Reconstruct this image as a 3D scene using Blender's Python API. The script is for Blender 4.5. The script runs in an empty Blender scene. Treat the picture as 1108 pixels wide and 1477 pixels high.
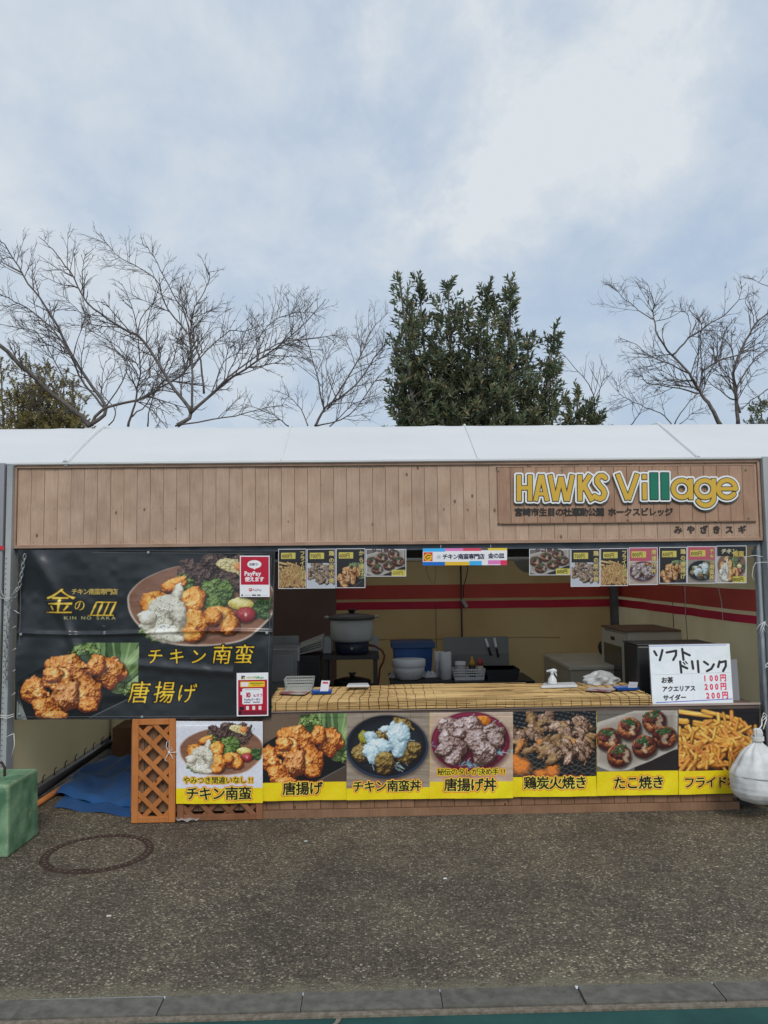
import bpy, math, random
import numpy as np
from mathutils import Vector, Matrix
R = math.radians
rnd = random.Random(7)
C = bpy.context.scene.collection
sc = bpy.context.scene

# ------------------------------------------------------------------ camera, sky, sun, exposure
F = 1120.0                                   # focal length in pixels of the 1108 x 1477 photograph
PITCH, YAW, ROLL, DIST, EYE = 0.07252649, 0.02545131, -0.01168594, 4.98785773, 1.55
def cam_axes():
    fwd = np.array([math.sin(YAW)*math.cos(PITCH), math.cos(YAW)*math.cos(PITCH), math.sin(PITCH)])
    right = np.array([math.cos(YAW), -math.sin(YAW), 0.0]); up = np.cross(right, fwd)
    c, s = math.cos(ROLL), math.sin(ROLL)
    return c*right+s*up, -s*right+c*up, fwd
AR, AU, AF = cam_axes()
def ray(px, py): return AR*(px-554)/F - AU*(py-738.5)/F + AF
def P(px, py, Y=0.0):                         # point of the place seen at a pixel, at depth Y behind the stall front
    d = ray(px, py); t = (Y+DIST)/d[1]
    return Vector((t*d[0], -DIST+t*d[1], EYE+t*d[2]))
def G(px, py, Z=0.0):                         # same, on the level Z
    d = ray(px, py); t = (Z-EYE)/d[2]
    return Vector((t*d[0], -DIST+t*d[1], Z))
cam = bpy.data.cameras.new('camera'); co = bpy.data.objects.new('camera', cam); C.objects.link(co)
co.matrix_world = Matrix(((AR[0], AU[0], -AF[0], 0), (AR[1], AU[1], -AF[1], -DIST), (AR[2], AU[2], -AF[2], EYE), (0, 0, 0, 1)))
cam.sensor_fit = 'HORIZONTAL'; cam.sensor_width = 36; cam.lens = 36*F/1108
cam.clip_start = 0.05; cam.clip_end = 2000
sc.camera = co
SUN_EL, SUN_AZ = R(42), R(168)                # azimuth clockwise from +Y; the sun stands behind the camera, a bit right
w = bpy.data.worlds.new('World'); sc.world = w; w.use_nodes = True
nt = w.node_tree; N = nt.nodes; L = nt.links
bg = N['Background']; bg.inputs[1].default_value = 0.1
sky = N.new('ShaderNodeTexSky'); sky.sky_type = 'NISHITA'; sky.sun_disc = False
sky.sun_elevation = SUN_EL; sky.sun_rotation = SUN_AZ; sky.air_density = 1.2; sky.dust_density = 2.5; sky.ozone_density = 1.5
tc = N.new('ShaderNodeTexCoord'); sx = N.new('ShaderNodeSeparateXYZ'); L.new(tc.outputs['Generated'], sx.inputs[0])
def wm(op, a, b, clamp=False):
    n = N.new('ShaderNodeMath'); n.operation = op; n.use_clamp = clamp
    for i, v in enumerate((a, b)):
        if isinstance(v, (int, float)): n.inputs[i].default_value = v
        else: L.new(v, n.inputs[i])
    return n.outputs[0]
zz = wm('ADD', wm('MAXIMUM', sx.outputs[2], 0.0), 0.45)
cv_ = N.new('ShaderNodeCombineXYZ')
L.new(wm('DIVIDE', sx.outputs[0], zz), cv_.inputs[0]); L.new(wm('DIVIDE', sx.outputs[1], zz), cv_.inputs[1])
def wnoise(scale, detail, off, rough=.5, dist=0.0):
    mp = N.new('ShaderNodeMapping'); mp.inputs['Location'].default_value = off; mp.inputs['Scale'].default_value = (1, .8, 1)
    L.new(cv_.outputs[0], mp.inputs[0])
    n = N.new('ShaderNodeTexNoise'); n.inputs['Scale'].default_value = scale; n.inputs['Detail'].default_value = detail
    n.inputs['Roughness'].default_value = rough; n.inputs['Distortion'].default_value = dist
    L.new(mp.outputs[0], n.inputs['Vector']); return n.outputs['Fac']
def wramp(fac, a, b):
    n = N.new('ShaderNodeMapRange'); n.interpolation_type = 'SMOOTHSTEP'; n.clamp = True
    L.new(fac, n.inputs[0]); n.inputs[1].default_value = a; n.inputs[2].default_value = b; return n.outputs[0]
def wmix(f, a, b):
    n = N.new('ShaderNodeMix'); n.data_type = 'RGBA'
    if isinstance(f, (int, float)): n.inputs[0].default_value = f
    else: L.new(f, n.inputs[0])
    for i, v in ((6, a), (7, b)):
        if isinstance(v, tuple): n.inputs[i].default_value = v
        else: L.new(v, n.inputs[i])
    return n.outputs[2]
big = wramp(wnoise(1.5, 4, (5.3, 2.2, 0), .5, .2), .22, .80)
mid = wramp(wnoise(3.6, 7, (2.4, 1.2, 2), .6, .25), .25, .78)
fine = wramp(wnoise(8.0, 7, (1.4, .2, 5), .62, .3), .28, .75)
cov = wm('ADD', wm('ADD', wm('MULTIPLY', big, .30), wm('MULTIPLY', mid, .30), True), wm('MULTIPLY', fine, .20), True)
def lobe(px, py, c0, c1, amp):                # a thicker bank of cloud in one direction of the sky
    d = ray(px, py); d = d/np.linalg.norm(d)
    dp = N.new('ShaderNodeVectorMath'); dp.operation = 'DOT_PRODUCT'
    L.new(tc.outputs['Generated'], dp.inputs[0]); dp.inputs[1].default_value = d
    wob = wm('ADD', dp.outputs['Value'], wm('MULTIPLY', wm('SUBTRACT', mid, .5), .03))
    return wm('MULTIPLY', wm('MULTIPLY', wramp(wob, c0, c1), amp), wm('ADD', wm('MULTIPLY', wm('ADD', fine, mid), .42), .5))
cov = wm('ADD', cov, lobe(740, 100, .972, .9995, .46), True)
cov = wm('ADD', cov, lobe(230, 320, .86, .998, .30), True)
cov = wm('ADD', cov, lobe(900, 190, .965, .9995, .20), True)
blue = wmix(.80, sky.outputs[0], (4.1, 5.5, 7.45, 1))
cloud = wmix(cov, blue, (7.1, 7.6, 8.05, 1))
L.new(cloud, bg.inputs[0])
sun = bpy.data.lights.new('sun', 'SUN'); so = bpy.data.objects.new('sun', sun); C.objects.link(so)
sun.energy = 1.45; sun.angle = R(20); sun.color = (1, .95, .88)
sd = Vector((math.sin(SUN_AZ)*math.cos(SUN_EL), math.cos(SUN_AZ)*math.cos(SUN_EL), math.sin(SUN_EL)))
so.rotation_euler = sd.to_track_quat('Z', 'Y').to_euler(); so.location = sd*30
sc.view_settings.view_transform = 'Standard'; sc.view_settings.look = 'None'
sc.view_settings.exposure = 0.0; sc.view_settings.gamma = 1.0; sc.view_settings.use_curve_mapping = False
sc.cycles.max_bounces = 6

# ------------------------------------------------------------------ materials
def lin(r, g, b, k=1.0):
    f = lambda c: ((c/255+.055)/1.055)**2.4 if c > 10 else c/255/12.92
    return (min(f(r)*k, .95), min(f(g)*k, .95), min(f(b)*k, .95), 1)
MATS = {}
def mat(name, col, rough=.6, col2=None, scale=4.0, stretch=(1, 1, 1), bump=0.0, bscale=60, metal=0, spec=.5, trans=0, alpha=1, detail=5, rand=0.0, translucent=0, lo=.35, hi=.65):
    if name in MATS: return MATS[name]
    m = bpy.data.materials.new(name); m.use_nodes = True; MATS[name] = m
    t = m.node_tree; b = t.nodes['Principled BSDF']
    b.inputs['Roughness'].default_value = rough; b.inputs['Metallic'].default_value = metal
    b.inputs['Specular IOR Level'].default_value = spec; b.inputs['Alpha'].default_value = alpha
    b.inputs['Transmission Weight'].default_value = trans
    c = t.nodes.new('ShaderNodeTexCoord'); mp = t.nodes.new('ShaderNodeMapping'); mp.inputs['Scale'].default_value = stretch
    t.links.new(c.outputs['Object'], mp.inputs[0])
    oi = t.nodes.new('ShaderNodeObjectInfo')
    va = t.nodes.new('ShaderNodeVectorMath'); va.operation = 'MULTIPLY_ADD'; t.links.new(oi.outputs['Random'], va.inputs[0])
    va.inputs[1].default_value = (37, 53, 71); t.links.new(mp.outputs[0], va.inputs[2])
    n = t.nodes.new('ShaderNodeTexNoise'); n.inputs['Scale'].default_value = scale; n.inputs['Detail'].default_value = detail
    t.links.new(va.outputs[0], n.inputs['Vector'])
    r = t.nodes.new('ShaderNodeValToRGB'); r.color_ramp.elements[0].position = lo; r.color_ramp.elements[1].position = hi
    r.color_ramp.elements[0].color = col; r.color_ramp.elements[1].color = col2 or tuple(min(1, x*1.18) for x in col[:3])+(1,)
    t.links.new(n.outputs['Fac'], r.inputs[0]); out = r.outputs[0]
    if rand:
        h = t.nodes.new('ShaderNodeHueSaturation'); mr = t.nodes.new('ShaderNodeMapRange')
        mr.inputs[3].default_value = 1-rand; mr.inputs[4].default_value = 1+rand
        t.links.new(oi.outputs['Random'], mr.inputs[0]); t.links.new(mr.outputs[0], h.inputs['Value'])
        t.links.new(out, h.inputs['Color']); out = h.outputs[0]
    t.links.new(out, b.inputs['Base Color'])
    if translucent:
        tr = t.nodes.new('ShaderNodeBsdfTranslucent'); t.links.new(out, tr.inputs['Color']); mx = t.nodes.new('ShaderNodeMixShader'); mx.inputs[0].default_value = translucent
        t.links.new(b.outputs[0], mx.inputs[1]); t.links.new(tr.outputs[0], mx.inputs[2]); t.links.new(mx.outputs[0], t.nodes['Material Output'].inputs[0])
    if bump:
        n2 = t.nodes.new('ShaderNodeTexNoise'); n2.inputs['Scale'].default_value = bscale; n2.inputs['Detail'].default_value = 4
        t.links.new(mp.outputs[0], n2.inputs['Vector'])
        bp = t.nodes.new('ShaderNodeBump'); bp.inputs['Strength'].default_value = bump; bp.inputs['Distance'].default_value = .004
        t.links.new(n2.outputs['Fac'], bp.inputs['Height']); t.links.new(bp.outputs[0], b.inputs['Normal'])
    return m

def wood(name, c1, c2, knot, axis='Z', rough=.7, rand=.10):
    """plank wood: grain along the plank, soft blotches, dark knots"""
    m = bpy.data.materials.new(name); m.use_nodes = True; MATS[name] = m
    t = m.node_tree; b = t.nodes['Principled BSDF']; b.inputs['Roughness'].default_value = rough; b.inputs['Specular IOR Level'].default_value = .25
    nd = t.nodes.new; lk = t.links.new
    c = nd('ShaderNodeTexCoord'); oi = nd('ShaderNodeObjectInfo')
    va = nd('ShaderNodeVectorMath'); va.operation = 'MULTIPLY_ADD'; lk(oi.outputs['Random'], va.inputs[0]); va.inputs[1].default_value = (31, 57, 73); lk(c.outputs['Object'], va.inputs[2])
    st = {'Z': (1, 1, .07), 'X': (.07, 1, 1)}[axis]
    mp = nd('ShaderNodeMapping'); mp.inputs['Scale'].default_value = st; lk(va.outputs[0], mp.inputs[0])
    g = nd('ShaderNodeTexNoise'); g.inputs['Scale'].default_value = 120; g.inputs['Detail'].default_value = 6; g.inputs['Distortion'].default_value = .6; lk(mp.outputs[0], g.inputs['Vector'])
    g2 = nd('ShaderNodeTexNoise'); g2.inputs['Scale'].default_value = 7; g2.inputs['Detail'].default_value = 3; lk(va.outputs[0], g2.inputs['Vector'])
    r = nd('ShaderNodeValToRGB'); r.color_ramp.elements[0].position = .3; r.color_ramp.elements[1].position = .7
    r.color_ramp.elements[0].color = c1; r.color_ramp.elements[1].color = c2
    mx = nd('ShaderNodeMath'); mx.operation = 'MULTIPLY_ADD'; lk(g2.outputs['Fac'], mx.inputs[0]); mx.inputs[1].default_value = .6
    ml = nd('ShaderNodeMath'); ml.operation = 'MULTIPLY'; lk(g.outputs['Fac'], ml.inputs[0]); ml.inputs[1].default_value = .42; lk(ml.outputs[0], mx.inputs[2])
    lk(mx.outputs[0], r.inputs[0])
    kp = nd('ShaderNodeMapping'); kp.inputs['Scale'].default_value = {'Z': (9, .01, 5.5), 'X': (5.5, .01, 9)}[axis]; lk(va.outputs[0], kp.inputs[0])
    v = nd('ShaderNodeTexVoronoi'); v.inputs['Scale'].default_value = 1.0; lk(kp.outputs[0], v.inputs['Vector'])
    kr = nd('ShaderNodeMapRange'); kr.inputs[1].default_value = .05; kr.inputs[2].default_value = .09; kr.inputs[3].default_value = 1; kr.inputs[4].default_value = 0; lk(v.outputs['Distance'], kr.inputs[0])
    km = nd('ShaderNodeMix'); km.data_type = 'RGBA'; lk(kr.outputs[0], km.inputs[0]); lk(r.outputs[0], km.inputs[6]); km.inputs[7].default_value = knot
    h = nd('ShaderNodeHueSaturation'); mr = nd('ShaderNodeMapRange'); mr.inputs[3].default_value = 1-rand; mr.inputs[4].default_value = 1+rand
    lk(oi.outputs['Random'], mr.inputs[0]); lk(mr.outputs[0], h.inputs['Value']); lk(km.outputs[2], h.inputs['Color']); lk(h.outputs[0], b.inputs['Base Color'])
    bp = nd('ShaderNodeBump'); bp.inputs['Strength'].default_value = .25; bp.inputs['Distance'].default_value = .002; lk(g.outputs['Fac'], bp.inputs['Height']); lk(bp.outputs[0], b.inputs['Normal'])
    return m

def print_mat(name, rough=.5, spec=.4):
    m = bpy.data.materials.new(name); m.use_nodes = True; MATS[name] = m
    t = m.node_tree; b = t.nodes['Principled BSDF']; b.inputs['Roughness'].default_value = rough; b.inputs['Specular IOR Level'].default_value = spec
    a = t.nodes.new('ShaderNodeAttribute'); a.attribute_name = 'ink'; t.links.new(a.outputs['Color'], b.inputs['Base Color'])
    return m

M_fascia = wood('fascia_wood', lin(170, 140, 118), lin(203, 173, 150), lin(120, 92, 74), rand=.05)
M_sign = wood('sign_wood', lin(156, 121, 99), lin(190, 154, 129), lin(84, 60, 48), rand=.05)
M_rail = wood('rail_wood', lin(160, 128, 108), lin(192, 160, 138), lin(108, 82, 68), 'X')
M_cntwood = wood('counter_wood', lin(122, 92, 70), lin(158, 122, 94), lin(74, 54, 42))
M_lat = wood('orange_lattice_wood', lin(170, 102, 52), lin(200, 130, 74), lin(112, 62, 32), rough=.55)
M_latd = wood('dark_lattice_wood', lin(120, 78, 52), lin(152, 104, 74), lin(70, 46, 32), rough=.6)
M_roof = mat('roof_canvas', (.86, .87, .86, 1), .6, (.92, .92, .91, 1), .9, stretch=(1, 2.5, 1), bump=.25, bscale=5, translucent=.22)
M_steel = mat('galvanised_steel', lin(138, 146, 150), .5, lin(168, 172, 174), 9, metal=.15, bump=.05)
M_dsteel = mat('dark_steel', lin(84, 90, 98), .55, lin(108, 114, 120), 9, metal=.3)
M_black = mat('black_plastic', (.02, .02, .022, 1), .45)
M_dark = mat('dark_frame', (.035, .033, .032, 1), .6)
M_white = mat('white_plastic', (.72, .73, .73, 1), .4)
M_paper = mat('white_paper', (.78, .78, .78, 1), .7)
M_blue = mat('blue_plastic', lin(28, 84, 160), .4)
M_string = mat('white_string', (.72, .71, .68, 1), .7)
M_print = print_mat('poster_print', .42, .4)
M_vinyl = print_mat('banner_print', .27, .6)
M_card = print_mat('card_print', .5, .3)

# ------------------------------------------------------------------ mesh helpers
class MB:
    def __init__(s): s.v = []; s.f = []; s.smooth = []
    def add(s, vs, fs, sm=False):
        o = len(s.v); s.v += [tuple(v) for v in vs]; s.f += [tuple(i+o for i in f) for f in fs]; s.smooth += [sm]*len(fs); return s
    def box(s, x0, y0, z0, x1, y1, z1):
        x0, x1 = sorted((x0, x1)); y0, y1 = sorted((y0, y1)); z0, z1 = sorted((z0, z1))
        return s.add([(x0,y0,z0),(x1,y0,z0),(x1,y1,z0),(x0,y1,z0),(x0,y0,z1),(x1,y0,z1),(x1,y1,z1),(x0,y1,z1)],
                     [(0,3,2,1),(4,5,6,7),(0,1,5,4),(1,2,6,5),(2,3,7,6),(3,0,4,7)])
    def obox(s, c, ax, ay, az):               # oriented box: centre and three half-axis vectors
        c = Vector(c); ax, ay, az = Vector(ax), Vector(ay), Vector(az)
        p = [c+i*ax+j*ay+k*az for k in (-1, 1) for (i, j) in ((-1,-1),(1,-1),(1,1),(-1,1))]
        return s.add(p, [(0,3,2,1),(4,5,6,7),(0,1,5,4),(1,2,6,5),(2,3,7,6),(3,0,4,7)])
    def tube(s, pts, rad, n=8, cap=True, sm=True):
        pts = [Vector(p) for p in pts]; k = len(pts)
        if isinstance(rad, (int, float)): rad = [rad]*k
        o = len(s.v); up = Vector((0, 0, 1)); prev = None
        for i, p in enumerate(pts):
            t = (pts[min(i+1, k-1)]-pts[max(i-1, 0)]); t = t.normalized() if t.length > 1e-9 else up
            if prev is None:
                a = t.cross(Vector((0, 1, 0)) if abs(t.y) < .9 else Vector((1, 0, 0))).normalized()
            else:
                a = (prev-t*prev.dot(t)); a = a.normalized() if a.length > 1e-6 else t.orthogonal().normalized()
            prev = a; b = t.cross(a)
            for j in range(n):
                th = 2*math.pi*j/n; s.v.append(tuple(p+(a*math.cos(th)+b*math.sin(th))*rad[i]))
        for i in range(k-1):
            for j in range(n):
                a0 = o+i*n+j; a1 = o+i*n+(j+1) % n; s.f.append((a0, a1, a1+n, a0+n)); s.smooth.append(sm)
        if cap and n > 2:
            s.f.append(tuple(o+j for j in reversed(range(n)))); s.f.append(tuple(o+(k-1)*n+j for j in range(n))); s.smooth += [False, False]
        return s
    def lathe(s, cx, cy, prof, n=32, fn=None, sm=True):      # prof: (r, z)
        o = len(s.v)
        for r, z in prof:
            for j in range(n):
                th = 2*math.pi*j/n; rr = r*(fn(th, z) if fn else 1)
                s.v.append((cx+rr*math.cos(th), cy+rr*math.sin(th), z))
        for i in range(len(prof)-1):
            for j in range(n):
                a0 = o+i*n+j; a1 = o+i*n+(j+1) % n; s.f.append((a0, a1, a1+n, a0+n)); s.smooth.append(sm)
        s.f.append(tuple(o+j for j in reversed(range(n)))); s.f.append(tuple(o+(len(prof)-1)*n+j for j in range(n))); s.smooth += [False, False]
        return s
    def grid(s, fn, nu, nv, sm=True):
        o = len(s.v)
        for j in range(nv+1):
            for i in range(nu+1): s.v.append(tuple(fn(i/nu, j/nv)))
        for j in range(nv):
            for i in range(nu):
                a = o+j*(nu+1)+i; s.f.append((a, a+nu+1, a+nu+2, a+1)); s.smooth.append(sm)
        return s
    def mesh(s, name, m):
        me = bpy.data.meshes.new(name); me.from_pydata(s.v, [], s.f); me.materials.append(m)
        me.polygons.foreach_set('use_smooth', s.smooth); me.update(); return me
def tag(o, label=None, cat=None, group=None, kind=None):
    if label: o['label'] = label
    if cat: o['category'] = cat
    if group: o['group'] = group
    if kind: o['kind'] = kind
    return o
def thing(name, label, cat, loc=(0, 0, 0), group=None):
    o = bpy.data.objects.new(name, None); o.empty_display_size = .1; C.objects.link(o); o.location = loc
    return tag(o, label, cat, group)
def wloc(o):
    p = Vector(o.location)
    while o.parent: o = o.parent; p += Vector(o.location)
    return p
def put(name, me, parent=None, loc=(0, 0, 0), kind=None, label=None, bevel=0):
    o = bpy.data.objects.new(name, me); C.objects.link(o)
    o.location = Vector(loc)-(wloc(parent) if parent else Vector())
    if parent: o.parent = parent
    if bevel:
        b = o.modifiers.new('bevel', 'BEVEL'); b.width = bevel; b.segments = 2; b.limit_method = 'ANGLE'
    return tag(o, label, kind=kind)
def part(name, mb, m, parent, **k): return put(name, mb.mesh(name, m), parent, **k)
def single(name, mb, m, label, cat, loc=(0, 0, 0), group=None, bevel=0):
    """a thing that is one mesh; geometry given in place, origin moved to loc"""
    me = mb.mesh(name, m); l = Vector(loc); me.transform(Matrix.Translation(-l))
    o = put(name, me, None, loc=l, bevel=bevel); return tag(o, label, cat, group)
def struct(name, mb, m, parent=None): return put(name, mb.mesh(name, m), parent, kind='structure')
def copy_tree(src, loc, label=None):
    r = src.copy(); C.objects.link(r); r.location = loc
    if label: r['label'] = label
    def rec(a, b):
        for ch in list(a.children):
            c = ch.copy(); C.objects.link(c); c.parent = b; rec(ch, c)
    rec(src, r); return r

# ------------------------------------------------------------------ flat print: a small painter for printed photographs and lettering
def hsh(ix, iy, seed):
    h = (ix.astype(np.int64)*374761393+iy.astype(np.int64)*668265263+seed*982451653) & 0x7fffffff
    h = ((h ^ (h >> 13))*1274126177) & 0x7fffffff
    return ((h ^ (h >> 16)) & 0xffff)/65535.0
def vn(x, y, seed=0):
    ix = np.floor(x); iy = np.floor(y); fx = x-ix; fy = y-iy; fx = fx*fx*(3-2*fx); fy = fy*fy*(3-2*fy)
    a = hsh(ix, iy, seed); b = hsh(ix+1, iy, seed); c = hsh(ix, iy+1, seed); d = hsh(ix+1, iy+1, seed)
    return (a*(1-fx)+b*fx)*(1-fy)+(c*(1-fx)+d*fx)*fy
def fbm(x, y, seed=0, o=4):
    s = 0; a = .5; t = 0
    for i in range(o): s = s+a*vn(x*2**i+i*17.3, y*2**i+i*9.1, seed+i); t += a; a *= .55
    return s/t
def sst(a, b, x): t = np.clip((x-a)/(b-a), 0, 1); return t*t*(3-2*t)

GL = {}
def glyph(ch, n=72):
    """signed distance field of one character on the square [-.25,1.25]^2 of its em"""
    if ch in GL: return GL[ch]
    c = bpy.data.curves.new('g', 'FONT'); c.body = ch; c.size = 1; c.resolution_u = 3
    o = bpy.data.objects.new('g', c); C.objects.link(o); me = bpy.data.meshes.new_from_object(o)
    bpy.data.objects.remove(o); bpy.data.curves.remove(c)
    cnt = {}
    for p in me.polygons:
        for e in p.edge_keys: cnt[e] = cnt.get(e, 0)+1
    E_ = [e for e, k in cnt.items() if k == 1]
    V = np.array([(v.co.x, v.co.y) for v in me.vertices]) if len(me.vertices) else np.zeros((0, 2))
    wdt = (V[:, 0].min(), V[:, 0].max()) if len(V) else (0, .4)
    bpy.data.meshes.remove(me)
    g = np.linspace(-.25, 1.25, n); X, Y = np.meshgrid(g, g)
    if not E_: GL[ch] = (np.full((n, n), 9.), wdt); return GL[ch]
    d2 = np.full((n, n), 9.); ins = np.zeros((n, n), bool)
    for i, j in E_:
        ax, ay = V[i]; bx, by = V[j]; dx, dy = bx-ax, by-ay; l2 = dx*dx+dy*dy+1e-12
        t = np.clip(((X-ax)*dx+(Y-ay)*dy)/l2, 0, 1); d2 = np.minimum(d2, (X-ax-t*dx)**2+(Y-ay-t*dy)**2)
        if ay != by:
            cr = ((ay > Y) != (by > Y)) & (X < (bx-ax)*(Y-ay)/(by-ay)+ax); ins ^= cr
    d = np.sqrt(d2); d[ins] *= -1
    GL[ch] = (d, wdt); return GL[ch]
def sample(d, u, v):
    n = d.shape[0]; fx = (u+.25)/1.5*(n-1); fy = (v+.25)/1.5*(n-1)
    ok = (fx >= 0) & (fx <= n-1.001) & (fy >= 0) & (fy <= n-1.001)
    fx = np.clip(fx, 0, n-1.001); fy = np.clip(fy, 0, n-1.001); ix = fx.astype(int); iy = fy.astype(int); fx = fx-ix; fy = fy-iy
    r = (d[iy, ix]*(1-fx)+d[iy, ix+1]*fx)*(1-fy)+(d[iy+1, ix]*(1-fx)+d[iy+1, ix+1]*fx)*fy
    return np.where(ok, r, 9.)
def adv(ch):
    if ch == ' ': return .45
    if ord(ch) < 256: a, b = glyph(ch)[1]; return b-a+.09
    return 1.0

class Cv:
    """canvas over the photo-pixel box (x0,y0)-(x1,y1); res samples per pixel; set() chooses local drawing units"""
    def __init__(s, x0, y0, x1, y1, res, col=(0, 0, 0)):
        s.b = (x0, y0, x1, y1); s.nx = int((x1-x0)*res)+1; s.ny = int((y1-y0)*res)+1
        s.PX, s.PY = np.meshgrid(np.linspace(x0, x1, s.nx), np.linspace(y0, y1, s.ny))
        s.C = np.zeros((s.ny, s.nx, 3)); s.C[:] = np.array(col)/255; s.res = res; s.clipm = None; s.set(0, 0, 1)
    def set(s, ox, oy, kx, ky=None):
        s.ox, s.oy, s.kx, s.ky = ox, oy, kx, ky or kx
        s.X = (s.PX-ox)/s.kx; s.Y = (s.PY-oy)/s.ky; s.px = 1/(s.res*abs(s.kx))      # px: one sample in local units
    def box_map(s, src, dst):                # local box src drawn into pixel box dst
        kx = (dst[2]-dst[0])/(src[2]-src[0]); ky = (dst[3]-dst[1])/(src[3]-src[1])
        s.set(dst[0]-src[0]*kx, dst[1]-src[1]*ky, kx, ky)
    def clip(s, b=None):                      # pixel box, None to reset
        s.clipm = None if b is None else ((s.PX >= b[0]) & (s.PX <= b[2]) & (s.PY >= b[1]) & (s.PY <= b[3])).astype(float)
    def fill(s, m, col):
        if s.clipm is not None: m = m*s.clipm
        col = np.asarray(col, float); col = col/255 if col.ndim == 1 else col
        s.C = s.C*(1-m[..., None])+col*m[..., None]
    def rect(s, x0, y0, x1, y1, col, r=0, soft=1.0):
        p = s.px*soft; cx, cy = (x0+x1)/2, (y0+y1)/2
        qx = np.abs(s.X-cx)-(x1-x0)/2+r; qy = np.abs(s.Y-cy)-(y1-y0)/2+r
        d = np.hypot(np.maximum(qx, 0), np.maximum(qy, 0))+np.minimum(np.maximum(qx, qy), 0)-r
        s.fill(np.clip(.5-d/p, 0, 1), col)
    def poly(s, pts, col, soft=1.0, nz=0, ns=20, seed=1):
        X, Y = s.X, s.Y
        if nz: X = X+(fbm(s.X/ns, s.Y/ns, seed)-.5)*nz; Y = Y+(fbm(s.X/ns, s.Y/ns, seed+9)-.5)*nz
        d2 = np.full(X.shape, 1e9); ins = np.zeros(X.shape, bool)
        for (ax, ay), (bx, by) in zip(pts, pts[1:]+pts[:1]):
            dx, dy = bx-ax, by-ay; t = np.clip(((X-ax)*dx+(Y-ay)*dy)/(dx*dx+dy*dy+1e-9), 0, 1)
            d2 = np.minimum(d2, (X-ax-t*dx)**2+(Y-ay-t*dy)**2)
            if ay != by: ins ^= ((ay > Y) != (by > Y)) & (X < (bx-ax)*(Y-ay)/(by-ay)+ax)
        d = np.sqrt(d2); d[ins] *= -1; m = np.clip(.5-d/(s.px*soft), 0, 1)
        if col is not None: s.fill(m, col)
        return m
    def ell(s, cx, cy, rx, ry, col, rot=0, soft=1.0):
        c, n = math.cos(rot), math.sin(rot); u = ((s.X-cx)*c+(s.Y-cy)*n)/rx; v = (-(s.X-cx)*n+(s.Y-cy)*c)/ry
        m = np.clip(.5-(np.hypot(u, v)-1)*min(rx, ry)/(s.px*soft), 0, 1); s.fill(m, col); return m
    def pal(s, t, cols):
        cols = np.array(cols, float)/255; t = np.clip(t, 0, 1)*(len(cols)-1); i = np.clip(t.astype(int), 0, len(cols)-2); f = (t-i)[..., None]
        return cols[i]*(1-f)+cols[i+1]*f
    def lump(s, cx, cy, rx, ry, cols, rot=0, seed=1, bump=.35, warp=.22, gr=None, shadow=.5, power=1.0, edge=None):
        """a rounded, crusty, lit piece of food"""
        m0 = (np.abs(s.X-cx) < max(rx, ry)*1.7) & (np.abs(s.Y-cy) < max(rx, ry)*1.7)
        if not m0.any(): return
        ys, xs = np.where(m0); a, b, c_, d_ = ys.min(), ys.max()+1, xs.min(), xs.max()+1
        X, Y = s.X[a:b, c_:d_], s.Y[a:b, c_:d_]
        if X.shape[0] < 3 or X.shape[1] < 3: return
        c, n = math.cos(rot), math.sin(rot); mr = min(rx, ry); gr = gr or mr*.45
        u = ((X-cx)*c+(Y-cy)*n)/rx; v = (-(X-cx)*n+(Y-cy)*c)/ry
        w1 = fbm(X/(mr*.8)+seed*3.1, Y/(mr*.8), seed, 3)-.5
        d = np.hypot(u, v)*(1+w1*warp*2.2)
        m = sst(1.03, .97-.02, d) if edge is None else sst(1+edge, 1-edge, d)
        nf = fbm(X/gr+seed, Y/gr, seed+5, 4)
        nf2 = fbm(X/(gr*.35), Y/(gr*.35)+seed, seed+11, 3)
        h = np.sqrt(np.clip(1-d*d, 0, 1))*mr*.9+mr*bump*(nf-.5)*1.6+mr*bump*.35*(nf2-.5)
        st = s.px
        gy, gx = np.gradient(h); gx = gx/(abs(X[0, 1]-X[0, 0])); gy = gy/(abs(Y[1, 0]-Y[0, 0]))
        sh = (.35*gx+.62*gy+.75)/np.sqrt(gx*gx+gy*gy+1)
        nb = fbm(X/(mr*1.1)+seed*7.7, Y/(mr*1.1), seed+31, 3)-.5
        t = np.clip(-.02+.74*np.clip(sh, 0, 1.3)**power+.55*(nf-.5)+.25*(nf2-.5)+.6*nb-.3*np.clip(d-.55, 0, 1), 0, 1)
        if shadow:
            ds = np.hypot(((X-cx-mr*.1)*c+(Y-cy-mr*.14)*n)/rx, (-(X-cx-mr*.1)*n+(Y-cy-mr*.14)*c)/ry)*(1+w1*warp*2.2)
            ms = sst(1.18, .9, ds)*shadow
            if s.clipm is not None: ms = ms*s.clipm[a:b, c_:d_]
            s.C[a:b, c_:d_] *= (1-ms[..., None]*.75)
        if s.clipm is not None: m = m*s.clipm[a:b, c_:d_]
        s.C[a:b, c_:d_] = s.C[a:b, c_:d_]*(1-m[..., None])+s.pal(t, cols)*m[..., None]
    def stroke(s, pts, wd, col, soft=1.0):
        d2 = np.full(s.X.shape, 1e9)
        for (ax, ay), (bx, by) in zip(pts, pts[1:]):
            dx, dy = bx-ax, by-ay; t = np.clip(((s.X-ax)*dx+(s.Y-ay)*dy)/(dx*dx+dy*dy+1e-9), 0, 1)
            d2 = np.minimum(d2, (s.X-ax-t*dx)**2+(s.Y-ay-t*dy)**2)
        s.fill(np.clip(.5-(np.sqrt(d2)-wd/2)/(s.px*soft), 0, 1), col)
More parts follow.
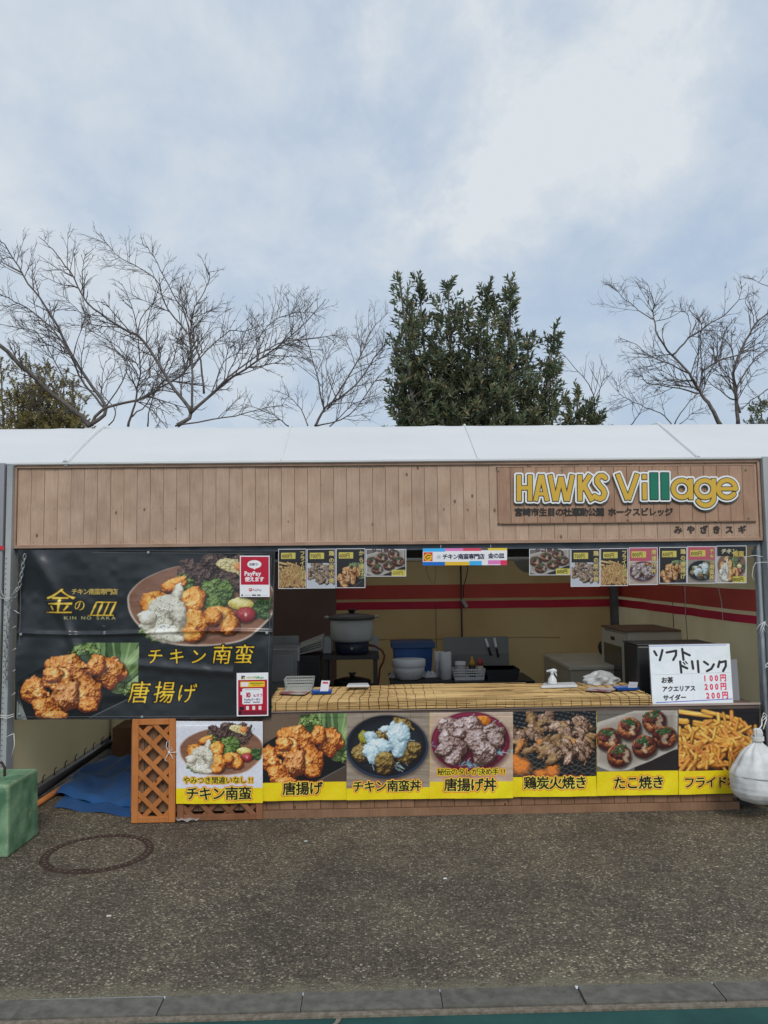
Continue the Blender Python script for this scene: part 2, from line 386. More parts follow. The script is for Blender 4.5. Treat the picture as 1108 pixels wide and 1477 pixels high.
    def text(s, st, x, y, h, layers, wx=1.0, slant=0, gap=0, step=None, vertical=False, brush=0):
        """x,y left/baseline in local units; h em height; layers: (grow in em, colour)"""
        p = s.px/h
        for grow, col in layers:
            cx = x; cy = y
            for k, ch in enumerate(st):
                a = adv(ch)*h*wx if step is None else step
                if ch != ' ':
                    d, wd = glyph(ch); l = wd[0]-.045 if ord(ch) < 256 else 0
                    v = (cy-s.Y)/h; u = (s.X-cx)/(h*wx)+l-v*slant
                    if (np.abs(u-.5) < .8).any():
                        dd = sample(d, u, v)
                        if brush: dd = dd+brush*(fbm(u*3+k*5, v*3, 40+k, 2)-.5)
                        s.fill(np.clip(.5-(dd-grow)/p, 0, 1), col)
                if vertical: cy += step or h*1.02
                else: cx += a+gap
        return cx
    def tw(s, st, h, wx=1.0, gap=0): return sum(adv(c)*h*wx+gap for c in st)
    def speck(s, sc_, amt, seed=3): s.C = np.clip(s.C*(1+(fbm(s.X/sc_, s.Y/sc_, seed, 3)-.5)[..., None]*amt), 0, 1)

GAIN = 1.22                                   # ink strength: paper white reads .75 here
def sheet(name, cv, quad, Y, m, parent=None, wob=None, gain=GAIN, yb=None):
    """print laid on a real sheet hanging in the place; quad = its four corners TL,TR,BR,BL (as seen) at depth Y (and yb at the foot)"""
    yb = Y if yb is None else yb
    tl, tr, br, bl = [np.array(P(px, py, y_)) for (px, py), y_ in zip(quad, (Y, Y, yb, yb))]
    u, v = np.meshgrid(np.linspace(0, 1, cv.nx), np.linspace(0, 1, cv.ny)); u = u[..., None]; v = v[..., None]
    W = (tl*(1-u)+tr*u)*(1-v)+(bl*(1-u)+br*u)*v
    if wob is not None: W[..., 1] += wob(u[..., 0], v[..., 0])
    me = bpy.data.meshes.new(name); nx, ny = cv.nx, cv.ny
    idx = np.arange(nx*ny).reshape(ny, nx)
    q = np.stack([idx[:-1, :-1], idx[1:, :-1], idx[1:, 1:], idx[:-1, 1:]], -1).reshape(-1, 4).astype(np.int32)
    me.vertices.add(nx*ny); me.vertices.foreach_set('co', W.reshape(-1).astype(np.float32))
    me.loops.add(q.size); me.loops.foreach_set('vertex_index', q.reshape(-1))
    me.polygons.add(len(q)); me.polygons.foreach_set('loop_start', np.arange(0, q.size, 4, dtype=np.int32)); me.polygons.foreach_set('loop_total', np.full(len(q), 4, np.int32))
    me.polygons.foreach_set('use_smooth', np.ones(len(q), bool))
    me.update(calc_edges=True)
    at = me.color_attributes.new('ink', 'FLOAT_COLOR', 'POINT')
    c = np.clip(cv.C, 0, 1); c = np.where(c <= .04045, c/12.92, ((c+.055)/1.055)**2.4)*gain
    rgba = np.concatenate([np.clip(c, .012, .92), np.ones((ny, nx, 1))], -1)
    at.data.foreach_set('color', rgba.reshape(-1).astype(np.float32)); me.materials.append(m); me.update()
    return put(name, me, parent)

# ---- distance-field lettering cut from sheet (marching squares)
def iso_mesh(mb, X, Z, D, level, y, thick, to):
    """area where D<level as a plate: front at y, thick backwards (+Y); to(x,z)->world x,z"""
    ny, nx = D.shape; ins = D < level; cache = {}
    def vert(a, b):
        key = (min(a, b), max(a, b))
        if key in cache: return cache[key]
        (i, j), (k, l) = a, b
        if a == b: x, z = X[j], Z[i]
        else:
            t = (level-D[i, j])/(D[k, l]-D[i, j]); x = X[j]+(X[l]-X[j])*t; z = Z[i]+(Z[k]-Z[i])*t
        wx, wz = to(x, z); mb.v.append((wx, y, wz)); cache[key] = len(mb.v)-1; return cache[key]
    segs = []
    for i in range(ny-1):
        j = 0
        while j < nx-1:
            cs = [(i, j), (i, j+1), (i+1, j+1), (i+1, j)]; st = [ins[c] for c in cs]
            if all(st):
                k = j
                while k < nx-2 and ins[i, k+2] and ins[i+1, k+2]: k += 1
                mb.f.append(tuple(vert(c, c) for c in ((i, j), (i, k+1), (i+1, k+1), (i+1, j)))); mb.smooth.append(False); j = k+1; continue
            if any(st):
                pl = []; cross = []
                for q in range(4):
                    a, b = cs[q], cs[(q+1) % 4]
                    if ins[a]: pl.append(vert(a, a))
                    if ins[a] != ins[b]: e = vert(a, b); pl.append(e); cross.append((e, ins[a]))
                if len(pl) > 2: mb.f.append(tuple(pl)); mb.smooth.append(False)
                for q in range(0, len(cross)):
                    if cross[q][1]: segs.append((cross[q][0], cross[(q+1) % len(cross)][0]))
            j += 1
    if thick:
        for a, b in segs:
            va, vb = mb.v[a], mb.v[b]; o = len(mb.v)
            mb.v += [(va[0], va[1]+thick, va[2]), (vb[0], vb[1]+thick, vb[2])]; mb.f.append((a, o, o+1, b)); mb.smooth.append(False)
def cap_sdf(X, Y, a, b, w, butt=True):
    a = np.array(a, float); b = np.array(b, float); l = np.linalg.norm(b-a)+1e-9; d = (b-a)/l
    u = (X-a[0])*d[0]+(Y-a[1])*d[1]; v = -(X-a[0])*d[1]+(Y-a[1])*d[0]
    if butt:
        qx = np.abs(u-l/2)-l/2; qy = np.abs(v)-w; return np.hypot(np.maximum(qx, 0), np.maximum(qy, 0))+np.minimum(np.maximum(qx, qy), 0)
    t = np.clip(u, 0, l); return np.hypot(u-t, v)-w

# ------------------------------------------------------------------ the printed food photographs
KARA = [(104, 46, 16), (176, 98, 40), (214, 144, 72), (236, 186, 118), (250, 224, 174)]
GOLD = [(112, 54, 18), (184, 106, 42), (218, 146, 66), (236, 184, 106), (248, 220, 166)]
SAUCE = [(140, 132, 116), (184, 178, 160), (210, 206, 190), (228, 226, 214), (242, 240, 232)]
GREEN = [(44, 60, 32), (84, 108, 56), (122, 146, 82), (164, 184, 120), (200, 214, 160)]
REDL = [(44, 34, 34), (72, 54, 52), (100, 80, 74), (126, 108, 96), (150, 134, 118)]
GREYM = [(36, 25, 20), (88, 66, 54), (134, 106, 88), (176, 148, 128), (226, 208, 192)]
def f_karaage(cv, bg=True):
    X, Y = cv.X, cv.Y
    if bg:
        cv.poly([(500, 75), (1050, 75), (1050, 520), (900, 420), (560, 200)], (50, 70, 40))
        for k, (a, b, c, d) in enumerate([((640, 60), (760, 60), (760, 300), (700, 330)), ((770, 60), (880, 60), (900, 300), (800, 300)), ((890, 60), (1050, 60), (960, 260), (900, 250)), ((1050, 90), (1050, 200), (900, 370), (880, 300)), ((1050, 210), (1050, 330), (940, 420), (890, 380)), ((1050, 340), (1050, 500), (970, 470), (960, 420))]):
            cv.poly([a, b, c, d], [(112, 136, 86), (72, 96, 60), (108, 134, 86), (142, 162, 112), (98, 124, 74), (156, 176, 128)][k], nz=26, ns=60, seed=k)
            cv.stroke([((a[0]+b[0])/2, (a[1]+b[1])/2), ((c[0]+d[0])/2, (c[1]+d[1])/2)], 7, (170, 192, 136), 6)
        for k, (x, y, r) in enumerate([(560, 140, 62), (640, 120, 58), (680, 170, 50)]): cv.lump(x, y, r, r*.8, GREEN, seed=k+3, bump=.6, warp=.5, gr=18)
        for k, (x, y, r) in enumerate([(900, 450, 50), (950, 480, 45), (840, 520, 50), (800, 560, 42), (990, 440, 40), (870, 490, 44)]): cv.lump(x, y, r*1.2, r*.7, GREEN, rot=-.5, seed=k+13, bump=.6, warp=.5, gr=14)
    cv.poly([(60, 380), (260, 270), (800, 480), (980, 540), (600, 720), (130, 720), (70, 560)], (26, 26, 28), nz=10, ns=50)
    cv.stroke([(960, 552), (650, 700)], 5, (120, 122, 120), 3)
    for k, (x, y, rx, ry, ro) in enumerate([(770, 320, 175, 125, .55), (440, 300, 195, 125, .12), (180, 470, 115, 108, .2), (620, 500, 135, 150, 0), (390, 380, 120, 95, .3), (430, 545, 105, 150, .35), (280, 630, 112, 102, 0), (370, 690, 90, 50, 0), (690, 270, 80, 90, .2), (330, 340, 80, 70, 0), (640, 590, 80, 60, 0)]):
        cv.lump(x, y, rx, ry, KARA if k != 5 else [(90, 44, 20), (150, 88, 44), (196, 130, 74), (222, 166, 112), (240, 204, 160)], ro, seed=21+k*3, bump=.34, warp=.34, gr=46, shadow=.75)
def pl_smooth(p, n=5):
    o = []; m = len(p)
    for i in range(m):
        a, b, c, d = [np.array(p[(i+k-1) % m], float) for k in range(4)]
        for k in range(n): t = k/n; o.append(tuple(.5*(2*b+(c-a)*t+(2*a-5*b+4*c-d)*t*t+(3*b-a-3*c+d)*t**3)))
    return o
def f_plate(cv):
    # oval brown plate with fried chicken, white sauce, lettuce, tomato
    def plate_pts(k, oy=0):
        pts = pl_smooth([(8, 400), (20, 320), (120, 220), (300, 140), (430, 115), (650, 90), (850, 120), (1020, 230), (1085, 350), (1070, 470), (980, 580), (850, 670), (640, 705), (380, 702), (200, 650), (90, 560), (30, 480)])
        return [(545+(x-545)*k, 405+(y-405)*k+oy) for x, y in pts]
    cv.poly(plate_pts(1.0, 6), (196, 176, 162), 3); cv.poly(plate_pts(.975), (128, 92, 74), 4)
    m = cv.poly(plate_pts(.975), None)
    cv.fill(m*sst(300, 700, cv.Y+.1*cv.X)*.6, (150, 108, 86))
    cv.fill(m*.3*sst(.4, .7, fbm(cv.X/200, cv.Y/25, 5)), (96, 66, 54))
    for k in range(18):
        a = random.Random(k).uniform(0, 1); r_ = random.Random(k+50)
        x, y = r_.uniform(390, 860), r_.uniform(70, 330)
        if y < 60+abs(x-600)*.15: continue
        cv.lump(x, y, r_.uniform(55, 95), r_.uniform(45, 80), REDL if y < 230 else GREEN[:4], r_.uniform(-1, 1), seed=k+70, bump=.8, warp=.55, gr=26, shadow=.3)
    for k, (x, y, rx, ry) in enumerate([(450, 110, 62, 48), (590, 90, 60, 60), (540, 190, 80, 60)]): cv.lump(x, y, rx, ry, REDL, seed=k+40, bump=.8, warp=.5, gr=24, shadow=.2)
    for k, (x, y, rx, ry) in enumerate([(740, 120, 90, 48), (790, 170, 60, 40)]): cv.lump(x, y, rx, ry, [(150, 136, 90), (206, 192, 140), (226, 214, 168), (238, 228, 190)], seed=k+44, bump=.7, warp=.5, gr=18, shadow=.2)
    cv.lump(830, 130, 44, 40, [(190, 110, 60), (232, 158, 96), (244, 190, 130)], seed=6, bump=.4, warp=.5, shadow=.2)
    for k, (x, y, rx, ry) in enumerate([(760, 230, 80, 60), (820, 270, 60, 50)]): cv.lump(x, y, rx, ry, REDL, seed=k+48, bump=.8, warp=.5, gr=22, shadow=.4)
    for k, (x, y, rx, ry) in enumerate([(620, 300, 80, 80), (690, 370, 90, 60), (640, 420, 70, 40), (720, 300, 60, 60)]): cv.lump(x, y, rx, ry, GREEN[:4], seed=k+58, bump=.7, warp=.45, gr=30, shadow=.4)
    for k in range(26):
        r_ = random.Random(k+150); cv.lump(r_.uniform(930, 1040), r_.uniform(380, 500), 26, 22, [(30, 50, 28), (58, 86, 46), (92, 118, 70), (130, 150, 100)], seed=k, bump=.8, warp=.6, gr=9, shadow=.3)
    cv.lump(840, 405, 92, 48, [(170, 150, 70), (206, 190, 110), (226, 214, 150), (236, 230, 184)], .05, seed=8, bump=.15, warp=.15, shadow=.4)
    cv.lump(872, 485, 72, 60, [(96, 24, 30), (140, 42, 50), (168, 60, 66), (200, 110, 110)], seed=9, bump=.05, warp=.05, shadow=.6); cv.ell(872, 484, 8, 12, (240, 220, 214), soft=4)
    for k, (x, y, rx, ry, ro) in enumerate([(340, 265, 100, 48, -.4), (200, 380, 90, 70, -.3), (490, 370, 95, 95, .4), (160, 400, 60, 70, 0), (690, 520, 130, 100, .2), (760, 560, 70, 70, 0), (500, 560, 105, 115, .1), (640, 500, 70, 70, 0), (470, 640, 90, 50, 0)]):
        cv.lump(x, y, rx, ry, GOLD, ro, seed=90+k, bump=.4, warp=.28, gr=60, shadow=.6)
    for k, (x, y) in enumerate([(140, 610), (180, 640), (215, 665)]): cv.lump(x, y, 34, 24, GREEN, seed=k, bump=.7, warp=.6, gr=12, shadow=0)
    for k, (x, y, rx, ry, ro) in enumerate([(370, 330, 38, 80, .35), (290, 420, 120, 90, -.3), (330, 520, 120, 110, 0), (230, 540, 120, 90, 0), (160, 510, 70, 60, 0), (300, 620, 140, 65, .12), (390, 470, 60, 70, 0), (345, 655, 85, 36, .1)]):
        cv.lump(x, y, rx, ry, SAUCE, ro, seed=120+k, bump=.22, warp=.3, gr=50, shadow=.22 if k < 2 else .1)
    for k in range(70):
        r_ = random.Random(k+7); x, y = r_.gauss(285, 42), r_.gauss(480, 75); cv.stroke([(x, y), (x+r_.uniform(-7, 7), y+r_.uniform(-6, 6))], 3.5, (84, 82, 60), 2)
def wood_bg(cv, box, c1, c2, n=3):
    cv.rect(*box, c1); X, Y = cv.X, cv.Y
    m = ((X >= box[0]) & (X <= box[2]) & (Y >= box[1]) & (Y <= box[3]))*sst(.35, .7, fbm(X/220, Y/14, 5)); cv.fill(m*.6, c2)
def f_bowl1(cv, bg=True):
    if bg:
        wood_bg(cv, (15, 20, 556, 520), (150, 138, 124), (122, 108, 94))
        for x in (125, 430): cv.stroke([(x, 30), (x+5, 130)], 3, (110, 96, 84), 3)
    cv.ell(280, 262, 264, 206, (66, 56, 52), soft=14); cv.ell(280, 254, 262, 202, (24, 28, 36), soft=2); cv.ell(281, 258, 262, 196, (44, 56, 74), soft=3)
    cv.ell(280, 250, 250, 190, (22, 24, 30), soft=2); cv.ell(282, 256, 226, 168, (34, 36, 42), soft=14)
    r_ = random.Random(4)
    for k in range(150):
        a = r_.uniform(0, 6.28); q = r_.uniform(.2, 1)**.5; x, y = 285+175*q*math.cos(a), 270+140*q*math.sin(a)
        b = r_.uniform(-1.2, 1.2); g = r_.choice([(176, 196, 190), (140, 164, 160), (196, 208, 196), (150, 176, 190)])
        cv.stroke([(x, y), (x+26*math.cos(b), y+26*math.sin(b)+8)], 4, g, 2)
    cv.lump(130, 190, 34, 44, [(110, 104, 30), (150, 146, 50), (178, 172, 80)], seed=2, bump=.5)
    BR = [(52, 38, 18), (96, 76, 38), (136, 112, 62), (168, 146, 90), (196, 180, 130)]
    for k, (x, y, rx, ry, ro) in enumerate([(250, 180, 50, 34, 0), (380, 110, 70, 36, .3), (112, 292, 56, 62, .2), (410, 300, 84, 58, -.35), (450, 260, 50, 40, 0)]): cv.lump(x, y, rx, ry, BR, ro, seed=30+k, bump=.5, warp=.3, gr=22)
    for k, (x, y, rx, ry, ro) in enumerate([(180, 190, 44, 42, 0), (270, 140, 44, 20, -.2), (350, 180, 66, 82, .2), (350, 240, 66, 70, 0), (230, 255, 84, 54, -.2), (180, 285, 60, 48, .3), (190, 325, 36, 40, 0), (390, 165, 40, 60, .3)]):
        cv.lump(x, y, rx, ry, [(120, 146, 158), (160, 184, 194), (186, 206, 212), (206, 220, 224), (226, 234, 234)], ro, seed=50+k, bump=.25, warp=.35, gr=30, shadow=.2)
    cv.lump(265, 355, 66, 72, BR, 0, seed=60, bump=.5, warp=.22, gr=26)
def f_bowl2(cv, bg=True):
    if bg:
        wood_bg(cv, (556, 20, 1092, 520), (188, 166, 146), (166, 140, 118))
        cv.rect(556, 20, 1092, 40, (196, 180, 166))
    cv.ell(815, 236, 254, 200, (90, 66, 62), soft=14); cv.ell(815, 222, 250, 192, (96, 26, 48), soft=2); cv.ell(815, 216, 236, 178, (128, 44, 70), soft=3); cv.ell(815, 222, 222, 166, (84, 26, 44), soft=8)
    r_ = random.Random(9)
    for k in range(140):
        x, y = r_.choice([(800, 365), (985, 290), (650, 240), (850, 90)]); x += r_.gauss(0, 40); y += r_.gauss(0, 12); b = r_.uniform(-1.2, 1.2)
        cv.stroke([(x, y), (x+22*math.cos(b), y+22*math.sin(b))], 4, r_.choice([(110, 168, 190), (140, 196, 206), (96, 146, 150), (180, 206, 200)]), 2)
    cv.lump(900, 85, 46, 30, [(160, 90, 20), (204, 130, 44), (224, 160, 80)], .2, seed=3, bump=.3)
    KD = [(78, 56, 50), (132, 106, 98), (170, 148, 142), (198, 184, 184), (224, 216, 220)]
    for k, (x, y, rx, ry, ro) in enumerate([(680, 130, 62, 66, 0), (745, 120, 44, 40, 0), (820, 120, 72, 68, .2), (965, 170, 72, 64, .3), (990, 215, 40, 50, 0), (650, 200, 40, 60, 0), (742, 172, 40, 36, 0), (850, 210, 84, 76, 0), (694, 268, 96, 74, -.1), (895, 292, 76, 76, .2), (700, 330, 60, 40, 0), (640, 280, 50, 34, 0)]):
        cv.lump(x, y, rx, ry, KD, ro, seed=200+k, bump=.6, warp=.32, gr=30, shadow=.6)
def f_char(cv, bg=True):
    box = (18, 45, 556, 470)
    if bg:
        cv.rect(*box, (26, 28, 30)); X, Y = cv.X, cv.Y; inb = ((X > box[0]) & (X < box[2]) & (Y > box[1]) & (Y < box[3]))
        a = np.abs(((Y-.22*X)/26) % 1-.5); b = np.abs(((X+Y*.6)/34) % 1-.5); cv.fill(inb*sst(.25, .4, a)*sst(.12, .25, b)*.6*(Y < 200)*(.4+.6*fbm(X/60, Y/60, 2)), (150, 156, 158))
        for k, (x, y, rx, ry) in enumerate([(70, 400, 90, 70), (270, 420, 60, 70), (30, 350, 50, 40), (200, 440, 60, 30)]): cv.fill(inb*sst(1.1, .3, np.hypot((X-x)/rx, (Y-y)/ry)+.5*(fbm(X/20, Y/20, k)-.5)), (232, 130, 48))
        w1 = np.abs(((Y+.5*X+6*np.sin(X/14))/30) % 1-.5); w2 = np.abs(((Y-.6*X+6*np.sin(X/14))/34) % 1-.5)
        cv.fill(inb*(Y > 320)*np.maximum(sst(.42, .48, w1), sst(.42, .48, w2))*.75, (120, 112, 108))
    r_ = random.Random(31)
    pcs = []
    for k in range(84):
        a = r_.uniform(0, 6.28); q = r_.uniform(0, 1)**.55; x, y = 290+270*q*math.cos(a), 225+(140 if math.sin(a) > 0 else 165)*q*math.sin(a)
        if x < 190 and y > 300 or y < 90 and x < 150: continue
        pcs.append((y, x, r_.uniform(34, 72), r_.uniform(18, 32), r_.uniform(-1.3, 1.3), r_.random()))
    for k, (y, x, rx, ry, ro, c) in enumerate(sorted(pcs)):
        pal = GREYM if c < .62 else ([(84, 62, 40), (128, 98, 66), (166, 136, 98), (196, 172, 136)] if c < .85 or y < 250 else [(110, 60, 26), (170, 104, 52), (200, 144, 90), (220, 180, 130)])
        cv.lump(x, y, rx, ry, pal, ro, seed=300+k, bump=.34, warp=.42, gr=24, shadow=.85)
def f_tako(cv, bg=True):
    if bg:
        cv.rect(556, 40, 1092, 435, (104, 98, 92)); cv.fill(((cv.X > 800) & (cv.X < 1092) & (cv.Y > 300) & (cv.Y < 435)).astype(float), (38, 34, 34))
        cv.poly([(556, 120), (800, 45), (1075, 45), (1075, 290), (900, 370), (760, 425), (640, 430), (556, 395)], (176, 170, 160), nz=6, ns=80)
        cv.poly([(566, 150), (800, 65), (1055, 60), (1055, 270), (890, 345), (750, 398), (640, 400), (566, 370)], (150, 140, 130), 12)
    r_ = random.Random(17)
    for k, (x, y) in enumerate([(925, 115), (765, 160), (630, 225), (990, 220), (860, 278), (700, 335)]):
        cv.lump(x, y, 78, 76, [(60, 28, 20), (118, 64, 42), (172, 114, 72), (206, 164, 118), (232, 208, 172)], 0, seed=400+k, bump=.12, warp=.08, gr=30, shadow=.75)
        cv.lump(x-4, y-24, 62, 44, [(44, 20, 18), (86, 38, 34), (118, 62, 52), (150, 100, 84)], 0, seed=420+k, bump=.3, warp=.35, shadow=0)
        for q in range(2):
            dx = r_.uniform(-50, 10); cv.stroke([(x+dx, y-44), (x+dx+40, y-34), (x+dx+52, y-8), (x+dx+34, y+8), (x+dx+50, y+34)], 7, (206, 196, 164), 7)
        for q in range(16):
            cv.lump(x+r_.gauss(0, 20), y-42+r_.gauss(0, 12), 12, 8, [(24, 44, 24), (52, 84, 46), (110, 130, 96)], r_.uniform(-1, 1), seed=q, bump=.5, warp=.5, gr=5, shadow=.2)
def f_fries(cv, bg=True):
    # local box (0,20)-(640,480)
    if bg: cv.rect(0, 0, 640, 480, (30, 28, 32))
    r_ = random.Random(5)
    def fry(x, y, a, l, wd, c):
        dx, dy = math.cos(a)*l/2, math.sin(a)*l/2; base, hi = c
        cv.stroke([(x-dx+3, y-dy+7), (x+dx+3, y+dy+7)], wd*1.05, (92, 50, 20), 7)
        cv.stroke([(x-dx, y-dy), (x+r_.uniform(-6, 6), y+r_.uniform(-5, 5)), (x+dx, y+dy)], wd, base, 3)
        cv.stroke([(x-dx*.9, y-dy*.9-wd*.22), (x+dx*.9, y+dy*.9-wd*.22)], wd*.35, hi, 6)
    cols = [((206, 150, 62), (234, 196, 110)), ((220, 168, 76), (242, 208, 130)), ((188, 124, 46), (222, 172, 90)), ((200, 128, 60), (228, 168, 96))]
    for x, y, a, l, wd in [(130, 45, .15, 260, 30), (330, 60, .25, 280, 26), (40, 100, .1, 60, 40), (20, 250, 1.5, 200, 30), (90, 200, .1, 160, 34), (360, 120, .08, 300, 30), (420, 160, .22, 280, 30)]: fry(x, y, a, l, wd, cols[r_.randrange(2)])
    items = []
    for k in range(190):
        y = 120+330*r_.random()**.8; wdt = 120+min(220, (y-90)*1.2)
        items.append((y, 330+r_.uniform(-1, 1)*wdt))
    for y, x in sorted(items):
        a = r_.gauss(.1, .7) if y < 300 else r_.uniform(-1.5, 1.5); l = r_.uniform(120, 220) if y < 260 else r_.uniform(40, 130)
        fry(x, y, a, l, r_.uniform(14, 27), cols[r_.randrange(4)])
    m = sst(140, 330, cv.Y)*(.4*sst(.45, .7, fbm(cv.X/60, cv.Y/50, 8)))*((cv.Y < 480) & (cv.X > 60)); cv.fill(m, (150, 74, 30))

# ------------------------------------------------------------------ ground, kerb, green road
def asphalt():
    m = bpy.data.materials.new('asphalt'); m.use_nodes = True
    t = m.node_tree; b = t.nodes['Principled BSDF']; b.inputs['Roughness'].default_value = .85; b.inputs['Specular IOR Level'].default_value = .25
    nd = t.nodes.new; lk = t.links.new; c = nd('ShaderNodeTexCoord')
    def no(sc_, de, st=None, ro=.5):
        n = nd('ShaderNodeTexNoise'); n.inputs['Scale'].default_value = sc_; n.inputs['Detail'].default_value = de; n.inputs['Roughness'].default_value = ro
        if st: q = nd('ShaderNodeMapping'); q.inputs['Scale'].default_value = st; lk(c.outputs['Object'], q.inputs[0]); lk(q.outputs[0], n.inputs['Vector'])
        else: lk(c.outputs['Object'], n.inputs['Vector'])
        return n.outputs['Fac']
    def rp(f, stops):
        r = nd('ShaderNodeValToRGB'); lk(f, r.inputs[0]); e = r.color_ramp.elements
        while len(e) < len(stops): e.new(.5)
        for k, (p, col) in enumerate(stops): e[k].position = p; e[k].color = col
        return r.outputs[0]
    def mixc(f, a, bb, bt='MIX'):
        n = nd('ShaderNodeMix'); n.data_type = 'RGBA'; n.blend_type = bt
        for i, v in ((0, f), (6, a), (7, bb)):
            if isinstance(v, (int, float, tuple)): n.inputs[i].default_value = v
            else: lk(v, n.inputs[i])
        return n.outputs[2]
    v = nd('ShaderNodeTexVoronoi'); v.inputs['Scale'].default_value = 100; lk(c.outputs['Object'], v.inputs['Vector'])
    sr = nd('ShaderNodeSeparateColor'); lk(v.outputs['Color'], sr.inputs[0])
    stone = rp(sr.outputs[0], [(.0, (.054, .043, .035, 1)), (.40, (.098, .081, .063, 1)), (.72, (.155, .136, .103, 1)), (.94, (.27, .24, .18, 1)), (1, (.46, .42, .34, 1))])
    grout = rp(no(140, 4), [(.35, (.058, .049, .041, 1)), (.7, (.14, .122, .094, 1))])
    base = mixc(rp(v.outputs['Distance'], [(.35, (0, 0, 0, 1)), (.75, (1, 1, 1, 1))]), stone, grout)
    n1 = rp(no(1.4, 5, ro=.6), [(.36, (.86, .83, .82, 1)), (.64, (1.42, 1.38, 1.26, 1))]); base = mixc(1.0, base, n1, 'MULTIPLY')
    n2 = rp(no(14, 5, ro=.7), [(.36, (.84, .83, .83, 1)), (.64, (1.18, 1.17, 1.13, 1))]); base = mixc(1.0, base, n2, 'MULTIPLY')
    # sand and dust gathered along the kerb (worn, with its own ragged edge)
    sxyz = nd('ShaderNodeSeparateXYZ'); lk(c.outputs['Object'], sxyz.inputs[0])
    ad = nd('ShaderNodeMath'); ad.operation = 'MULTIPLY_ADD'; lk(no(9, 5, ro=.7), ad.inputs[0]); ad.inputs[1].default_value = -.34; lk(sxyz.outputs[1], ad.inputs[2])
    mr = nd('ShaderNodeMapRange'); mr.interpolation_type = 'SMOOTHSTEP'; lk(ad.outputs[0], mr.inputs[0]); mr.inputs[1].default_value = -2.22; mr.inputs[2].default_value = -2.07; mr.inputs[3].default_value = .92; mr.inputs[4].default_value = 0
    base = mixc(mr.outputs[0], base, rp(no(160, 3), [(.3, (.13, .115, .078, 1)), (.7, (.27, .24, .165, 1))]))
    # hair cracks filled with pale sand
    wv = nd('ShaderNodeTexVoronoi'); wv.feature = 'DISTANCE_TO_EDGE'; wv.inputs['Scale'].default_value = .75
    dm = nd('ShaderNodeVectorMath'); dm.operation = 'MULTIPLY_ADD'; nn = nd('ShaderNodeTexNoise'); nn.inputs['Scale'].default_value = 5; nn.inputs['Detail'].default_value = 5; lk(c.outputs['Object'], nn.inputs['Vector'])
    lk(nn.outputs['Color'], dm.inputs[0]); dm.inputs[1].default_value = (.35, .35, 0); lk(c.outputs['Object'], dm.inputs[2]); lk(dm.outputs[0], wv.inputs['Vector'])
    cr = nd('ShaderNodeMapRange'); lk(wv.outputs['Distance'], cr.inputs[0]); cr.inputs[1].default_value = .001; cr.inputs[2].default_value = .006; cr.inputs[3].default_value = 1; cr.inputs[4].default_value = 0
    cm = nd('ShaderNodeMath'); cm.operation = 'MULTIPLY'; lk(cr.outputs[0], cm.inputs[0]); lk(rp(no(.9, 2), [(.54, (0, 0, 0, 1)), (.6, (.8, .8, .8, 1))]), cm.inputs[1])
    base = mixc(cm.outputs[0], base, (.2, .175, .13, 1))
    lk(base, b.inputs['Base Color'])
    hb = nd('ShaderNodeMath'); hb.operation = 'SUBTRACT'; hb.inputs[0].default_value = 1; lk(v.outputs['Distance'], hb.inputs[1])
    bp = nd('ShaderNodeBump'); bp.inputs['Strength'].default_value = .8; bp.inputs['Distance'].default_value = .006; lk(hb.outputs[0], bp.inputs['Height']); lk(bp.outputs[0], b.inputs['Normal'])
    return m
M_asph = asphalt()
YK0, YK1, YK2 = G(554, 1429).y, G(554, 1455).y, G(554, 1462).y       # back of the kerb, its front, the edge of the green road
g = MB(); g.add([(-400, YK0, 0), (400, YK0, 0), (400, 600, 0), (-400, 600, 0)], [(0, 1, 2, 3)]); struct('ground', g, M_asph)
M_green = mat('green_road_paint', (.010, .058, .052, 1), .85, (.018, .082, .072, 1), 6, bump=.5, bscale=220)
g = MB(); g.add([(-400, -300, -.012), (400, -300, -.012), (400, YK2, -.012), (-400, YK2, -.012)], [(0, 1, 2, 3)]); struct('road', g, M_green)
M_mortar = mat('kerb_mortar', (.15, .12, .085, 1), .9, (.25, .21, .16, 1), 60, bump=.6, bscale=150)
g = MB(); g.add([(-60, YK2, -.011), (60, YK2, -.011), (60, YK0, -.011), (-60, YK0, -.011)], [(0, 1, 2, 3)]); 
g.box(-60, YK2, -.04, 60, YK1-.004, -.004); kerb = struct('kerb', g, M_mortar)
M_kerb = mat('kerb_stone', (.115, .108, .092, 1), .92, (.175, .163, .138, 1), 22, bump=.7, bscale=160, rand=.06, spec=.15, detail=9)
kl = .503; kx0 = G(237, 1442).x
kme = MB().box(-kl/2+.002, YK1, -.06, kl/2-.002, YK0-.001, .0015).mesh('kerb_stone', M_kerb)
for i in range(-12, 14):
    o = put('kerb_stone', kme, kerb, loc=(kx0+kl*(i+.5), rnd.uniform(-.001, .001), rnd.uniform(-.0012, .0002))); o.rotation_euler.z = rnd.uniform(-.003, .003)
# a cracked joint running through the green paint
g = MB(); j0 = G(490, 1461, -.012); pts = [(j0.x, YK2, 0), (j0.x-.006, YK2-.03, 0), (j0.x-.03, YK2-.06, 0), (j0.x-.034, YK2-.2, 0), (j0.x-.02, YK2-.8, 0)]
for (a, b) in zip(pts, pts[1:]): g.add([(a[0]-.008, a[1], -.008), (a[0]+.009, a[1], -.008), (b[0]+.009, b[1], -.008), (b[0]-.008, b[1], -.008)], [(0, 3, 2, 1)])
struct('joint_crack', g, M_mortar)
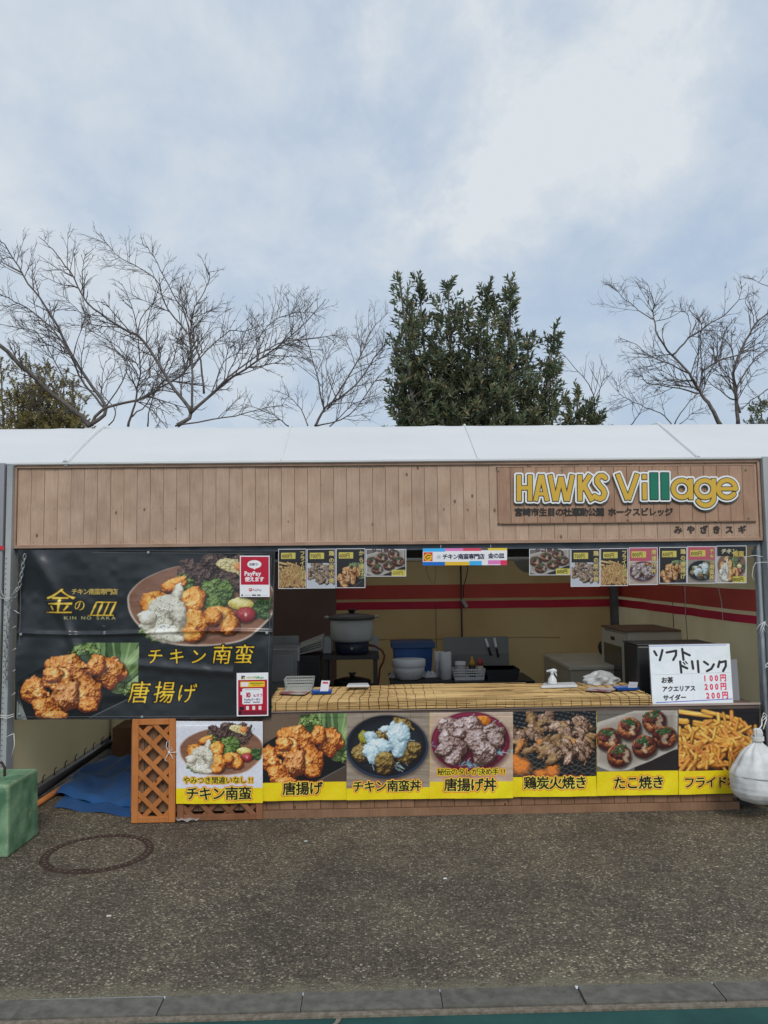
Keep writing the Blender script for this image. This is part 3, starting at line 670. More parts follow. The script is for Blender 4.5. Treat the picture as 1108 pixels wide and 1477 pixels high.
# loose grit and pale chips on the asphalt
g = MB()
for k in range(420):
    x = rnd.uniform(-2.6, 3.1); y = YK0+rnd.random()**1.2*3.1; s_ = rnd.uniform(.0015, .0042); h = [rnd.uniform(.6, 1.3) for _ in range(6)]
    g.add([(x-s_*h[0], y, 0), (x, y-s_*h[1], 0), (x+s_*h[2], y, 0), (x, y+s_*h[3], 0), (x, y, s_*h[4])], [(0, 1, 4), (1, 2, 4), (2, 3, 4), (3, 0, 4)])
tag(put('grit', g.mesh('grit', mat('pale_grit', (.24, .22, .18, 1), .8, (.55, .52, .45, 1), 90))), 'pale loose grit scattered over the brown asphalt', 'gravel', kind='stuff')
# iron ring of the manhole, its cover filled with asphalt
mc = (G(60, 1245)+G(218, 1218))/2; mrad = .292
M_iron = mat('rusty_iron', (.048, .030, .023, 1), .8, (.078, .050, .038, 1), 30, bump=.3, bscale=90, spec=.2)
mh = thing('manhole', 'round rusty iron manhole ring filled with asphalt in the ground near the green block', 'manhole', (mc.x, mc.y, 0))
g = MB(); n = 72
for k in range(n):
    th0, th1 = 2*math.pi*k/n, 2*math.pi*(k+1)/n
    ri, ro = mrad-.040, mrad+.004
    q = [(mc.x+r_*math.cos(t_), mc.y+r_*math.sin(t_), z) for t_ in (th0, th1) for r_, z in ((ri-.002, 0), (ri, .005), (ro, .005), (ro+.002, 0))]
    g.add(q, [(0, 4, 5, 1), (1, 5, 6, 2), (2, 6, 7, 3)])
part('ring', g, M_iron, mh)
g = MB(); g.add([(mc.x+(mrad-.04)*math.cos(2*math.pi*k/48), mc.y+(mrad-.04)*math.sin(2*math.pi*k/48), .0035) for k in range(48)], [tuple(range(48))]); part('cover', g, M_asph, mh)
sm_ = MB().box(-.006, -.003, 0, .006, .003, .0025).mesh('stud', mat('worn_iron', (.16, .13, .11, 1), .5))
for k in range(44):
    th = 2*math.pi*k/44; o = put('stud', sm_, mh, loc=(mc.x+(mrad-.018)*math.cos(th), mc.y+(mrad-.018)*math.sin(th), .0045)); o.rotation_euler.z = th
nt_ = MB().box(mc.x-.05, mc.y-mrad+.03, .004, mc.x+.04, mc.y-mrad+.052, .008); part('key_slot', nt_, M_iron, mh)

# ------------------------------------------------------------------ the tent
XL, XR = P(22, 731).x, P(1097, 721).x           # clear width of the stall front: -2.22 .. 2.59
ZB, ZT = 1.702, 2.236                            # fascia bottom and top
YR, YB = .64, 3.05                               # roof crest, back wall
tent = thing('market_tent', 'long white canvas tent roof over the food stall with beige striped side walls', 'tent', (0, 1.5, 0))
zc = P(554, 614, YR).z
seams = [P(97, 668).x, P(406, 664).x, P(690, 664).x, P(1005, 662).x]
xs_ = [-5.2]+seams+[6.2]
def roofpt(x, v, a, b):
    u = (x-a)/(b-a)
    sag = -.012*math.sin(math.pi*min(max(u, 0), 1))*math.sin(math.pi*min(v/.45, 1))+.004*math.sin(x*7+v*9)+.003*math.sin(x*23+v*5)+.010*max(0, math.sin(x*3.1+.6))**6*math.sin(math.pi*min(v/.45, 1))
    if v < .45: t = v/.45; return (x, -.03+(YR+.03)*t, ZT+.004+(zc-ZT-.004)*t+sag)
    if v < .55: t = (v-.45)/.1; return (x, YR+t*.5, zc+.0+.02*math.sin(t*math.pi)-.01*t)
    t = (v-.55)/.45; return (x, YR+.5+t*(YB+.05-YR-.5), zc-.01-(zc-ZT)*t**1.3+sag)
for k, (a, b) in enumerate(zip(xs_, xs_[1:])):
    g = MB().grid(lambda u, v: roofpt(a+.002+(b-a-.004)*u, v, a, b), 24, 30); part('roof_panel', g, M_roof, tent)
    if k:
        g = MB().tube([Vector(roofpt(a, v/20, a, a+1))+Vector((0, 0, .004)) for v in range(21)], .020 if k in (1,) else (.012 if k == 4 else .006), 8); part('seam_cord', g, M_roof, tent)
g = MB().box(-5.2, -.032, ZT+.001, 6.2, -.02, ZT+.012); part('eave_hem', g, M_roof, tent)
# posts
def channel(x0, x1, y0, y1, z1, m, name='post', **k):
    g = MB(); t = .006; g.box(x0, y0, 0, x1, y0+t, z1); g.box(x0, y0+t, 0, x0+t, y1, z1); g.box(x1-t, y0+t, 0, x1, y1, z1); return part(name, g, m, tent, **k)
M_post = mat('weathered_post', lin(150, 155, 157), .6, lin(180, 182, 180), 5, metal=.0, stretch=(1, 1, .3), bump=.1)
M_postg = mat('greenish_sheet', lin(122, 134, 122), .6, lin(160, 158, 164), 2.2, metal=.1, stretch=(1, 1, .5))
xa, xb, xc = P(-30, 760).x, P(12, 760).x, P(22, 760).x
channel(xb+.004, xc-.004, -.045, .05, ZT-.005, M_post)
pp = channel(xa, xb-.006, -.06, .04, ZT+.005, M_postg, label='wide greenish grey steel post at the left edge')
g = MB()
for k in range(46):
    z = .2+k*.032
    for xx in (xb+.012, ): g.tube([(xx, -.047, z), (xx, -.0455, z)], .0035, 6)
part('bolt_holes', g, M_black, tent, kind='stuff')
xr0, xr1 = P(1098, 720).x, P(1135, 720).x
channel(xr0, xr1, -.045, .05, ZT+.01, M_post)
xt = P(1094, 860, .10).x; g = MB().tube([(xt, .10, 0), (xt+.01, .10, ZT-.03)], .021, 14); part('corner_pole', g, M_steel, tent)
xt2 = P(1101, 1000, .05).x
g = MB().tube([(xt2+.005, .03, 0), (xt2+.002, .03, ZB+.02)], .014, 10); part('corner_pole', g, M_steel, tent)
g = MB(); zc_ = P(1088, 797, .1).z; g.tube([(xt+.002, .10, zc_-.02), (xt+.002, .10, zc_+.02)], .03, 14); part('pole_collar', g, M_steel, tent)
xlp = P(14, 980, .12).x
# back corner posts and frame
xbc = P(885, 850, YB-.1).x; g = MB().box(xbc-.035, YB-.14, 0, xbc+.035, YB-.07, 1.98); part('back_post', g, M_dsteel, tent)
g = MB().box(-2.2, YB-.14, 0, -2.13, YB-.07, 1.98); part('back_post', g, M_dsteel, tent)
xq = P(152, 1070, 2.0).x; g = MB().box(xq-.04, 2.0, 0, xq+.03, 2.07, 1.98); part('side_post', g, M_dark, tent)
g = MB().box(-2.26, YB-.13, 1.74, 2.66, YB-.05, 1.98); part('back_beam', g, M_dark, tent)
zr = P(675, 806, .35).z
g = MB().tube([(-2.2, .35, zr), (2.62, .35, zr)], .009, 10); part('front_rail', g, M_white, tent)
g = MB().box(-2.22, .42, zr-.012, 2.62, .46, zr+.10); part('front_beam', g, M_dark, tent)
zr2 = P(675, 793, .2).z
g = MB().box(XL, .02, ZB-.035, XR, .045, ZB+.1); part('front_beam', g, M_dsteel, tent)
# canvas walls with their red stripes
def canvas_mat():
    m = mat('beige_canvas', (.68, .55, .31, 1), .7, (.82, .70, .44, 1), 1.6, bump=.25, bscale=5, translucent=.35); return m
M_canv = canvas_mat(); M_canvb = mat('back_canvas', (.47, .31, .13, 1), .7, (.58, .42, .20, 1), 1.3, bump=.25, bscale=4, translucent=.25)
M_red1 = mat('red_stripe', (.60, .075, .055, 1), .6, (.66, .09, .065, 1), 3); M_red2 = mat('crimson_stripe', (.58, .015, .055, 1), .6, (.64, .022, .065, 1), 3)
zs = [P(650, y, YB).z for y in (843, 863, 867, 878)]
def wall_wave(s_, z): return .012*math.sin(s_*5.1+z*1.5)+.008*math.sin(s_*11.3+1)+.006*math.sin(z*4+s_*2)
XBR = P(893, 860, YB).x
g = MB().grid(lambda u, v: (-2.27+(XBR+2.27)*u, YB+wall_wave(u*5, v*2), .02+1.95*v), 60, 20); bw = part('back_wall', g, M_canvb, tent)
for (a, b, m_) in ((zs[1], zs[0], M_red1), (zs[3], zs[2], M_red2)):
    g = MB().grid(lambda u, v: (-2.26+(XBR+2.25)*u, YB-.005+wall_wave(u*5, ((a+(b-a)*v)-.02)/1.95*2), a+(b-a)*v), 60, 2); part('stripe', g, m_, bw)
# horizontal fold lines in the back canvas
for y_ in (921,):
    z_ = P(650, y_, YB).z; g = MB().tube([(-1.0+3.0*k/30, YB-.004+wall_wave((1.27+3.0*k/30)/(XBR+2.27)*5, (z_-.02)/1.95*2), z_+.003*math.sin(k)) for k in range(31)], .004, 5); part('fold_ridge', g, M_canvb, bw)
XFR = P(1093, 900, .12).x
def rw(u, v): return (XBR+(XFR+.01-XBR)*(1-u)+wall_wave(u*3, v*2)*.7, .12+(YB-.12)*u, .02+1.95*v)
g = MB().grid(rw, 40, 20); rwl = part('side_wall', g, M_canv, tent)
zf = [P(1090, y, .12).z for y in (851, 883, 889, 901)]
for (i0, i1, m_) in ((1, 0, M_red1), (3, 2, M_red2)):
    def sf(u, v):
        z = (zf[i0]*(1-u)+zs[i0]*u)*(1-v)+(zf[i1]*(1-u)+zs[i1]*u)*v; p = rw(u, (z-.02)/1.95); return (p[0]-.005, p[1], z)
    part('stripe', MB().grid(sf, 40, 2), m_, rwl)
def lw(u, v): return (-2.262+.012*math.sin(u*4), .05+(YB-.05)*u, .11+1.86*v)
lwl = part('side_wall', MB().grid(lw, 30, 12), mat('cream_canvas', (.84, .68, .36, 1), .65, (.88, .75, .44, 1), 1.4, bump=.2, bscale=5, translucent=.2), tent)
g = MB().box(-2.272, .03, .10, -2.25, .05, 1.8); part('canvas_hem', g, mat('cream_hem', (.62, .56, .42, 1), .6), lwl)
g = MB().tube([(-2.24, .06, .055), (-2.24, YB-.1, .055)], .028, 8); part('bottom_rail', g, M_black, tent)
g = MB()
for k in range(14): y = .15+k*.2; g.tube([(-2.238, y, .10), (-2.236, y, .14), (-2.226, y+.01, .155)], .004, 5)
part('hooks', g, M_black, tent, kind='stuff')
bp_ = single('wooden_pole', MB().tube([(-2.19, .22, .02), (-2.14, 1.5, .02)], .019, 10), M_lat, 'orange brown wooden pole lying on the ground along the cream wall', 'pole', (-2.17, .8, .0))
# brown partition inside at the left
xp = P(485, 870, 2.75).x
g = MB().box(-2.2, 2.72, .02, xp, 2.75, 1.85); single('partition_board', g, mat('brown_board', (.15, .09, .072, 1), .6, (.19, .12, .098, 1), 2.5), 'tall dark brown partition board inside the stall behind the steel box', 'partition', ((-2.2+xp)/2, 2.735, .02))
a = P(162, 1050, 1.7); b = P(196, 1110, 1.7)
single('wooden_crate', MB().box(a.x, 1.7, 0, b.x+.3, 2.05, a.z), mat('crate_wood', lin(96, 66, 44), .7, lin(120, 84, 56), 6), 'brown wooden box standing in the dark behind the blue tarp', 'box', (a.x+.15, 1.85, 0), bevel=.004)

# ------------------------------------------------------------------ plank fascia and its sign
fas = thing('plank_fascia', 'long fascia of pale brown cedar planks above the stall opening', 'fascia', ((XL+XR)/2, 0, ZB))
npl = 57; pw = (XR-XL-.03)/npl
plm = MB().box(-pw/2+.0006, 0, ZB+.018, pw/2-.0012, .015, ZT-.018).mesh('plank', M_fascia)
for k in range(npl):
    o = put('plank', plm, fas, loc=(XL+.015+pw*(k+.5), rnd.uniform(-.0012, .0012), 0), bevel=.0014)
part('top_rail', MB().box(XL, -.014, ZT-.022, XR, .016, ZT-.001), M_rail, fas, bevel=.002)
part('bottom_rail', MB().box(XL, -.014, ZB, XR, .016, ZB+.022), M_rail, fas, bevel=.002)
part('end_trim', MB().box(XL, -.013, ZB+.0225, XL+.012, .015, ZT-.0225), M_rail, fas); part('end_trim', MB().box(XR-.016, -.013, ZB+.0225, XR, .015, ZT-.0225), M_rail, fas)
part('backing_board', MB().box(XL+.004, .0175, ZB+.004, XR-.004, .024, ZT-.03), M_cntwood, fas)
g = MB(); zm = P(554, 729).z
for k in range(npl):
    for z in (zm, ZB+.035, ZT-.035):
        for dx in (-.28, .3):
            x = XL+.015+pw*(k+.5+dx); g.tube([(x, -.0026, z), (x, .001, z)], .0018, 6)
part('nails', g, mat('nail_heads', (.06, .05, .045, 1), .6), fas, kind='stuff')

sx0, sx1 = P(717, 700).x, P(1088, 700).x; sz1, sz0 = P(900, 673).z, P(900, 753).z
sg = thing('shop_sign', 'brown plank sign board with raised yellow white and green lettering', 'sign', ((sx0+sx1)/2, -.02, sz0))
ns = 20; sw = (sx1-sx0)/ns
spm = MB().box(-sw/2+.001, -.0165, sz0, sw/2-.001, -.0035, sz1).mesh('plank', M_sign)
for k in range(ns): put('plank', spm, sg, loc=(sx0+sw*(k+.5), rnd.uniform(-.001, .001), 0), bevel=.0018)
part('trim', MB().box(sx0-.002, -.019, sz1+.0005, sx1+.002, -.0035, sz1+.006), M_rail, sg); part('trim', MB().box(sx0-.002, -.0185, sz0-.004, sx1+.002, -.0035, sz0-.0005), M_sign, sg)
bm_ = mat('round_bolt', (.25, .2, .17, 1), .4, metal=.4)
for (x, y) in ((812, 677), (1082, 747), (907, 749), (720, 678), (1078, 677)):
    p = P(x, y, -.036); part('bolt', MB().tube([(p.x, -.023, p.z), (p.x, -.015, p.z)], .006, 10), bm_, sg)
# lettering: local units of the sign drawing, x right, y down
kS = .3502; oX, oY = 720, 665
p00, p10, p01 = P(oX, oY, -.035), P(oX+388, oY, -.035), P(oX, oY+125, -.035)
def sto(x, y): return (p00.x+(p10.x-p00.x)*x/1108*1.0+(p01.x-p00.x)*y/357, p00.z+(p10.z-p00.z)*x/1108+(p01.z-p00.z)*y/357)
M_yel = mat('sign_yellow', (.72, .44, .045, 1), .4, (.76, .47, .055, 1), 3); M_lw = mat('sign_white', (.84, .84, .82, 1), .45); M_lk = mat('sign_black', (.02, .018, .016, 1), .5)
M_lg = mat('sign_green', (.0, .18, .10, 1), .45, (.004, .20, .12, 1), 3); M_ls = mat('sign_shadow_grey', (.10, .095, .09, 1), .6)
def arc(cx, cy, r, a0, a1, n=20): return [(cx+r*math.cos(R(a0+(a1-a0)*k/n)), cy+r*math.sin(R(a0+(a1-a0)*k/n))) for k in range(n+1)]
def union(X, Y, prims):
    D = np.full(X.shape, 99.)
    for pr in prims:
        if pr[0] == 's': d = cap_sdf(X, Y, pr[1], pr[2], pr[3])
        elif pr[0] == 'r': d = np.abs(np.hypot(X-pr[1], Y-pr[2])-pr[3])-pr[4]
        elif pr[0] == 'p':
            d = np.full(X.shape, 99.)
            for a, b in zip(pr[1], pr[1][1:]): d = np.minimum(d, cap_sdf(X, Y, a, b, pr[2], False))
            if len(pr) > 3:                  # cut the round ends flat
                for (q, nrm) in pr[3]: d = np.maximum(d, (X-q[0])*nrm[0]+(Y-q[1])*nrm[1])
        D = np.minimum(D, d)
    return D
spath = arc(419, 84, 17, -20, -200, 14)+arc(414, 96, 22, 160, 100, 4)[1:-1]+[(424, 112)]+arc(412, 134, 20, -40, 60, 8)+[(404, 154), (391, 148)]
LET = {
 'H': ('Y', [('s', (81, 58), (81, 165), 9), ('s', (126, 58), (126, 165), 9), ('s', (80, 111), (127, 111), 8)]),
 'A': ('Y', [('s', (148, 165), (170, 58), 8.5), ('s', (196, 165), (174, 58), 8.5), ('s', (155, 136), (190, 136), 7)]),
 'W': ('Y', [('s', (208, 58), (228, 165), 8.5), ('s', (232, 165), (252, 66), 8.5), ('s', (254, 66), (274, 165), 8.5), ('s', (278, 165), (300, 58), 8.5)]),
 'K': ('Y', [('s', (330, 58), (330, 165), 9), ('s', (332, 122), (372, 58), 9), ('s', (346, 100), (380, 165), 9)]),
 'S': ('Y', [('p', [(434, 70), (424, 61), (411, 62), (401, 73), (402, 90), (412, 104), (425, 118), (431, 134), (425, 150), (413, 157), (398, 152), (390, 146)], 9.5)]),
 'V': ('Y', [('s', (485, 54), (524, 160), 9), ('s', (566, 54), (528, 160), 9)]),
 'i': ('Y', [('s', (595, 92), (595, 160), 9), ('s', (595, 56), (595, 76), 9)]),
 'l': ('G', [('s', (634, 50), (634, 159), 15.5)]), 'L': ('G', [('s', (679, 50), (679, 159), 15.5)]),
 'a': ('Y', [('r', 748, 116, 35, 9), ('s', (785, 74), (785, 160), 9)]),
 'g': ('Y', [('r', 843, 116, 35, 9), ('s', (880, 74), (880, 150), 9), ('p', arc(845, 150, 35, 0, 150, 16), 9)]),
 'e': ('Y', [('p', arc(934, 116, 36, 38, 360, 30), 9), ('s', (900, 116), (976, 116), 7)]),
}
for k, (ch, (colr, prims)) in enumerate(LET.items()):
    pts = []
    for pr in prims:
        if pr[0] == 's': pts += [pr[1], pr[2]]
        elif pr[0] == 'r': pts += [(pr[1]-pr[3], pr[2]-pr[3]), (pr[1]+pr[3], pr[2]+pr[3])]
        else: pts += pr[1]
    x0, x1 = min(p[0] for p in pts)-26, max(p[0] for p in pts)+26; y0, y1 = min(p[1] for p in pts)-26, max(p[1] for p in pts)+26
    gx = np.arange(x0, x1, 1.6); gy = np.arange(y0, y1, 1.6); X, Y = np.meshgrid(gx, gy); D = union(X, Y, prims); e = k*.0002
    g = MB(); iso_mesh(g, gx, gy, D, 10.5, -.034-e, .009, sto); base = part('letter', g, M_lw, sg)
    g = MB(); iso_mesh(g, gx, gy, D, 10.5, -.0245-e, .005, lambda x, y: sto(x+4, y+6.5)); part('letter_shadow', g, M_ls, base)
    g = MB(); iso_mesh(g, gx, gy, D, 3.5, -.0355-e, 0, sto); part('letter_outline', g, M_lk, base)
    g = MB(); iso_mesh(g, gx, gy, D, .2, -.0372-e, .0012, sto); part('letter_face', g, M_yel if colr == 'Y' else M_lg, base)
def cut_text(st, x, y, h, step, parent, depth, m, thick=.004, grow=.03, wx=1.0):
    for k, ch in enumerate(st):
        if ch == ' ': x += step*.45; continue
        d, wd = glyph(ch); n = d.shape[0]; gg = np.linspace(-.25, 1.25, n)
        g = MB(); iso_mesh(g, gg, gg, d, grow, depth-.0002*(k % 2), thick, lambda u, v: sto(x+u*h*wx, y-v*h)); part('letter', g, m, parent)
        x += step
cut_text('宮崎市生目の杜運動公園 ホークスビレッジ', 64, 223, 35, 33.4, sg, -.0215, M_lk, grow=.026)
cut_text('みやざきスギ', 722, 296, 34, 53, fas, -.006, mat('burnt_lettering', (.05, .035, .03, 1), .7), .004, .04)

# ------------------------------------------------------------------ counter, blind, lattice
ZC = P(650, 1009, -.03).z; ZP = P(650, 1023, -.02).z
xc0, xc1 = P(190, 1100, .03).x, P(1064, 1100).x
cnt = thing('serving_counter', 'long wooden serving counter with a brown plank front under the menu posters', 'counter', ((xc0+xc1)/2, .3, 0))
cpw = .0845; ncp = int((xc1-xc0)/cpw)
cpm = MB().box(-cpw/2+.0012, .012, .05, cpw/2-.0012, .03, ZP-.035).mesh('plank', M_cntwood)
for k in range(ncp+1):
    x = xc0+cpw*(k+.5)
    if x+cpw/2 <= xc1+.03: put('plank', cpm, cnt, loc=(x, rnd.uniform(-.001, .001), 0), bevel=.0018)
part('bottom_rail', MB().box(P(378, 1180).x, -.004, .0, xc1, .03, .048), M_rail if 0 else M_cntwood, cnt, bevel=.002)
M_ctop = mat('counter_top', lin(92, 78, 70), .55, lin(116, 98, 86), 6)
ZT2 = ZP-.006
part('top', MB().box(xc0, -.002, ZT2-.025, P(1096, 1020).x, .62, ZT2), M_ctop, cnt, bevel=.003)
part('raised_board', MB().box(P(391, 1020, -.03).x+.02, .004, ZT2+.001, P(940, 1020, -.03).x-.02, .60, ZC-.008), M_ctop, cnt)
part('back_panel', MB().box(xc0, .58, 0, xc1+.1, .60, ZP-.036), M_dark, cnt)
part('edge_strip', MB().box(P(380, 1025).x, -.012, ZP-.004, P(1096, 1018).x, -.003, ZP+.008), mat('pale_edge', lin(170, 150, 140), .6), cnt)
part('gap_shade_panel', MB().box(xc1, .015, .02, P(1092, 1100).x, .03, ZP-.036), M_black, cnt)  # black sheet added to paint the dark of the open gap beside the planks
# reed blind: bundles of split reeds (too many to count) tied with dark string
M_reed = mat('reeds', lin(170, 132, 76), .6, lin(232, 198, 136), 3, stretch=(1, 40, 40), lo=.3, hi=.7, detail=6)
rm_ = M_reed.node_tree; 
bl = thing('reed_blind', 'straw coloured reed blind draped over the counter edge', 'blind', (P(660, 1010).x, 0, ZC))
bx0, bx1 = P(391, 1020, -.03).x, P(940, 1020, -.03).x
prof = []                                       # path of the blind across the counter: from back edge over the front fold to the hem
for t in np.linspace(0, 1, 26): prof.append((.52-.52*t, ZC-.002+.010*(1-t)))
for a in range(1, 6): an = R(90*a/5); prof.append((-.012*math.sin(an)-.0, ZC-.014+.012*math.cos(an)))
hem = ZP+.006
for t in np.linspace(.1, 1, 7): prof.append((-.013-.004*t, ZC-.014-(ZC-.014-hem)*t))
# resample path by length
pl_ = [0]
for (a, b) in zip(prof, prof[1:]): pl_.append(pl_[-1]+math.hypot(b[0]-a[0], b[1]-a[1]))
def pathpt(s_):
    s_ = min(max(s_, 0), pl_[-1]); i = max(0, min(len(pl_)-2, int(np.searchsorted(pl_, s_))-1)); t = (s_-pl_[i])/(pl_[i+1]-pl_[i]+1e-9)
    y = prof[i][0]+(prof[i+1][0]-prof[i][0])*t; z = prof[i][1]+(prof[i+1][1]-prof[i][1])*t; return y, z
g = MB(); s_ = 0.0; q = 0
while s_ < pl_[-1]:
    y, z = pathpt(s_); r_ = rnd.uniform(.0014, .0024)
    x = bx0+rnd.uniform(-.02, .01)
    while x < bx1:
        l_ = rnd.uniform(.25, .9); x2 = min(x+l_, bx1+rnd.uniform(-.01, .015))
        nseg = 3; dz = [rnd.uniform(-.0012, .0012) for _ in range(nseg+1)]
        pts = [Vector((x+(x2-x)*k/nseg, y+dz[k]*.6-.004*math.sin(x*2.3)*(s_ > .5), z+dz[k]+.006*math.sin(x*3.1+1)*(s_ < .53)+.003*math.sin(x*9))) for k in range(nseg+1)]
        g.tube(pts, r_, 4, cap=False, sm=False); x = x2+rnd.uniform(0, .004)
    s_ += r_*1.75
part('reeds', g, M_reed, bl, kind='stuff')
g = MB().grid(lambda u, v: (bx0+.01+(bx1-bx0-.02)*u, pathpt(v*pl_[-1])[0]+(.003 if v > .8 else 0), pathpt(v*pl_[-1])[1]-.004), 2, 40)
part('backing', g, mat('reed_backing', lin(120, 88, 48), .8), bl)
M_bstr = mat('blind_string', lin(58, 42, 30), .8)
k = 0; x = bx0+.03
while x < bx1-.01:
    dx = rnd.uniform(-.012, .012); g = MB(); ph = rnd.uniform(0, 6)
    slant = .035*(1 if x < 0 else (-1 if x > 1.2 else .1))+rnd.uniform(-.01, .01)
    pts = []
    for q in range(24):
        s_ = pl_[-1]*q/23; y, z = pathpt(s_); f = max(0, .5-s_)/.5
        pts.append((x+slant*f*2+.004*math.sin(q*.7+ph), y-(.004 if s_ > .52 else .0), z+(.0045 if s_ <= .53 else .001)+.006*math.sin((x)*3.1+1)*(s_ < .53)))
    g.tube(pts, .0019, 4, cap=False); part('string', g, M_bstr, bl); x += rnd.uniform(.056, .068)

def lattice(name, px0, px1, pyt, pyb, Y, m, label, fr=.040, slat=.028, pitch=.128, phase=0):
    a, b = P(px0, pyb, Y), P(px1, pyt, Y); x0, x1 = a.x, b.x; z0, z1 = 0.004, b.z
    t = thing(name, label, 'lattice', ((x0+x1)/2, Y, 0))
    for (q0, q1) in ((x0, x0+fr), (x1-fr, x1)): part('stile', MB().box(q0, Y-.014, z0, q1, Y+.014, z1), m, t, bevel=.003)
    for (q0, q1) in ((z0, z0+fr*.9), (z1-fr*.9, z1)): part('rail', MB().box(x0+fr+.0005, Y-.013, q0, x1-fr-.0005, Y+.013, q1), m, t, bevel=.003)
    ix0, ix1, iz0, iz1 = x0+fr-.012, x1-fr+.012, z0+fr*.9-.012, z1-fr*.9+.012
    for sgn, yy in ((-1, Y-.005), (1, Y+.004)):
        c = -2.5+phase
        while c < 3:
            pts = []
            for X_ in (ix0, ix1):
                z = z0+c+sgn*(X_-x0)*1.0
                if iz0 <= z <= iz1: pts.append((X_, z))
            for Z_ in (iz0, iz1):
                X_ = x0+(Z_-z0-c)/sgn
                if ix0 < X_ < ix1: pts.append((X_, Z_))
            if len(pts) >= 2:
                (ax, az), (bx, bz) = pts[0], max(pts[1:], key=lambda p: math.hypot(p[0]-pts[0][0], p[1]-pts[0][1]))
                l_ = math.hypot(bx-ax, bz-az)
                if l_ > .03:
                    d = Vector(((bx-ax)/l_, 0, (bz-az)/l_)); nrm = Vector((-d.z, 0, d.x))
                    part('slat', MB().obox(((ax+bx)/2, yy, (az+bz)/2), d*l_/2, (0, .0038, 0), nrm*slat/2), m, t, bevel=.0012)
            c += pitch
    return t
lattice('lattice_panel', 190, 254, 1036, 1184, -.035, M_lat, 'orange brown diagonal lattice panel standing left of the menu posters', phase=.03)
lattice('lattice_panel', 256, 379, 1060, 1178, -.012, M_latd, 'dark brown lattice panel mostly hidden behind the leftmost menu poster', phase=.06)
# white string tied in a bow
def string_bow(cx, cy, Y, sc_, label, name='tied_string'):
    g = MB()
    def pt(dx, dy, dd=0): p = P(cx+dx*sc_, cy+dy*sc_, Y); return (p.x, Y-dd, p.z)
    for path in ([(0, 0), (-4, -8), (-3, -15), (0, -17), (0, -10), (0, 0)], [(0, 0), (5, -4), (3, -9), (1, -3), (0, 0)], [(0, 0), (-3, 6), (-6, 11), (-3, 13)], [(0, 0), (4, 5), (6, 10)], [(0, 0), (7, 0), (12, -1)]):
        g.tube([pt(a, b, .004+.003*math.sin(i)) for i, (a, b) in enumerate(path)], .0022, 5)
    g.tube([pt(-1.5, -1, .004), pt(1.5, 1, .004)], .005, 6)
    p = P(cx, cy, Y); return single(name, g, M_string, label, 'string', p)
string_bow(244, 1085, -.053, 1.0, 'white string tied in a bow on the orange lattice beside the leftmost menu poster')

# ------------------------------------------------------------------ menu posters
YEL = (238, 200, 34); OUT = [(.13, (206, 66, 36)), (.088, (240, 214, 96)), (.024, (26, 22, 16))]
PR = 1.7
def poster(x0, x1, yt0, yt1, yb0, yb1, draw, label, Y=-.02, lift=None, seed=1):
    cv = Cv(x0, (yt0+yt1)/2, x1, (yb0+yb1)/2, PR, YEL); draw(cv); cv.clip(); cv.set(0, 0, 1); g_ = cv.C.mean(-1, keepdims=True); cv.C = np.clip(g_+(cv.C-g_)*1.06, 0, 1); cv.speck(40, .10, seed); cv.speck(2.2, .10, seed+4)
    r_ = random.Random(seed); a, b, c_ = r_.uniform(0, 6), r_.uniform(3, 6), r_.uniform(0, 6)
    wob = lambda u, v: -.0028*np.sin(u*b+a)*(.3+v)-.0022*np.sin(v*7+u*3+c_)*(v > .05)-.0018*np.sin((u+v)*17+a)*sst(.6, 1, v)
    o = sheet('menu_poster', cv, [(x0, yt0), (x1, yt1), (x1, yb1), (x0, yb0)], Y, M_print, wob=wob)
    cpt = P((x0+x1)/2, (yt0+yb0)/2, Y); o.data.transform(Matrix.Translation(-cpt)); o.location = cpt
    return tag(o, label, 'poster', 'menu posters along the counter front')
def ttl(cv, st, cx, y, h, layers=OUT, step=None, slant=0, wx=1.0):
    step = step or h; ex = st.endswith('!!'); n_ = len(st)-(1.2 if ex else 0); cv.set(0, 0, 1); x_ = cx-step*n_/2
    cv.text(st[:-2] if ex else st, x_, y, h, layers, wx=wx, step=step, slant=slant, brush=.02)
    if ex: cv.text('!!', x_+step*(len(st)-2)+h*.25, y, h, layers, step=h*.42)
def d1(cv):
    cv.set(0, 0, 1); cv.rect(250, 1030, 385, 1137, (206, 208, 216)); cv.rect(250, 1036, 385, 1050, (214, 216, 222), soft=8)
    cv.box_map((5, 30, 1085, 705), (258.5, 1041, 380, 1118)); f_plate(cv); cv.set(0, 0, 1); cv.rect(250, 1137.5, 385, 1200, YEL)
    ttl(cv, 'やみつき間違いなし!!', 314, 1129.5, 10.5, [(.16, (206, 70, 44)), (.115, (240, 208, 60)), (.02, (36, 32, 12))], 10.2)
    ttl(cv, 'チキン南蛮', 315, 1152, 20, step=19.0)
poster(254, 379, 1040, 1040.5, 1159.5, 1158.5, d1, 'square poster of fried chicken plate with white sauce, leftmost of the seven along the counter', Y=-.04, seed=2)
def d2(cv):
    cv.set(0, 0, 1); cv.clip((370, 1020, 501, 1129)); cv.rect(370, 1020, 501, 1130, (78, 66, 58)); cv.rect(376, 1028, 440, 1070, (104, 88, 74), soft=20)
    cv.set(370-70*.1406+2, 1031-75*.158, .1406, .158); cv.poly([(60, 380), (300, 260), (900, 400), (930, 520), (560, 690), (200, 690), (60, 640)], (34, 32, 36)); cv.ell(120, 640, 80, 90, (96, 108, 96), soft=30); f_karaage(cv)
    cv.clip(); cv.set(0, 0, 1); cv.rect(376, 1128.5, 505, 1170, YEL); ttl(cv, '唐揚げ', 436, 1145, 20, step=19.2)
poster(379, 500, 1030, 1029, 1155.5, 1154, d2, 'poster with golden fried chicken pieces and green lettuce, no lines above its title', seed=3)
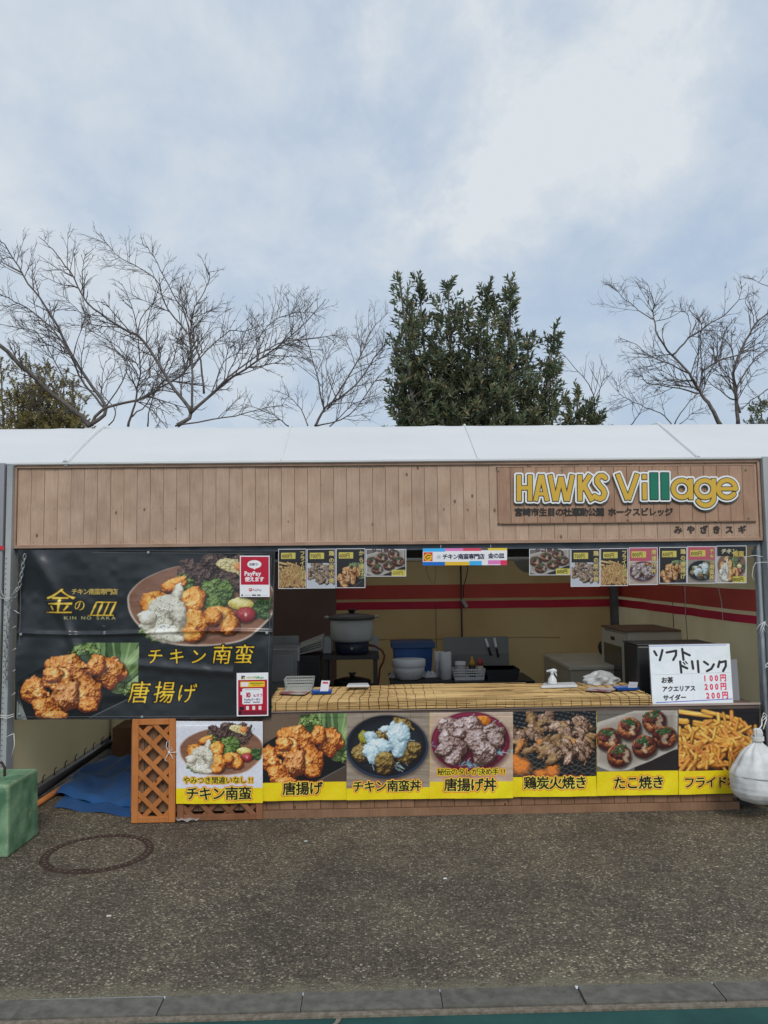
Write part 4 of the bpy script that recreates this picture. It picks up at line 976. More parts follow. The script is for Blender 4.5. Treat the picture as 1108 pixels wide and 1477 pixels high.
def d3(cv):
    cv.set(495, 1020, .2256); cv.clip((495, 1020, 621, 1137)); f_bowl1(cv); cv.clip(); cv.set(0, 0, 1); cv.rect(495, 1136.5, 625, 1170, YEL); ttl(cv, 'チキン南蛮丼', 557.5, 1140.5, 17.6, step=16.6)
poster(500, 620, 1029, 1028, 1154, 1152.5, d3, 'poster of chicken and pale sauce in a black bowl', seed=4)
def d4(cv):
    cv.set(495, 1020, .2256); cv.clip((619, 1020, 741, 1128)); f_bowl2(cv); cv.clip(); cv.set(0, 0, 1); cv.rect(615, 1127.5, 745, 1170, YEL)
    ttl(cv, '秘伝のタレが決め手!!', 679, 1117.5, 10.5, [(.16, (206, 70, 44)), (.115, (240, 208, 60)), (.02, (36, 32, 12))], 9.9); ttl(cv, '唐揚げ丼', 678, 1139.5, 19.8, step=18.8)
poster(620, 740, 1028, 1027, 1152.5, 1151, d4, 'poster of sauced fried chicken in a maroon bowl', seed=5)
def d5(cv):
    cv.set(735, 1015, .2256); cv.clip((735, 1015, 861.5, 1121)); f_char(cv); cv.clip(); cv.set(0, 0, 1); cv.rect(735, 1120.5, 865, 1170, YEL); ttl(cv, '鶏炭火焼き', 801, 1136.5, 19.4, step=18.4)
poster(740, 861, 1026.5, 1025.5, 1150, 1148.5, d5, 'poster of grey grilled chicken on a wire mesh over orange charcoal', seed=6)
def d6(cv):
    cv.set(735, 1015, .2256); cv.clip((859, 1010, 985, 1113)); f_tako(cv); cv.clip(); cv.set(0, 0, 1); cv.rect(855, 1112.5, 985, 1170, YEL); ttl(cv, 'たこ焼き', 921.5, 1136.5, 19.4, step=18.6)
poster(861, 979, 1025, 1024, 1148, 1146.5, d6, 'poster of six takoyaki balls on a white tray', seed=7)
def d7(cv):
    cv.box_map((0, 0, 640, 480), (977, 1020, 1098, 1112)); f_fries(cv); cv.set(0, 0, 1); cv.rect(975, 1111.5, 1100, 1170, YEL); cv.set(0, 0, 1)
    cv.text('フライドポテト', 985.5, 1134.5, 17.2, OUT, step=15.8, brush=.02)
poster(979, 1096, 1023.5, 1022, 1146, 1144, d7, 'poster of french fries with title partly covered by the white sandbag', seed=8)

# ------------------------------------------------------------------ the big black banner
def draw_banner(cv):
    cv.set(0, 0, 1); n1 = fbm(cv.X/45, cv.Y/30, 3); cv.fill(sst(.45, .8, n1)*.35, (62, 66, 70))
    cv.box_map((5, 30, 1085, 705), (181, 797, 396, 931)); f_plate(cv)
    cv.set(20, 915, .1715); cv.clip((27, 927, 199, 1038)); cv.poly([(-20, 560), (60, 560), (200, 780), (-20, 780)], (112, 116, 112), nz=6); cv.poly([(40, 400), (40, 560), (190, 760), (300, 760), (300, 300)], (32, 32, 34)); cv.ell(120, 640, 60, 70, (130, 134, 128), soft=40)
    cv.clip((27, 928, 199.5, 1038)); f_karaage(cv); cv.clip(); cv.set(0, 0, 1)
    gold = [(.03, (20, 16, 10)), (.004, (206, 162, 48)), (-.02, (240, 212, 110))]
    for ch, x, y, h, wx, sl in (('金', 62, 883.5, 40, 1.1, .12), ('の', 104.5, 881, 19, .9, .1), ('皿', 122, 889, 28, 1.5, .28)):
        cv.text(ch, x, y, h, gold if h > 30 else gold, wx=wx, slant=sl, brush=.06)
    cv.text('チキン南蛮専門店', 101.5, 857.5, 9.2, [(.02, (208, 176, 84))], step=8.2)
    cv.text('KIN NO SAKA', 92, 894.5, 6.6, [(.012, (196, 186, 120))], wx=1.3, gap=1.6)
    gy = [(.06, (18, 14, 8)), (.006, (228, 172, 30)), (-.015, (246, 210, 70))]
    for k, ch in enumerate('チキン南蛮'): cv.text(ch, 209.5+k*31.6, 957+(-1 if k > 2 else 0), 25 if k < 3 else 30, gy, slant=.12, brush=.05)
    for k, ch in enumerate('唐揚げ'): cv.text(ch, (184, 220, 254)[k], 1012, 33 if k < 2 else 30, gy, slant=.15, brush=.05, wx=.95)
cvb = Cv(24.5, 794, 393, 1037.5, 1.6, (40, 43, 46)); draw_banner(cvb); cvb.set(0, 0, 1); cvb.speck(60, .12, 5)
ban = thing('banner', 'large glossy black banner with fried chicken photos and gold brush lettering', 'banner', P(208, 795, -.035))
def bwob(u, v):
    X = u*1.68; Z = v*1.1
    w_ = -.004*np.sin(X*5+Z*2)-.004*np.sin(X*3.3-Z*7+1)-.0025*np.sin(X*19+Z*11)*sst(.5, 0, u)
    fold = np.exp(-((v-.49-.012*np.sin(u*6))/.012)**2)*.0085; fold2 = np.exp(-((u-.335)/.006)**2)*.003*(v > .45)
    dia = np.exp(-(((u-.06)-(v)*.35)/.035)**2)*.010*sst(.5, .1, v)+np.exp(-(((u-.16)-(v-.35)*.3)/.02)**2)*.007*((v > .3) & (v < .7))
    dia += np.exp(-(((v-.68)-(u-.45)*.12)/.025)**2)*.006*((u > .38) & (u < .85))
    w_ = w_+(fbm(u*9, v*6, 77, 3)-.5)*.010*sst(1.0, .2, np.abs(v-.45)+.2*u)
    return 1.9*w_-1.3*fold-fold2-2.0*dia
o = sheet('printed_vinyl', cvb, [(27, 793.5), (396, 795), (390.5, 1036.5), (22, 1038)], -.035, M_vinyl, parent=ban, wob=bwob, gain=1.15)
M_hem = mat('banner_hem', (.03, .031, .033, 1), .4, (.045, .046, .05, 1), 20)
c4 = [P(*q, -.037) for q in ((27, 794), (396, 795.5), (390.5, 1035.5), (22, 1037))]
for a, b in zip(c4, c4[1:]+c4[:1]): part('hem', MB().tube([a, (a+b)/2+Vector((0, -.002, 0)), b], .0035, 6), M_hem, ban)
cen = sum(c4, Vector())/4
for f_ in (.975,):
    for a, b in zip(c4, c4[1:]+c4[:1]):
        a2, b2 = cen+(a-cen)*f_, cen+(b-cen)*f_; part('stitching', MB().tube([a2+Vector((0, -.006, 0)), b2+Vector((0, -.006, 0))], .0011, 4), mat('stitch_thread', (.2, .2, .2, 1), .6), ban)
gm_ = None
for (x, y) in ((30, 915), (28, 1030), (385, 913), (205, 1034), (384, 1030), (214, 797), (61, 797)):
    p = P(x, y, -.046); g = MB(); g.lathe(0, 0, [(.004, 0), (.009, 0), (.009, .002), (.004, .0025)], 12); me = g.mesh('grommet', M_steel); me.transform(Matrix.Rotation(R(90), 4, 'X')); put('grommet', me, ban, loc=(p.x, -.048, p.z))
def notice(x0, y0, x1, y1, draw, label, Y, res=3, tilt=0, name='notice', cat='notice', m=None):
    cv = Cv(x0, y0, x1, y1, res, (226, 224, 230)); draw(cv); cv.set(0, 0, 1)
    q = [(x0, y0+tilt), (x1, y0), (x1, y1), (x0, y1+tilt)]
    o = sheet(name, cv, q, Y, m or M_card, wob=lambda u, v: -.002*np.sin(u*3.1)-.001*np.sin(v*5))
    cpt = P((x0+x1)/2, (y0+y1)/2, Y); o.data.transform(Matrix.Translation(-cpt)); o.location = cpt
    return tag(o, label, cat)
def dn1(cv):
    cv.set(0, 0, 1); cv.rect(347.5, 803, 387.8, 843.5, (178, 32, 56)); cv.ell(367, 814, 10.2, 6, (232, 226, 234)); cv.poly([(364, 818.5), (370, 818.5), (367.3, 822)], (232, 226, 234))
    cv.text('店舗で!', 359.5, 815.6, 4.0, [(.03, (90, 70, 90))], step=4)
    W_ = [(.045, (240, 226, 230))]; cv.text('PayPay', 352.8, 830.2, 8.4, W_, wx=.93); cv.text('使えます', 353.3, 838.2, 7.2, W_, step=6.9)
    cv.rect(359, 848.5, 363.5, 853, (196, 50, 60), 1); cv.text('P', 360, 852.3, 4, [(.03, (240, 230, 230))]); cv.text('PayPay', 364.5, 852.4, 4.3, [(.02, (110, 100, 106))])
    cv.ell(349.3, 858.6, 1.3, 1.3, (40, 44, 60)); cv.rect(353, 858, 362, 859.2, (190, 170, 176)); cv.rect(363.5, 857.6, 369.5, 859.4, (50, 50, 56)); cv.rect(371, 857.6, 376, 859.4, (50, 50, 56)); cv.rect(378, 858, 386, 859, (190, 188, 196))
notice(346, 801.5, 389, 861, dn1, 'upper red notice on the black banner with a white speech bubble', -.058)
def dn2(cv):
    cv.set(0, 0, 1); cv.rect(343.6, 980.2, 385.4, 1031, (172, 26, 52)); cv.rect(348, 974, 353.5, 979, (90, 84, 90)); cv.rect(350.5, 976.5, 353.5, 979, (196, 180, 60))
    cv.text('HAWKS', 356, 978.4, 4.4, [(.03, (156, 160, 60))]); cv.text('Village', 368.5, 978.4, 4.4, [(.03, (70, 150, 80))])
    cv.rect(346.5, 982.5, 382, 990.5, (226, 186, 40), 1); cv.rect(348, 983.5, 358.5, 989.5, (222, 214, 224)); cv.rect(361, 984.6, 380, 986, (90, 120, 50)); cv.rect(364, 987.4, 376, 988.4, (170, 110, 40))
    cv.rect(349.5, 992.5, 379, 1015.5, (228, 224, 234), 2); cv.rect(347, 997, 351, 1002, (228, 224, 234), 1)
    cv.rect(353, 994, 375, 994.8, (150, 160, 160)); cv.text('10', 355.5, 1005.2, 9.4, [(.05, (176, 30, 62))], wx=.9); cv.text('%', 365.5, 1005, 5, [(.02, (120, 60, 90))]); cv.text('オフ', 369.5, 1004.5, 5, [(.03, (190, 60, 100))], step=4.6)
    cv.text('PayPayクーポン', 352.5, 1010.2, 4.2, [(.03, (50, 50, 60))], step=None, wx=.8); cv.rect(352, 1011.8, 361, 1013.4, (120, 110, 130)); cv.rect(365, 1011.8, 375, 1013.4, (130, 110, 130))
    for x in (355, 364, 373): cv.rect(x, 1018, x+4.2, 1023.5, (222, 212, 206), .8)
    cv.rect(345.5, 1019, 352, 1024, (40, 24, 32), 1); cv.rect(344, 1025, 385, 1031, (118, 24, 44)); cv.rect(344, 1024.5, 348, 1030.5, (26, 24, 32))
notice(341.5, 970, 387, 1032.5, dn2, 'lower red coupon notice at the bottom corner of the black banner', -.058, tilt=.8)

# ------------------------------------------------------------------ hanging menu cards and the name strip
def food_card(food, src, dst, cv): cv.clip(dst); cv.box_map(src, dst); food(cv); cv.clip(); cv.set(0, 0, 1)
SRC = {'fries': (f_fries, (0, 0, 640, 480)), 'char': (f_char, (18, 45, 556, 470)), 'kara': (f_karaage, (60, 75, 1050, 720)), 'tako': (f_tako, (556, 45, 1092, 435)), 'b1': (f_bowl1, (15, 30, 556, 500)), 'b2': (f_bowl2, (556, 20, 1092, 480)), 'plate': (f_plate, (5, 30, 1085, 705))}
def hcard(x0, y0, x1, y1, kind, price, title, top, label, Y=-.005, tilt=0.0, foot=False):
    def dr(cv):
        cv.set(0, 0, 1); b = .9
        if foot:
            cv.rect(x0+b, y0+b, x1-b, y1-b, (180, 168, 158)); fn, src = SRC[kind]; food_card(fn, src, (x0+b, y0+b, x1-b, y1-b), cv)
            if kind == 'plate': cv.rect(x0+b, y0+b, x1-b, y0+15, (32, 32, 34)); cv.text(title[:3], x0+6, y0+11, 8, [(.03, (222, 210, 160))], step=7.5, slant=.2); cv.text(title[3:], x1-20, y0+15, 8.5, [(.03, (230, 190, 50))], step=8)
            else: cv.text(title, x0+8, y0+4.5, 8, [(.05, (84, 48, 50))], step=8.6)
            cv.rect(x1-21 if kind != 'plate' else x1-20, y1-9.5, x1-b, y1-b, (224, 204, 46)); cv.text(price, x1-19.5, y1-2.6, 7, [(.03, (150, 130, 40) if x0 < 600 else (70, 64, 20))], wx=.85)
        else:
            cv.rect(x0+b, y0+b, x1-b, y1-b, top); ym = y0+(y1-y0)*.36; fn, src = SRC[kind]
            if kind == 'char': cv.rect(x0+b, ym, x1-b, y1-b, (186, 190, 200)); cv.clip((x0+b, ym, x1-b, y1-b)); cv.box_map((18, 45, 556, 470), (x0-2, ym-4, x1+4, y1+2)); f_char(cv, False); cv.clip(); cv.set(0, 0, 1)
            else: food_card(fn, src, (x0+b, ym-(3 if kind == 'fries' else 0), x1-b, y1-b), cv)
            cv.rect(x0+4, y0+5.5, x0+4+min(22, 5.2*len(price)), y0+14.5, (222, 200, 60)); cv.text(price, x0+5, y0+13, 7.4, [(.03, (116, 92, 30))], wx=.78)
            n_ = len(title)
            for k, ch in enumerate(title): cv.text(ch, x1-9.5, y0+9.5+k*((y1-y0-8)/max(n_, 5)), 7.6, [(.07, (60, 44, 20)), (.03, (226, 196, 90))])
    def dr2(cv):
        dr(cv); g_ = cv.C.mean(-1, keepdims=True); cv.C = (cv.C*.72+g_*.28)*.86+.05  # faded print, with the cards' shade also mixed into the ink
    o = notice(x0, y0, x1, y1, dr2, label, Y, tilt=tilt, name='menu_card', cat='menu card'); o['group'] = 'menu cards hanging under the fascia'
BK = (34, 34, 38); PK = (206, 64, 88)
hcard(401.5, 791.5, 442, 849, 'fries', '400円', 'フライドポテト', BK, 'menu card of fries, leftmost card hanging by the banner', tilt=.4)
hcard(442.8, 791.5, 484, 848.5, 'char', '700円', '鶏の炭火焼', BK, 'menu card of grey chicken, between fries and fried chicken cards on the left', tilt=.4)
hcard(484.8, 791, 527, 848, 'kara', '600円', 'から揚げ', BK, 'menu card of golden fried chicken beside the left takoyaki card', tilt=.2)
hcard(527.8, 792, 586, 831.5, 'tako', '600円', 'タコ焼き', BK, 'wide takoyaki menu card nearest left of the colourful name strip', foot=True)
hcard(763.5, 791.5, 823, 829.5, 'tako', '600円', 'タコ焼き', BK, 'wide takoyaki menu card nearest right of the colourful name strip', foot=True, tilt=.3)
hcard(823.5, 791.5, 865.5, 846, 'char', '700円', '鶏の炭火焼', BK, 'menu card of grey chicken beside the right takoyaki card', Y=-.008, tilt=.4)
hcard(866, 790.5, 906, 845, 'fries', '400円', 'フライドポテト', BK, 'menu card of fries beside the pink topped chicken bowl card', tilt=.4)
hcard(907, 789.5, 949, 843.5, 'b2', '800円', '唐揚げ丼', PK, 'pink topped menu card of chicken in a red bowl', Y=-.008, tilt=.4)
hcard(951, 789, 991, 841.5, 'kara', '600円', '鶏の唐揚げ', BK, 'menu card of fried chicken between the two pink topped cards', tilt=.2)
hcard(991.5, 788, 1032.5, 841.5, 'b1', '1000円', 'チキン南蛮丼', PK, 'pink topped menu card of a black bowl with pale blue sauce', tilt=.2)
hcard(1033.5, 787, 1077, 841, 'plate', '800円', 'チキン南蛮', BK, 'rightmost menu card with a plate of chicken and green salad', Y=-.008, foot=True, tilt=.2)
def dstrip(cv):
    cv.set(0, 0, 1); x0, x1 = 610.5, 731.5
    for a, b, y0, y1, c in ((610, 642, 790, 795.4, (62, 168, 226)), (642, 668, 790, 794.5, (218, 120, 180)), (668, 694, 790, 794.5, (208, 66, 92)), (704, 732, 790, 794, (220, 190, 60)), (610, 642, 810, 816, (26, 104, 190)), (642, 677, 810, 816, (222, 178, 50)), (677, 695, 809, 816, (62, 168, 226)), (704, 722, 808, 814, (218, 120, 180)), (722, 732, 808, 815, (214, 54, 92))): cv.rect(a, y0, b, y1, c)
    cv.rect(694, 789, 704, 793.5, (90, 84, 80))
    cv.rect(611, 796, 624, 809, (206, 60, 60)); cv.ell(617.5, 803.3, 5.8, 5.6, (226, 176, 40)); cv.stroke([(614, 804), (617, 800), (621, 801)], 1.2, (60, 40, 20)); cv.stroke([(615, 806), (620, 804)], 1.2, (90, 50, 20))
    cv.text('㉘', 629.5, 805.4, 6.6, [(.0, (120, 120, 140))]); cv.text('チキン南蛮専門店', 638, 805.6, 8.2, [(.035, (34, 36, 60))], step=7.55); cv.text('金の皿', 704, 804.6, 8.2, [(.035, (34, 36, 60))], step=7.7)
notice(610, 790.5, 731.5, 815, dstrip, 'white name strip with coloured blocks hanging at the middle of the opening', -.012, tilt=.6, name='name_strip', cat='sign')
g = MB()
for x in (636, 708): p, q = P(x, 786, -.012), P(x, 793, -.012); g.tube([p, q], .0012, 4)
single('hanging_thread', g, M_string, 'pair of thin white threads holding the coloured name strip', 'thread', P(672, 788, -.012))

# ------------------------------------------------------------------ things on the counter and at the stall front
cntz = ZC-.002
def pg(px, py, z): return G(px, py, z)
# soft drink price board leaning back on the counter end
def ddr(cv):
    cv.set(920, 910, .1697); K = (34, 34, 36); RD = (206, 60, 92)
    cv.fill(np.full(cv.X.shape, .25)*sst(.4, .7, fbm(cv.X/90, cv.Y/60, 3)), (184, 204, 206)); cv.rect(98, 118, 785, 126, (150, 156, 200)); cv.rect(104, 128, 786, 132, (214, 218, 226))
    cv.stroke([(135, 372), (800, 364)], 3, (170, 176, 180)); cv.stroke([(462, 130), (468, 610)], 2, (186, 190, 192)); cv.stroke([(140, 609), (806, 596)], 7, (84, 92, 176))
    def S(pts, w_=21): cv.stroke(pts, w_, K)
    S([(148, 168), (166, 202)]); S([(220, 158), (206, 205), (192, 246)]); S([(256, 180), (340, 166), (336, 205), (310, 246)]); S([(394, 152), (400, 246)]); S([(402, 180), (456, 208)])
    S([(370, 262), (374, 356)]); S([(376, 296), (428, 322)]); S([(396, 268), (410, 286)], 12); S([(416, 262), (430, 280)], 12)
    S([(474, 262), (480, 326)]); S([(524, 260), (526, 356)]); S([(580, 268), (612, 292)]); S([(664, 292), (640, 330), (600, 350)]); S([(716, 268), (700, 316)]); S([(712, 278), (770, 266), (768, 310), (742, 352)])
    for st, x, y, h in (('お茶', 192, 440, 54), ('アクエリアス', 196, 514, 50), ('サイダー', 200, 590, 52)): cv.text(st, x, y, h, [(.045, K)], step=h*.98, slant=.05)
    for st, x, y in (('100円', 574, 434), ('200円', 572, 508), ('200円', 582, 584)): cv.text(st, x-2, y+2, 67, [(.05, RD)], wx=.84, step=46)
cvd = Cv(938, 929, 1058, 1019, 3.2, (218, 222, 224)); ddr(cvd); cvd.set(0, 0, 1)
db = thing('drink_price_board', 'white handwritten soft drink price board with pink prices standing on the counter end', 'sign', P(1000, 1018, .06))
sheet('handwritten_sheet', cvd, [(936.5, 930.5), (1052.5, 928.5), (1058, 1016), (941.5, 1019.5)], .135, M_card, parent=db, yb=.045)
q = [P(936.5, 930.5, .14), P(1052.5, 928.5, .14), P(1058, 1016.5, .05), P(941.5, 1020, .05)]
g = MB(); g.add([v_+Vector((0, .004, 0)) for v_ in q]+[v_+Vector((0, .016, 0)) for v_ in q], [(0, 1, 2, 3), (7, 6, 5, 4), (0, 4, 5, 1), (1, 5, 6, 2), (2, 6, 7, 3), (3, 7, 4, 0)]); part('backing_panel', g, mat('grey_panel', (.45, .46, .47, 1), .5), db)
q = [P(1040, 952, .20), P(1063, 951, .20), P(1068, 1019, .16), P(1040, 1019, .16)]
g = MB(); g.add([v_ for v_ in q]+[v_+Vector((0, .012, 0)) for v_ in q], [(0, 1, 2, 3), (7, 6, 5, 4), (0, 4, 5, 1), (1, 5, 6, 2), (2, 6, 7, 3), (3, 7, 4, 0)])
single('plastic_plate', g, mat('grey_plastic_sheet', (.26, .26, .28, 1), .35), 'grey plastic plate propped behind the soft drink price board', 'plate', P(1055, 1018, .2))
a, b = P(913, 1010, .42), P(1010, 928, .42)
bk = thing('black_cooler', 'black box shaped cooler behind the soft drink price board', 'cooler', ((a.x+b.x)/2, .45, ZT2))
part('body', MB().box(a.x, .30, ZT2+.001, b.x+.05, .58, b.z), mat('cooler_black', (.03, .03, .032, 1), .4), bk, bevel=.012)
part('lid', MB().box(a.x-.004, .296, b.z+.001, b.x+.054, .584, b.z+.012), M_black, bk, bevel=.004)
# clear basket, leaflets, blue trays
M_clear = mat('clear_plastic', (.62, .66, .62, 1), .2, alpha=.38)
def basket(x0, x1, yt, yb, z, y0, dep, m, label, name='basket', cat='basket', slots=True, loc=None, h=None):
    a, b = P(x0, yb, y0), P(x1, yt, y0); z0 = z; z1 = b.z if h is None else z+h; t = thing(name, label, cat, ((a.x+b.x)/2, y0, z0)); cx = (a.x+b.x)/2; hw = (b.x-a.x)/2; tp = .9
    def wall(xa, ya, xb_, yb_):
        g = MB()
        for zf0, zf1 in ((0, .3), (.44, .56), (.7, .8), (.9, 1)) if slots else ((0, 1),):
            za, zb = z0+(z1-z0)*zf0, z0+(z1-z0)*zf1; k0, k1 = tp+(1-tp)*zf0, tp+(1-tp)*zf1; cy = y0+dep/2
            f = lambda x, y, k, zz: (cx+(x-cx)*k, cy+(y-cy)*k, zz)
            g.add([f(xa, ya, k0, za), f(xb_, yb_, k0, za), f(xb_, yb_, k1, zb), f(xa, ya, k1, zb)], [(0, 1, 2, 3)])
            g.add([Vector(f(xa, ya, k0, za))*1+Vector(((cx-xa)*.02, (cy-ya)*.02, 0)), Vector(f(xb_, yb_, k0, za))+Vector(((cx-xb_)*.02, (cy-yb_)*.02, 0)), Vector(f(xb_, yb_, k1, zb))+Vector(((cx-xb_)*.02, (cy-yb_)*.02, 0)), Vector(f(xa, ya, k1, zb))+Vector(((cx-xa)*.02, (cy-ya)*.02, 0))], [(0, 1, 2, 3)])
        if slots:
            n_ = 14
            for k in range(n_+1):
                u = k/n_; x, y = xa+(xb_-xa)*u, ya+(yb_-ya)*u; cy = y0+dep/2
                g.tube([(cx+(x-cx)*tp, cy+(y-cy)*tp, z0), (x, y, z1)], .0018, 4)
        part('side', g, m, t)
    A, B, Cc, D = (cx-hw, y0), (cx+hw, y0), (cx+hw, y0+dep), (cx-hw, y0+dep)
    for p, q_ in ((A, B), (B, Cc), (Cc, D), (D, A)): wall(*p, *q_)
    part('base', MB().box(cx-hw*tp, y0+dep*.05, z0, cx+hw*tp, y0+dep*.95, z0+.003), m, t)
    part('rim', MB().tube([(*A, z1), (*B, z1), (*Cc, z1), (*D, z1), (*A, z1)], .0035, 6), m, t); return t
zc1 = ZC+.012
basket(410, 452, 979.5, 998, zc1, .34, .16, M_clear, 'small clear plastic basket at the left end of the reed blind', h=.075)
def slab(pts_px, z, th, m, name, label, cat, bevel=0, parent=None):
    pts = [G(x, y, z) for x, y in pts_px]; n_ = len(pts); g = MB()
    g.add([(p.x, p.y, z) for p in pts]+[(p.x, p.y, z+th) for p in pts], [tuple(range(n_))[::-1], tuple(range(n_, 2*n_))]+[(i, (i+1) % n_, n_+(i+1) % n_, n_+i) for i in range(n_)])
    c_ = sum(pts, Vector())/n_; return single(name, g, m, label, cat, c_, bevel=bevel) if parent is None else part(name, g, m, parent)
M_leaf = mat('leaflet_paper', (.62, .56, .52, 1), .5, (.34, .12, .12, 1), 9, lo=.45, hi=.6)
slab([(402, 1001), (440, 1002), (450, 996), (412, 995)], zc1+.002, .004, M_leaf, 'leaflets', 'pile of printed leaflets in front of the clear basket', 'leaflets')
slab([(846, 996), (880, 998), (893, 993), (850, 992)], zc1+.002, .004, M_leaf, 'leaflets', 'pile of printed leaflets beside the right blue tray', 'leaflets')
def tray(x0, x1, yf, label, card):
    p0, p1 = G(x0, yf, zc1), G(x1, yf, zc1); w_ = p1.x-p0.x; t = thing('coin_tray', label, 'tray', ((p0.x+p1.x)/2, p0.y, zc1)); d_ = w_*.62
    g = MB(); o_ = [(p0.x, p0.y), (p1.x, p0.y), (p1.x+.0, p0.y+d_), (p0.x, p0.y+d_)]; cx, cy = (p0.x+p1.x)/2, p0.y+d_/2
    ring = lambda k, z: [(cx+(x-cx)*k, cy+(y-cy)*k, z) for x, y in o_]
    g.add(ring(.9, zc1)+ring(1, zc1+.016)+ring(.96, zc1+.016)+ring(.87, zc1+.005), [(3, 2, 1, 0)]+[(i+a*4, (i+1) % 4+a*4, (i+1) % 4+a*4+4, i+a*4+4) for a in range(3) for i in range(4)]+[(12, 13, 14, 15)]); part('dish', g, M_blue, t)
    cx0, cy0, cx1, cy1 = card
    def dc(cv):
        cv.set(0, 0, 1)
        if x0 < 600: cv.rect(cx0+2, cy0+2, cx1-2, cy0+4.5, (190, 50, 70))
        else: cv.rect(cx0+2, cy0+4, cx1-4, cy0+5, (150, 150, 156))
    cvx = Cv(cx0, cy0, cx1, cy1, 3, (214, 212, 220) if x0 < 600 else (170, 168, 172)); dc(cvx); cvx.set(0, 0, 1)
    c_ = sheet('price_card', cvx, [(cx0+1.5, cy0), (cx1+1.5, cy0+.4), (cx1-1, cy1), (cx0-1, cy1)], p0.y+.03, M_card, wob=lambda u, v: -.01*v)
    cpt = P((cx0+cx1)/2, cy1, p0.y+.03); c_.data.transform(Matrix.Translation(-cpt)); c_.location = cpt
    tag(c_, 'small white card standing in the '+('left' if x0 < 600 else 'right')+' blue tray', 'card')
tray(449, 479, 1001, 'small blue tray holding a white card at the left of the blind', (462.5, 981.5, 474.5, 997.5))
tray(890, 924, 996, 'small blue tray near the soft drink board holding a card', (906, 983.5, 919, 993.5))
slab([(500, 991.5), (533, 991), (531, 987.5), (503, 988)], zc1+.02, .012, M_white, 'foam_tray', 'white foam tray at the back edge of the blind below the rice cooker', 'tray', bevel=.003)
wb = slab([(781, 993), (833, 991.5), (829, 987), (785, 988)], zc1-.002, .016, M_white, 'white_box', 'flat white box under the white spray bottle', 'box', bevel=.003)
# spray bottle
ps = G(798, 989, ZC+.02); sp = thing('spray_bottle', 'white trigger spray bottle standing at the back of the counter', 'bottle', (ps.x, ps.y, ZC+.02))
hs = (989-967)/F*(DIST+ps.y); X0, Y0, Z0 = ps.x, ps.y+.02, ZC+.028
part('bottle', MB().lathe(X0, Y0, [(.03, Z0), (.032, Z0+.01), (.028, Z0+.035), (.014, Z0+.055), (.013, Z0+.062)], 20), M_white, sp)
g = MB(); g.tube([(X0-.03, Y0, Z0+.088), (X0+.012, Y0, Z0+.092), (X0+.03, Y0, Z0+.086)], [.008, .0135, .010], 10); g.tube([(X0, Y0, Z0+.06), (X0-.002, Y0, Z0+.092)], [.012, .010], 10); part('spray_head', g, M_white, sp)
part('trigger', MB().tube([(X0+.014, Y0, Z0+.085), (X0+.026, Y0, Z0+.070), (X0+.032, Y0, Z0+.052)], [.005, .005, .003], 6), M_white, sp)
part('nozzle', MB().tube([(X0-.038, Y0, Z0+.088), (X0-.028, Y0, Z0+.088)], .007, 8), M_white, sp)
# crumpled plastic bag
pb = G(873, 991, ZC)
def bagf(u, v):
    th = u*2*math.pi; r_ = (.10 if v < .6 else .10*(1-(v-.6)/.4)**.7)*(1+.16*math.sin(th*5+v*6)+.10*math.sin(th*9-v*11)); hgt = .085*v*(1+.15*math.sin(th*3))
    return (pb.x+1.15*r_*math.cos(th), pb.y+.1+.6*r_*math.sin(th), ZC+.004+hgt)
single('plastic_bag', MB().grid(bagf, 48, 16), mat('hazy_plastic', (.62, .64, .64, 1), .25, (.75, .76, .76, 1), 20, alpha=.72, bump=.8, bscale=30), 'crumpled translucent plastic bag on the counter before the steel cabinet', 'bag', pb)

# ------------------------------------------------------------------ kitchen things inside
M_inox = mat('kitchen_steel', (.30, .31, .31, 1), .38, (.40, .41, .41, 1), 5, metal=.7)
M_pot = mat('enamel_grey', (.44, .46, .45, 1), .35, (.50, .52, .50, 1), 4)
M_lid = mat('brown_lid', (.085, .07, .065, 1), .35); M_navy = mat('navy_base', (.018, .022, .05, 1), .4)
def table(x0, x1, yt, Y0, Y1, m, label, th=.03, legs=M_dark, shelf=None):
    a, b = P(x0, yt, Y0), P(x1, yt, Y0); zt = a.z
    t = thing('work_table', label, 'table', ((a.x+b.x)/2, (Y0+Y1)/2, 0))
    part('table_top', MB().box(a.x, Y0, zt-th, b.x, Y1, zt), m, t, bevel=.003)
    lm = MB().box(-.016, -.016, .0, .016, .016, zt-th-.001).mesh('leg', legs)
    for x in (a.x+.03, b.x-.03):
        for y in (Y0+.03, Y1-.03): put('leg', lm, t, loc=(x, y, 0))
    if shelf: part('shelf', MB().box(a.x+.01, Y0+.01, shelf-.02, b.x-.01, Y1-.01, shelf), legs, t)
    return t, a.x, b.x, zt
YT = 1.75
sh = P(510, 990, YT).z
t1, ax_, bx_, zt1 = table(464, 547, 947, YT-.2, YT+.25, M_dark, 'black steel stand holding the large rice cooker', shelf=sh-.01)
def Wd(px0, px1, Y): return P(px1, 900, Y).x-P(px0, 900, Y).x
pc = P(508, 945, YT); rr = Wd(478, 540, YT)/2
ck = thing('rice_cooker', 'large grey gas rice cooker with brown lid and black knob on a stand', 'rice cooker', (pc.x, YT, zt1))
z_ = lambda y: P(508, y, YT).z
zb0, zb1, zp1, zl1, zk1 = zt1+.001, z_(925), z_(893), z_(887), z_(880)
part('burner_base', MB().lathe(pc.x, YT, [(rr*.70, zb0), (rr*.76, zb0+.02), (rr*.80, zb1-.01), (rr*.74, zb1)], 36), M_navy, ck)
part('pot', MB().lathe(pc.x, YT, [(rr*.80, zb1+.0005), (rr*.94, zb1+.01), (rr, zb1+.03), (rr, zp1)], 40), M_pot, ck)
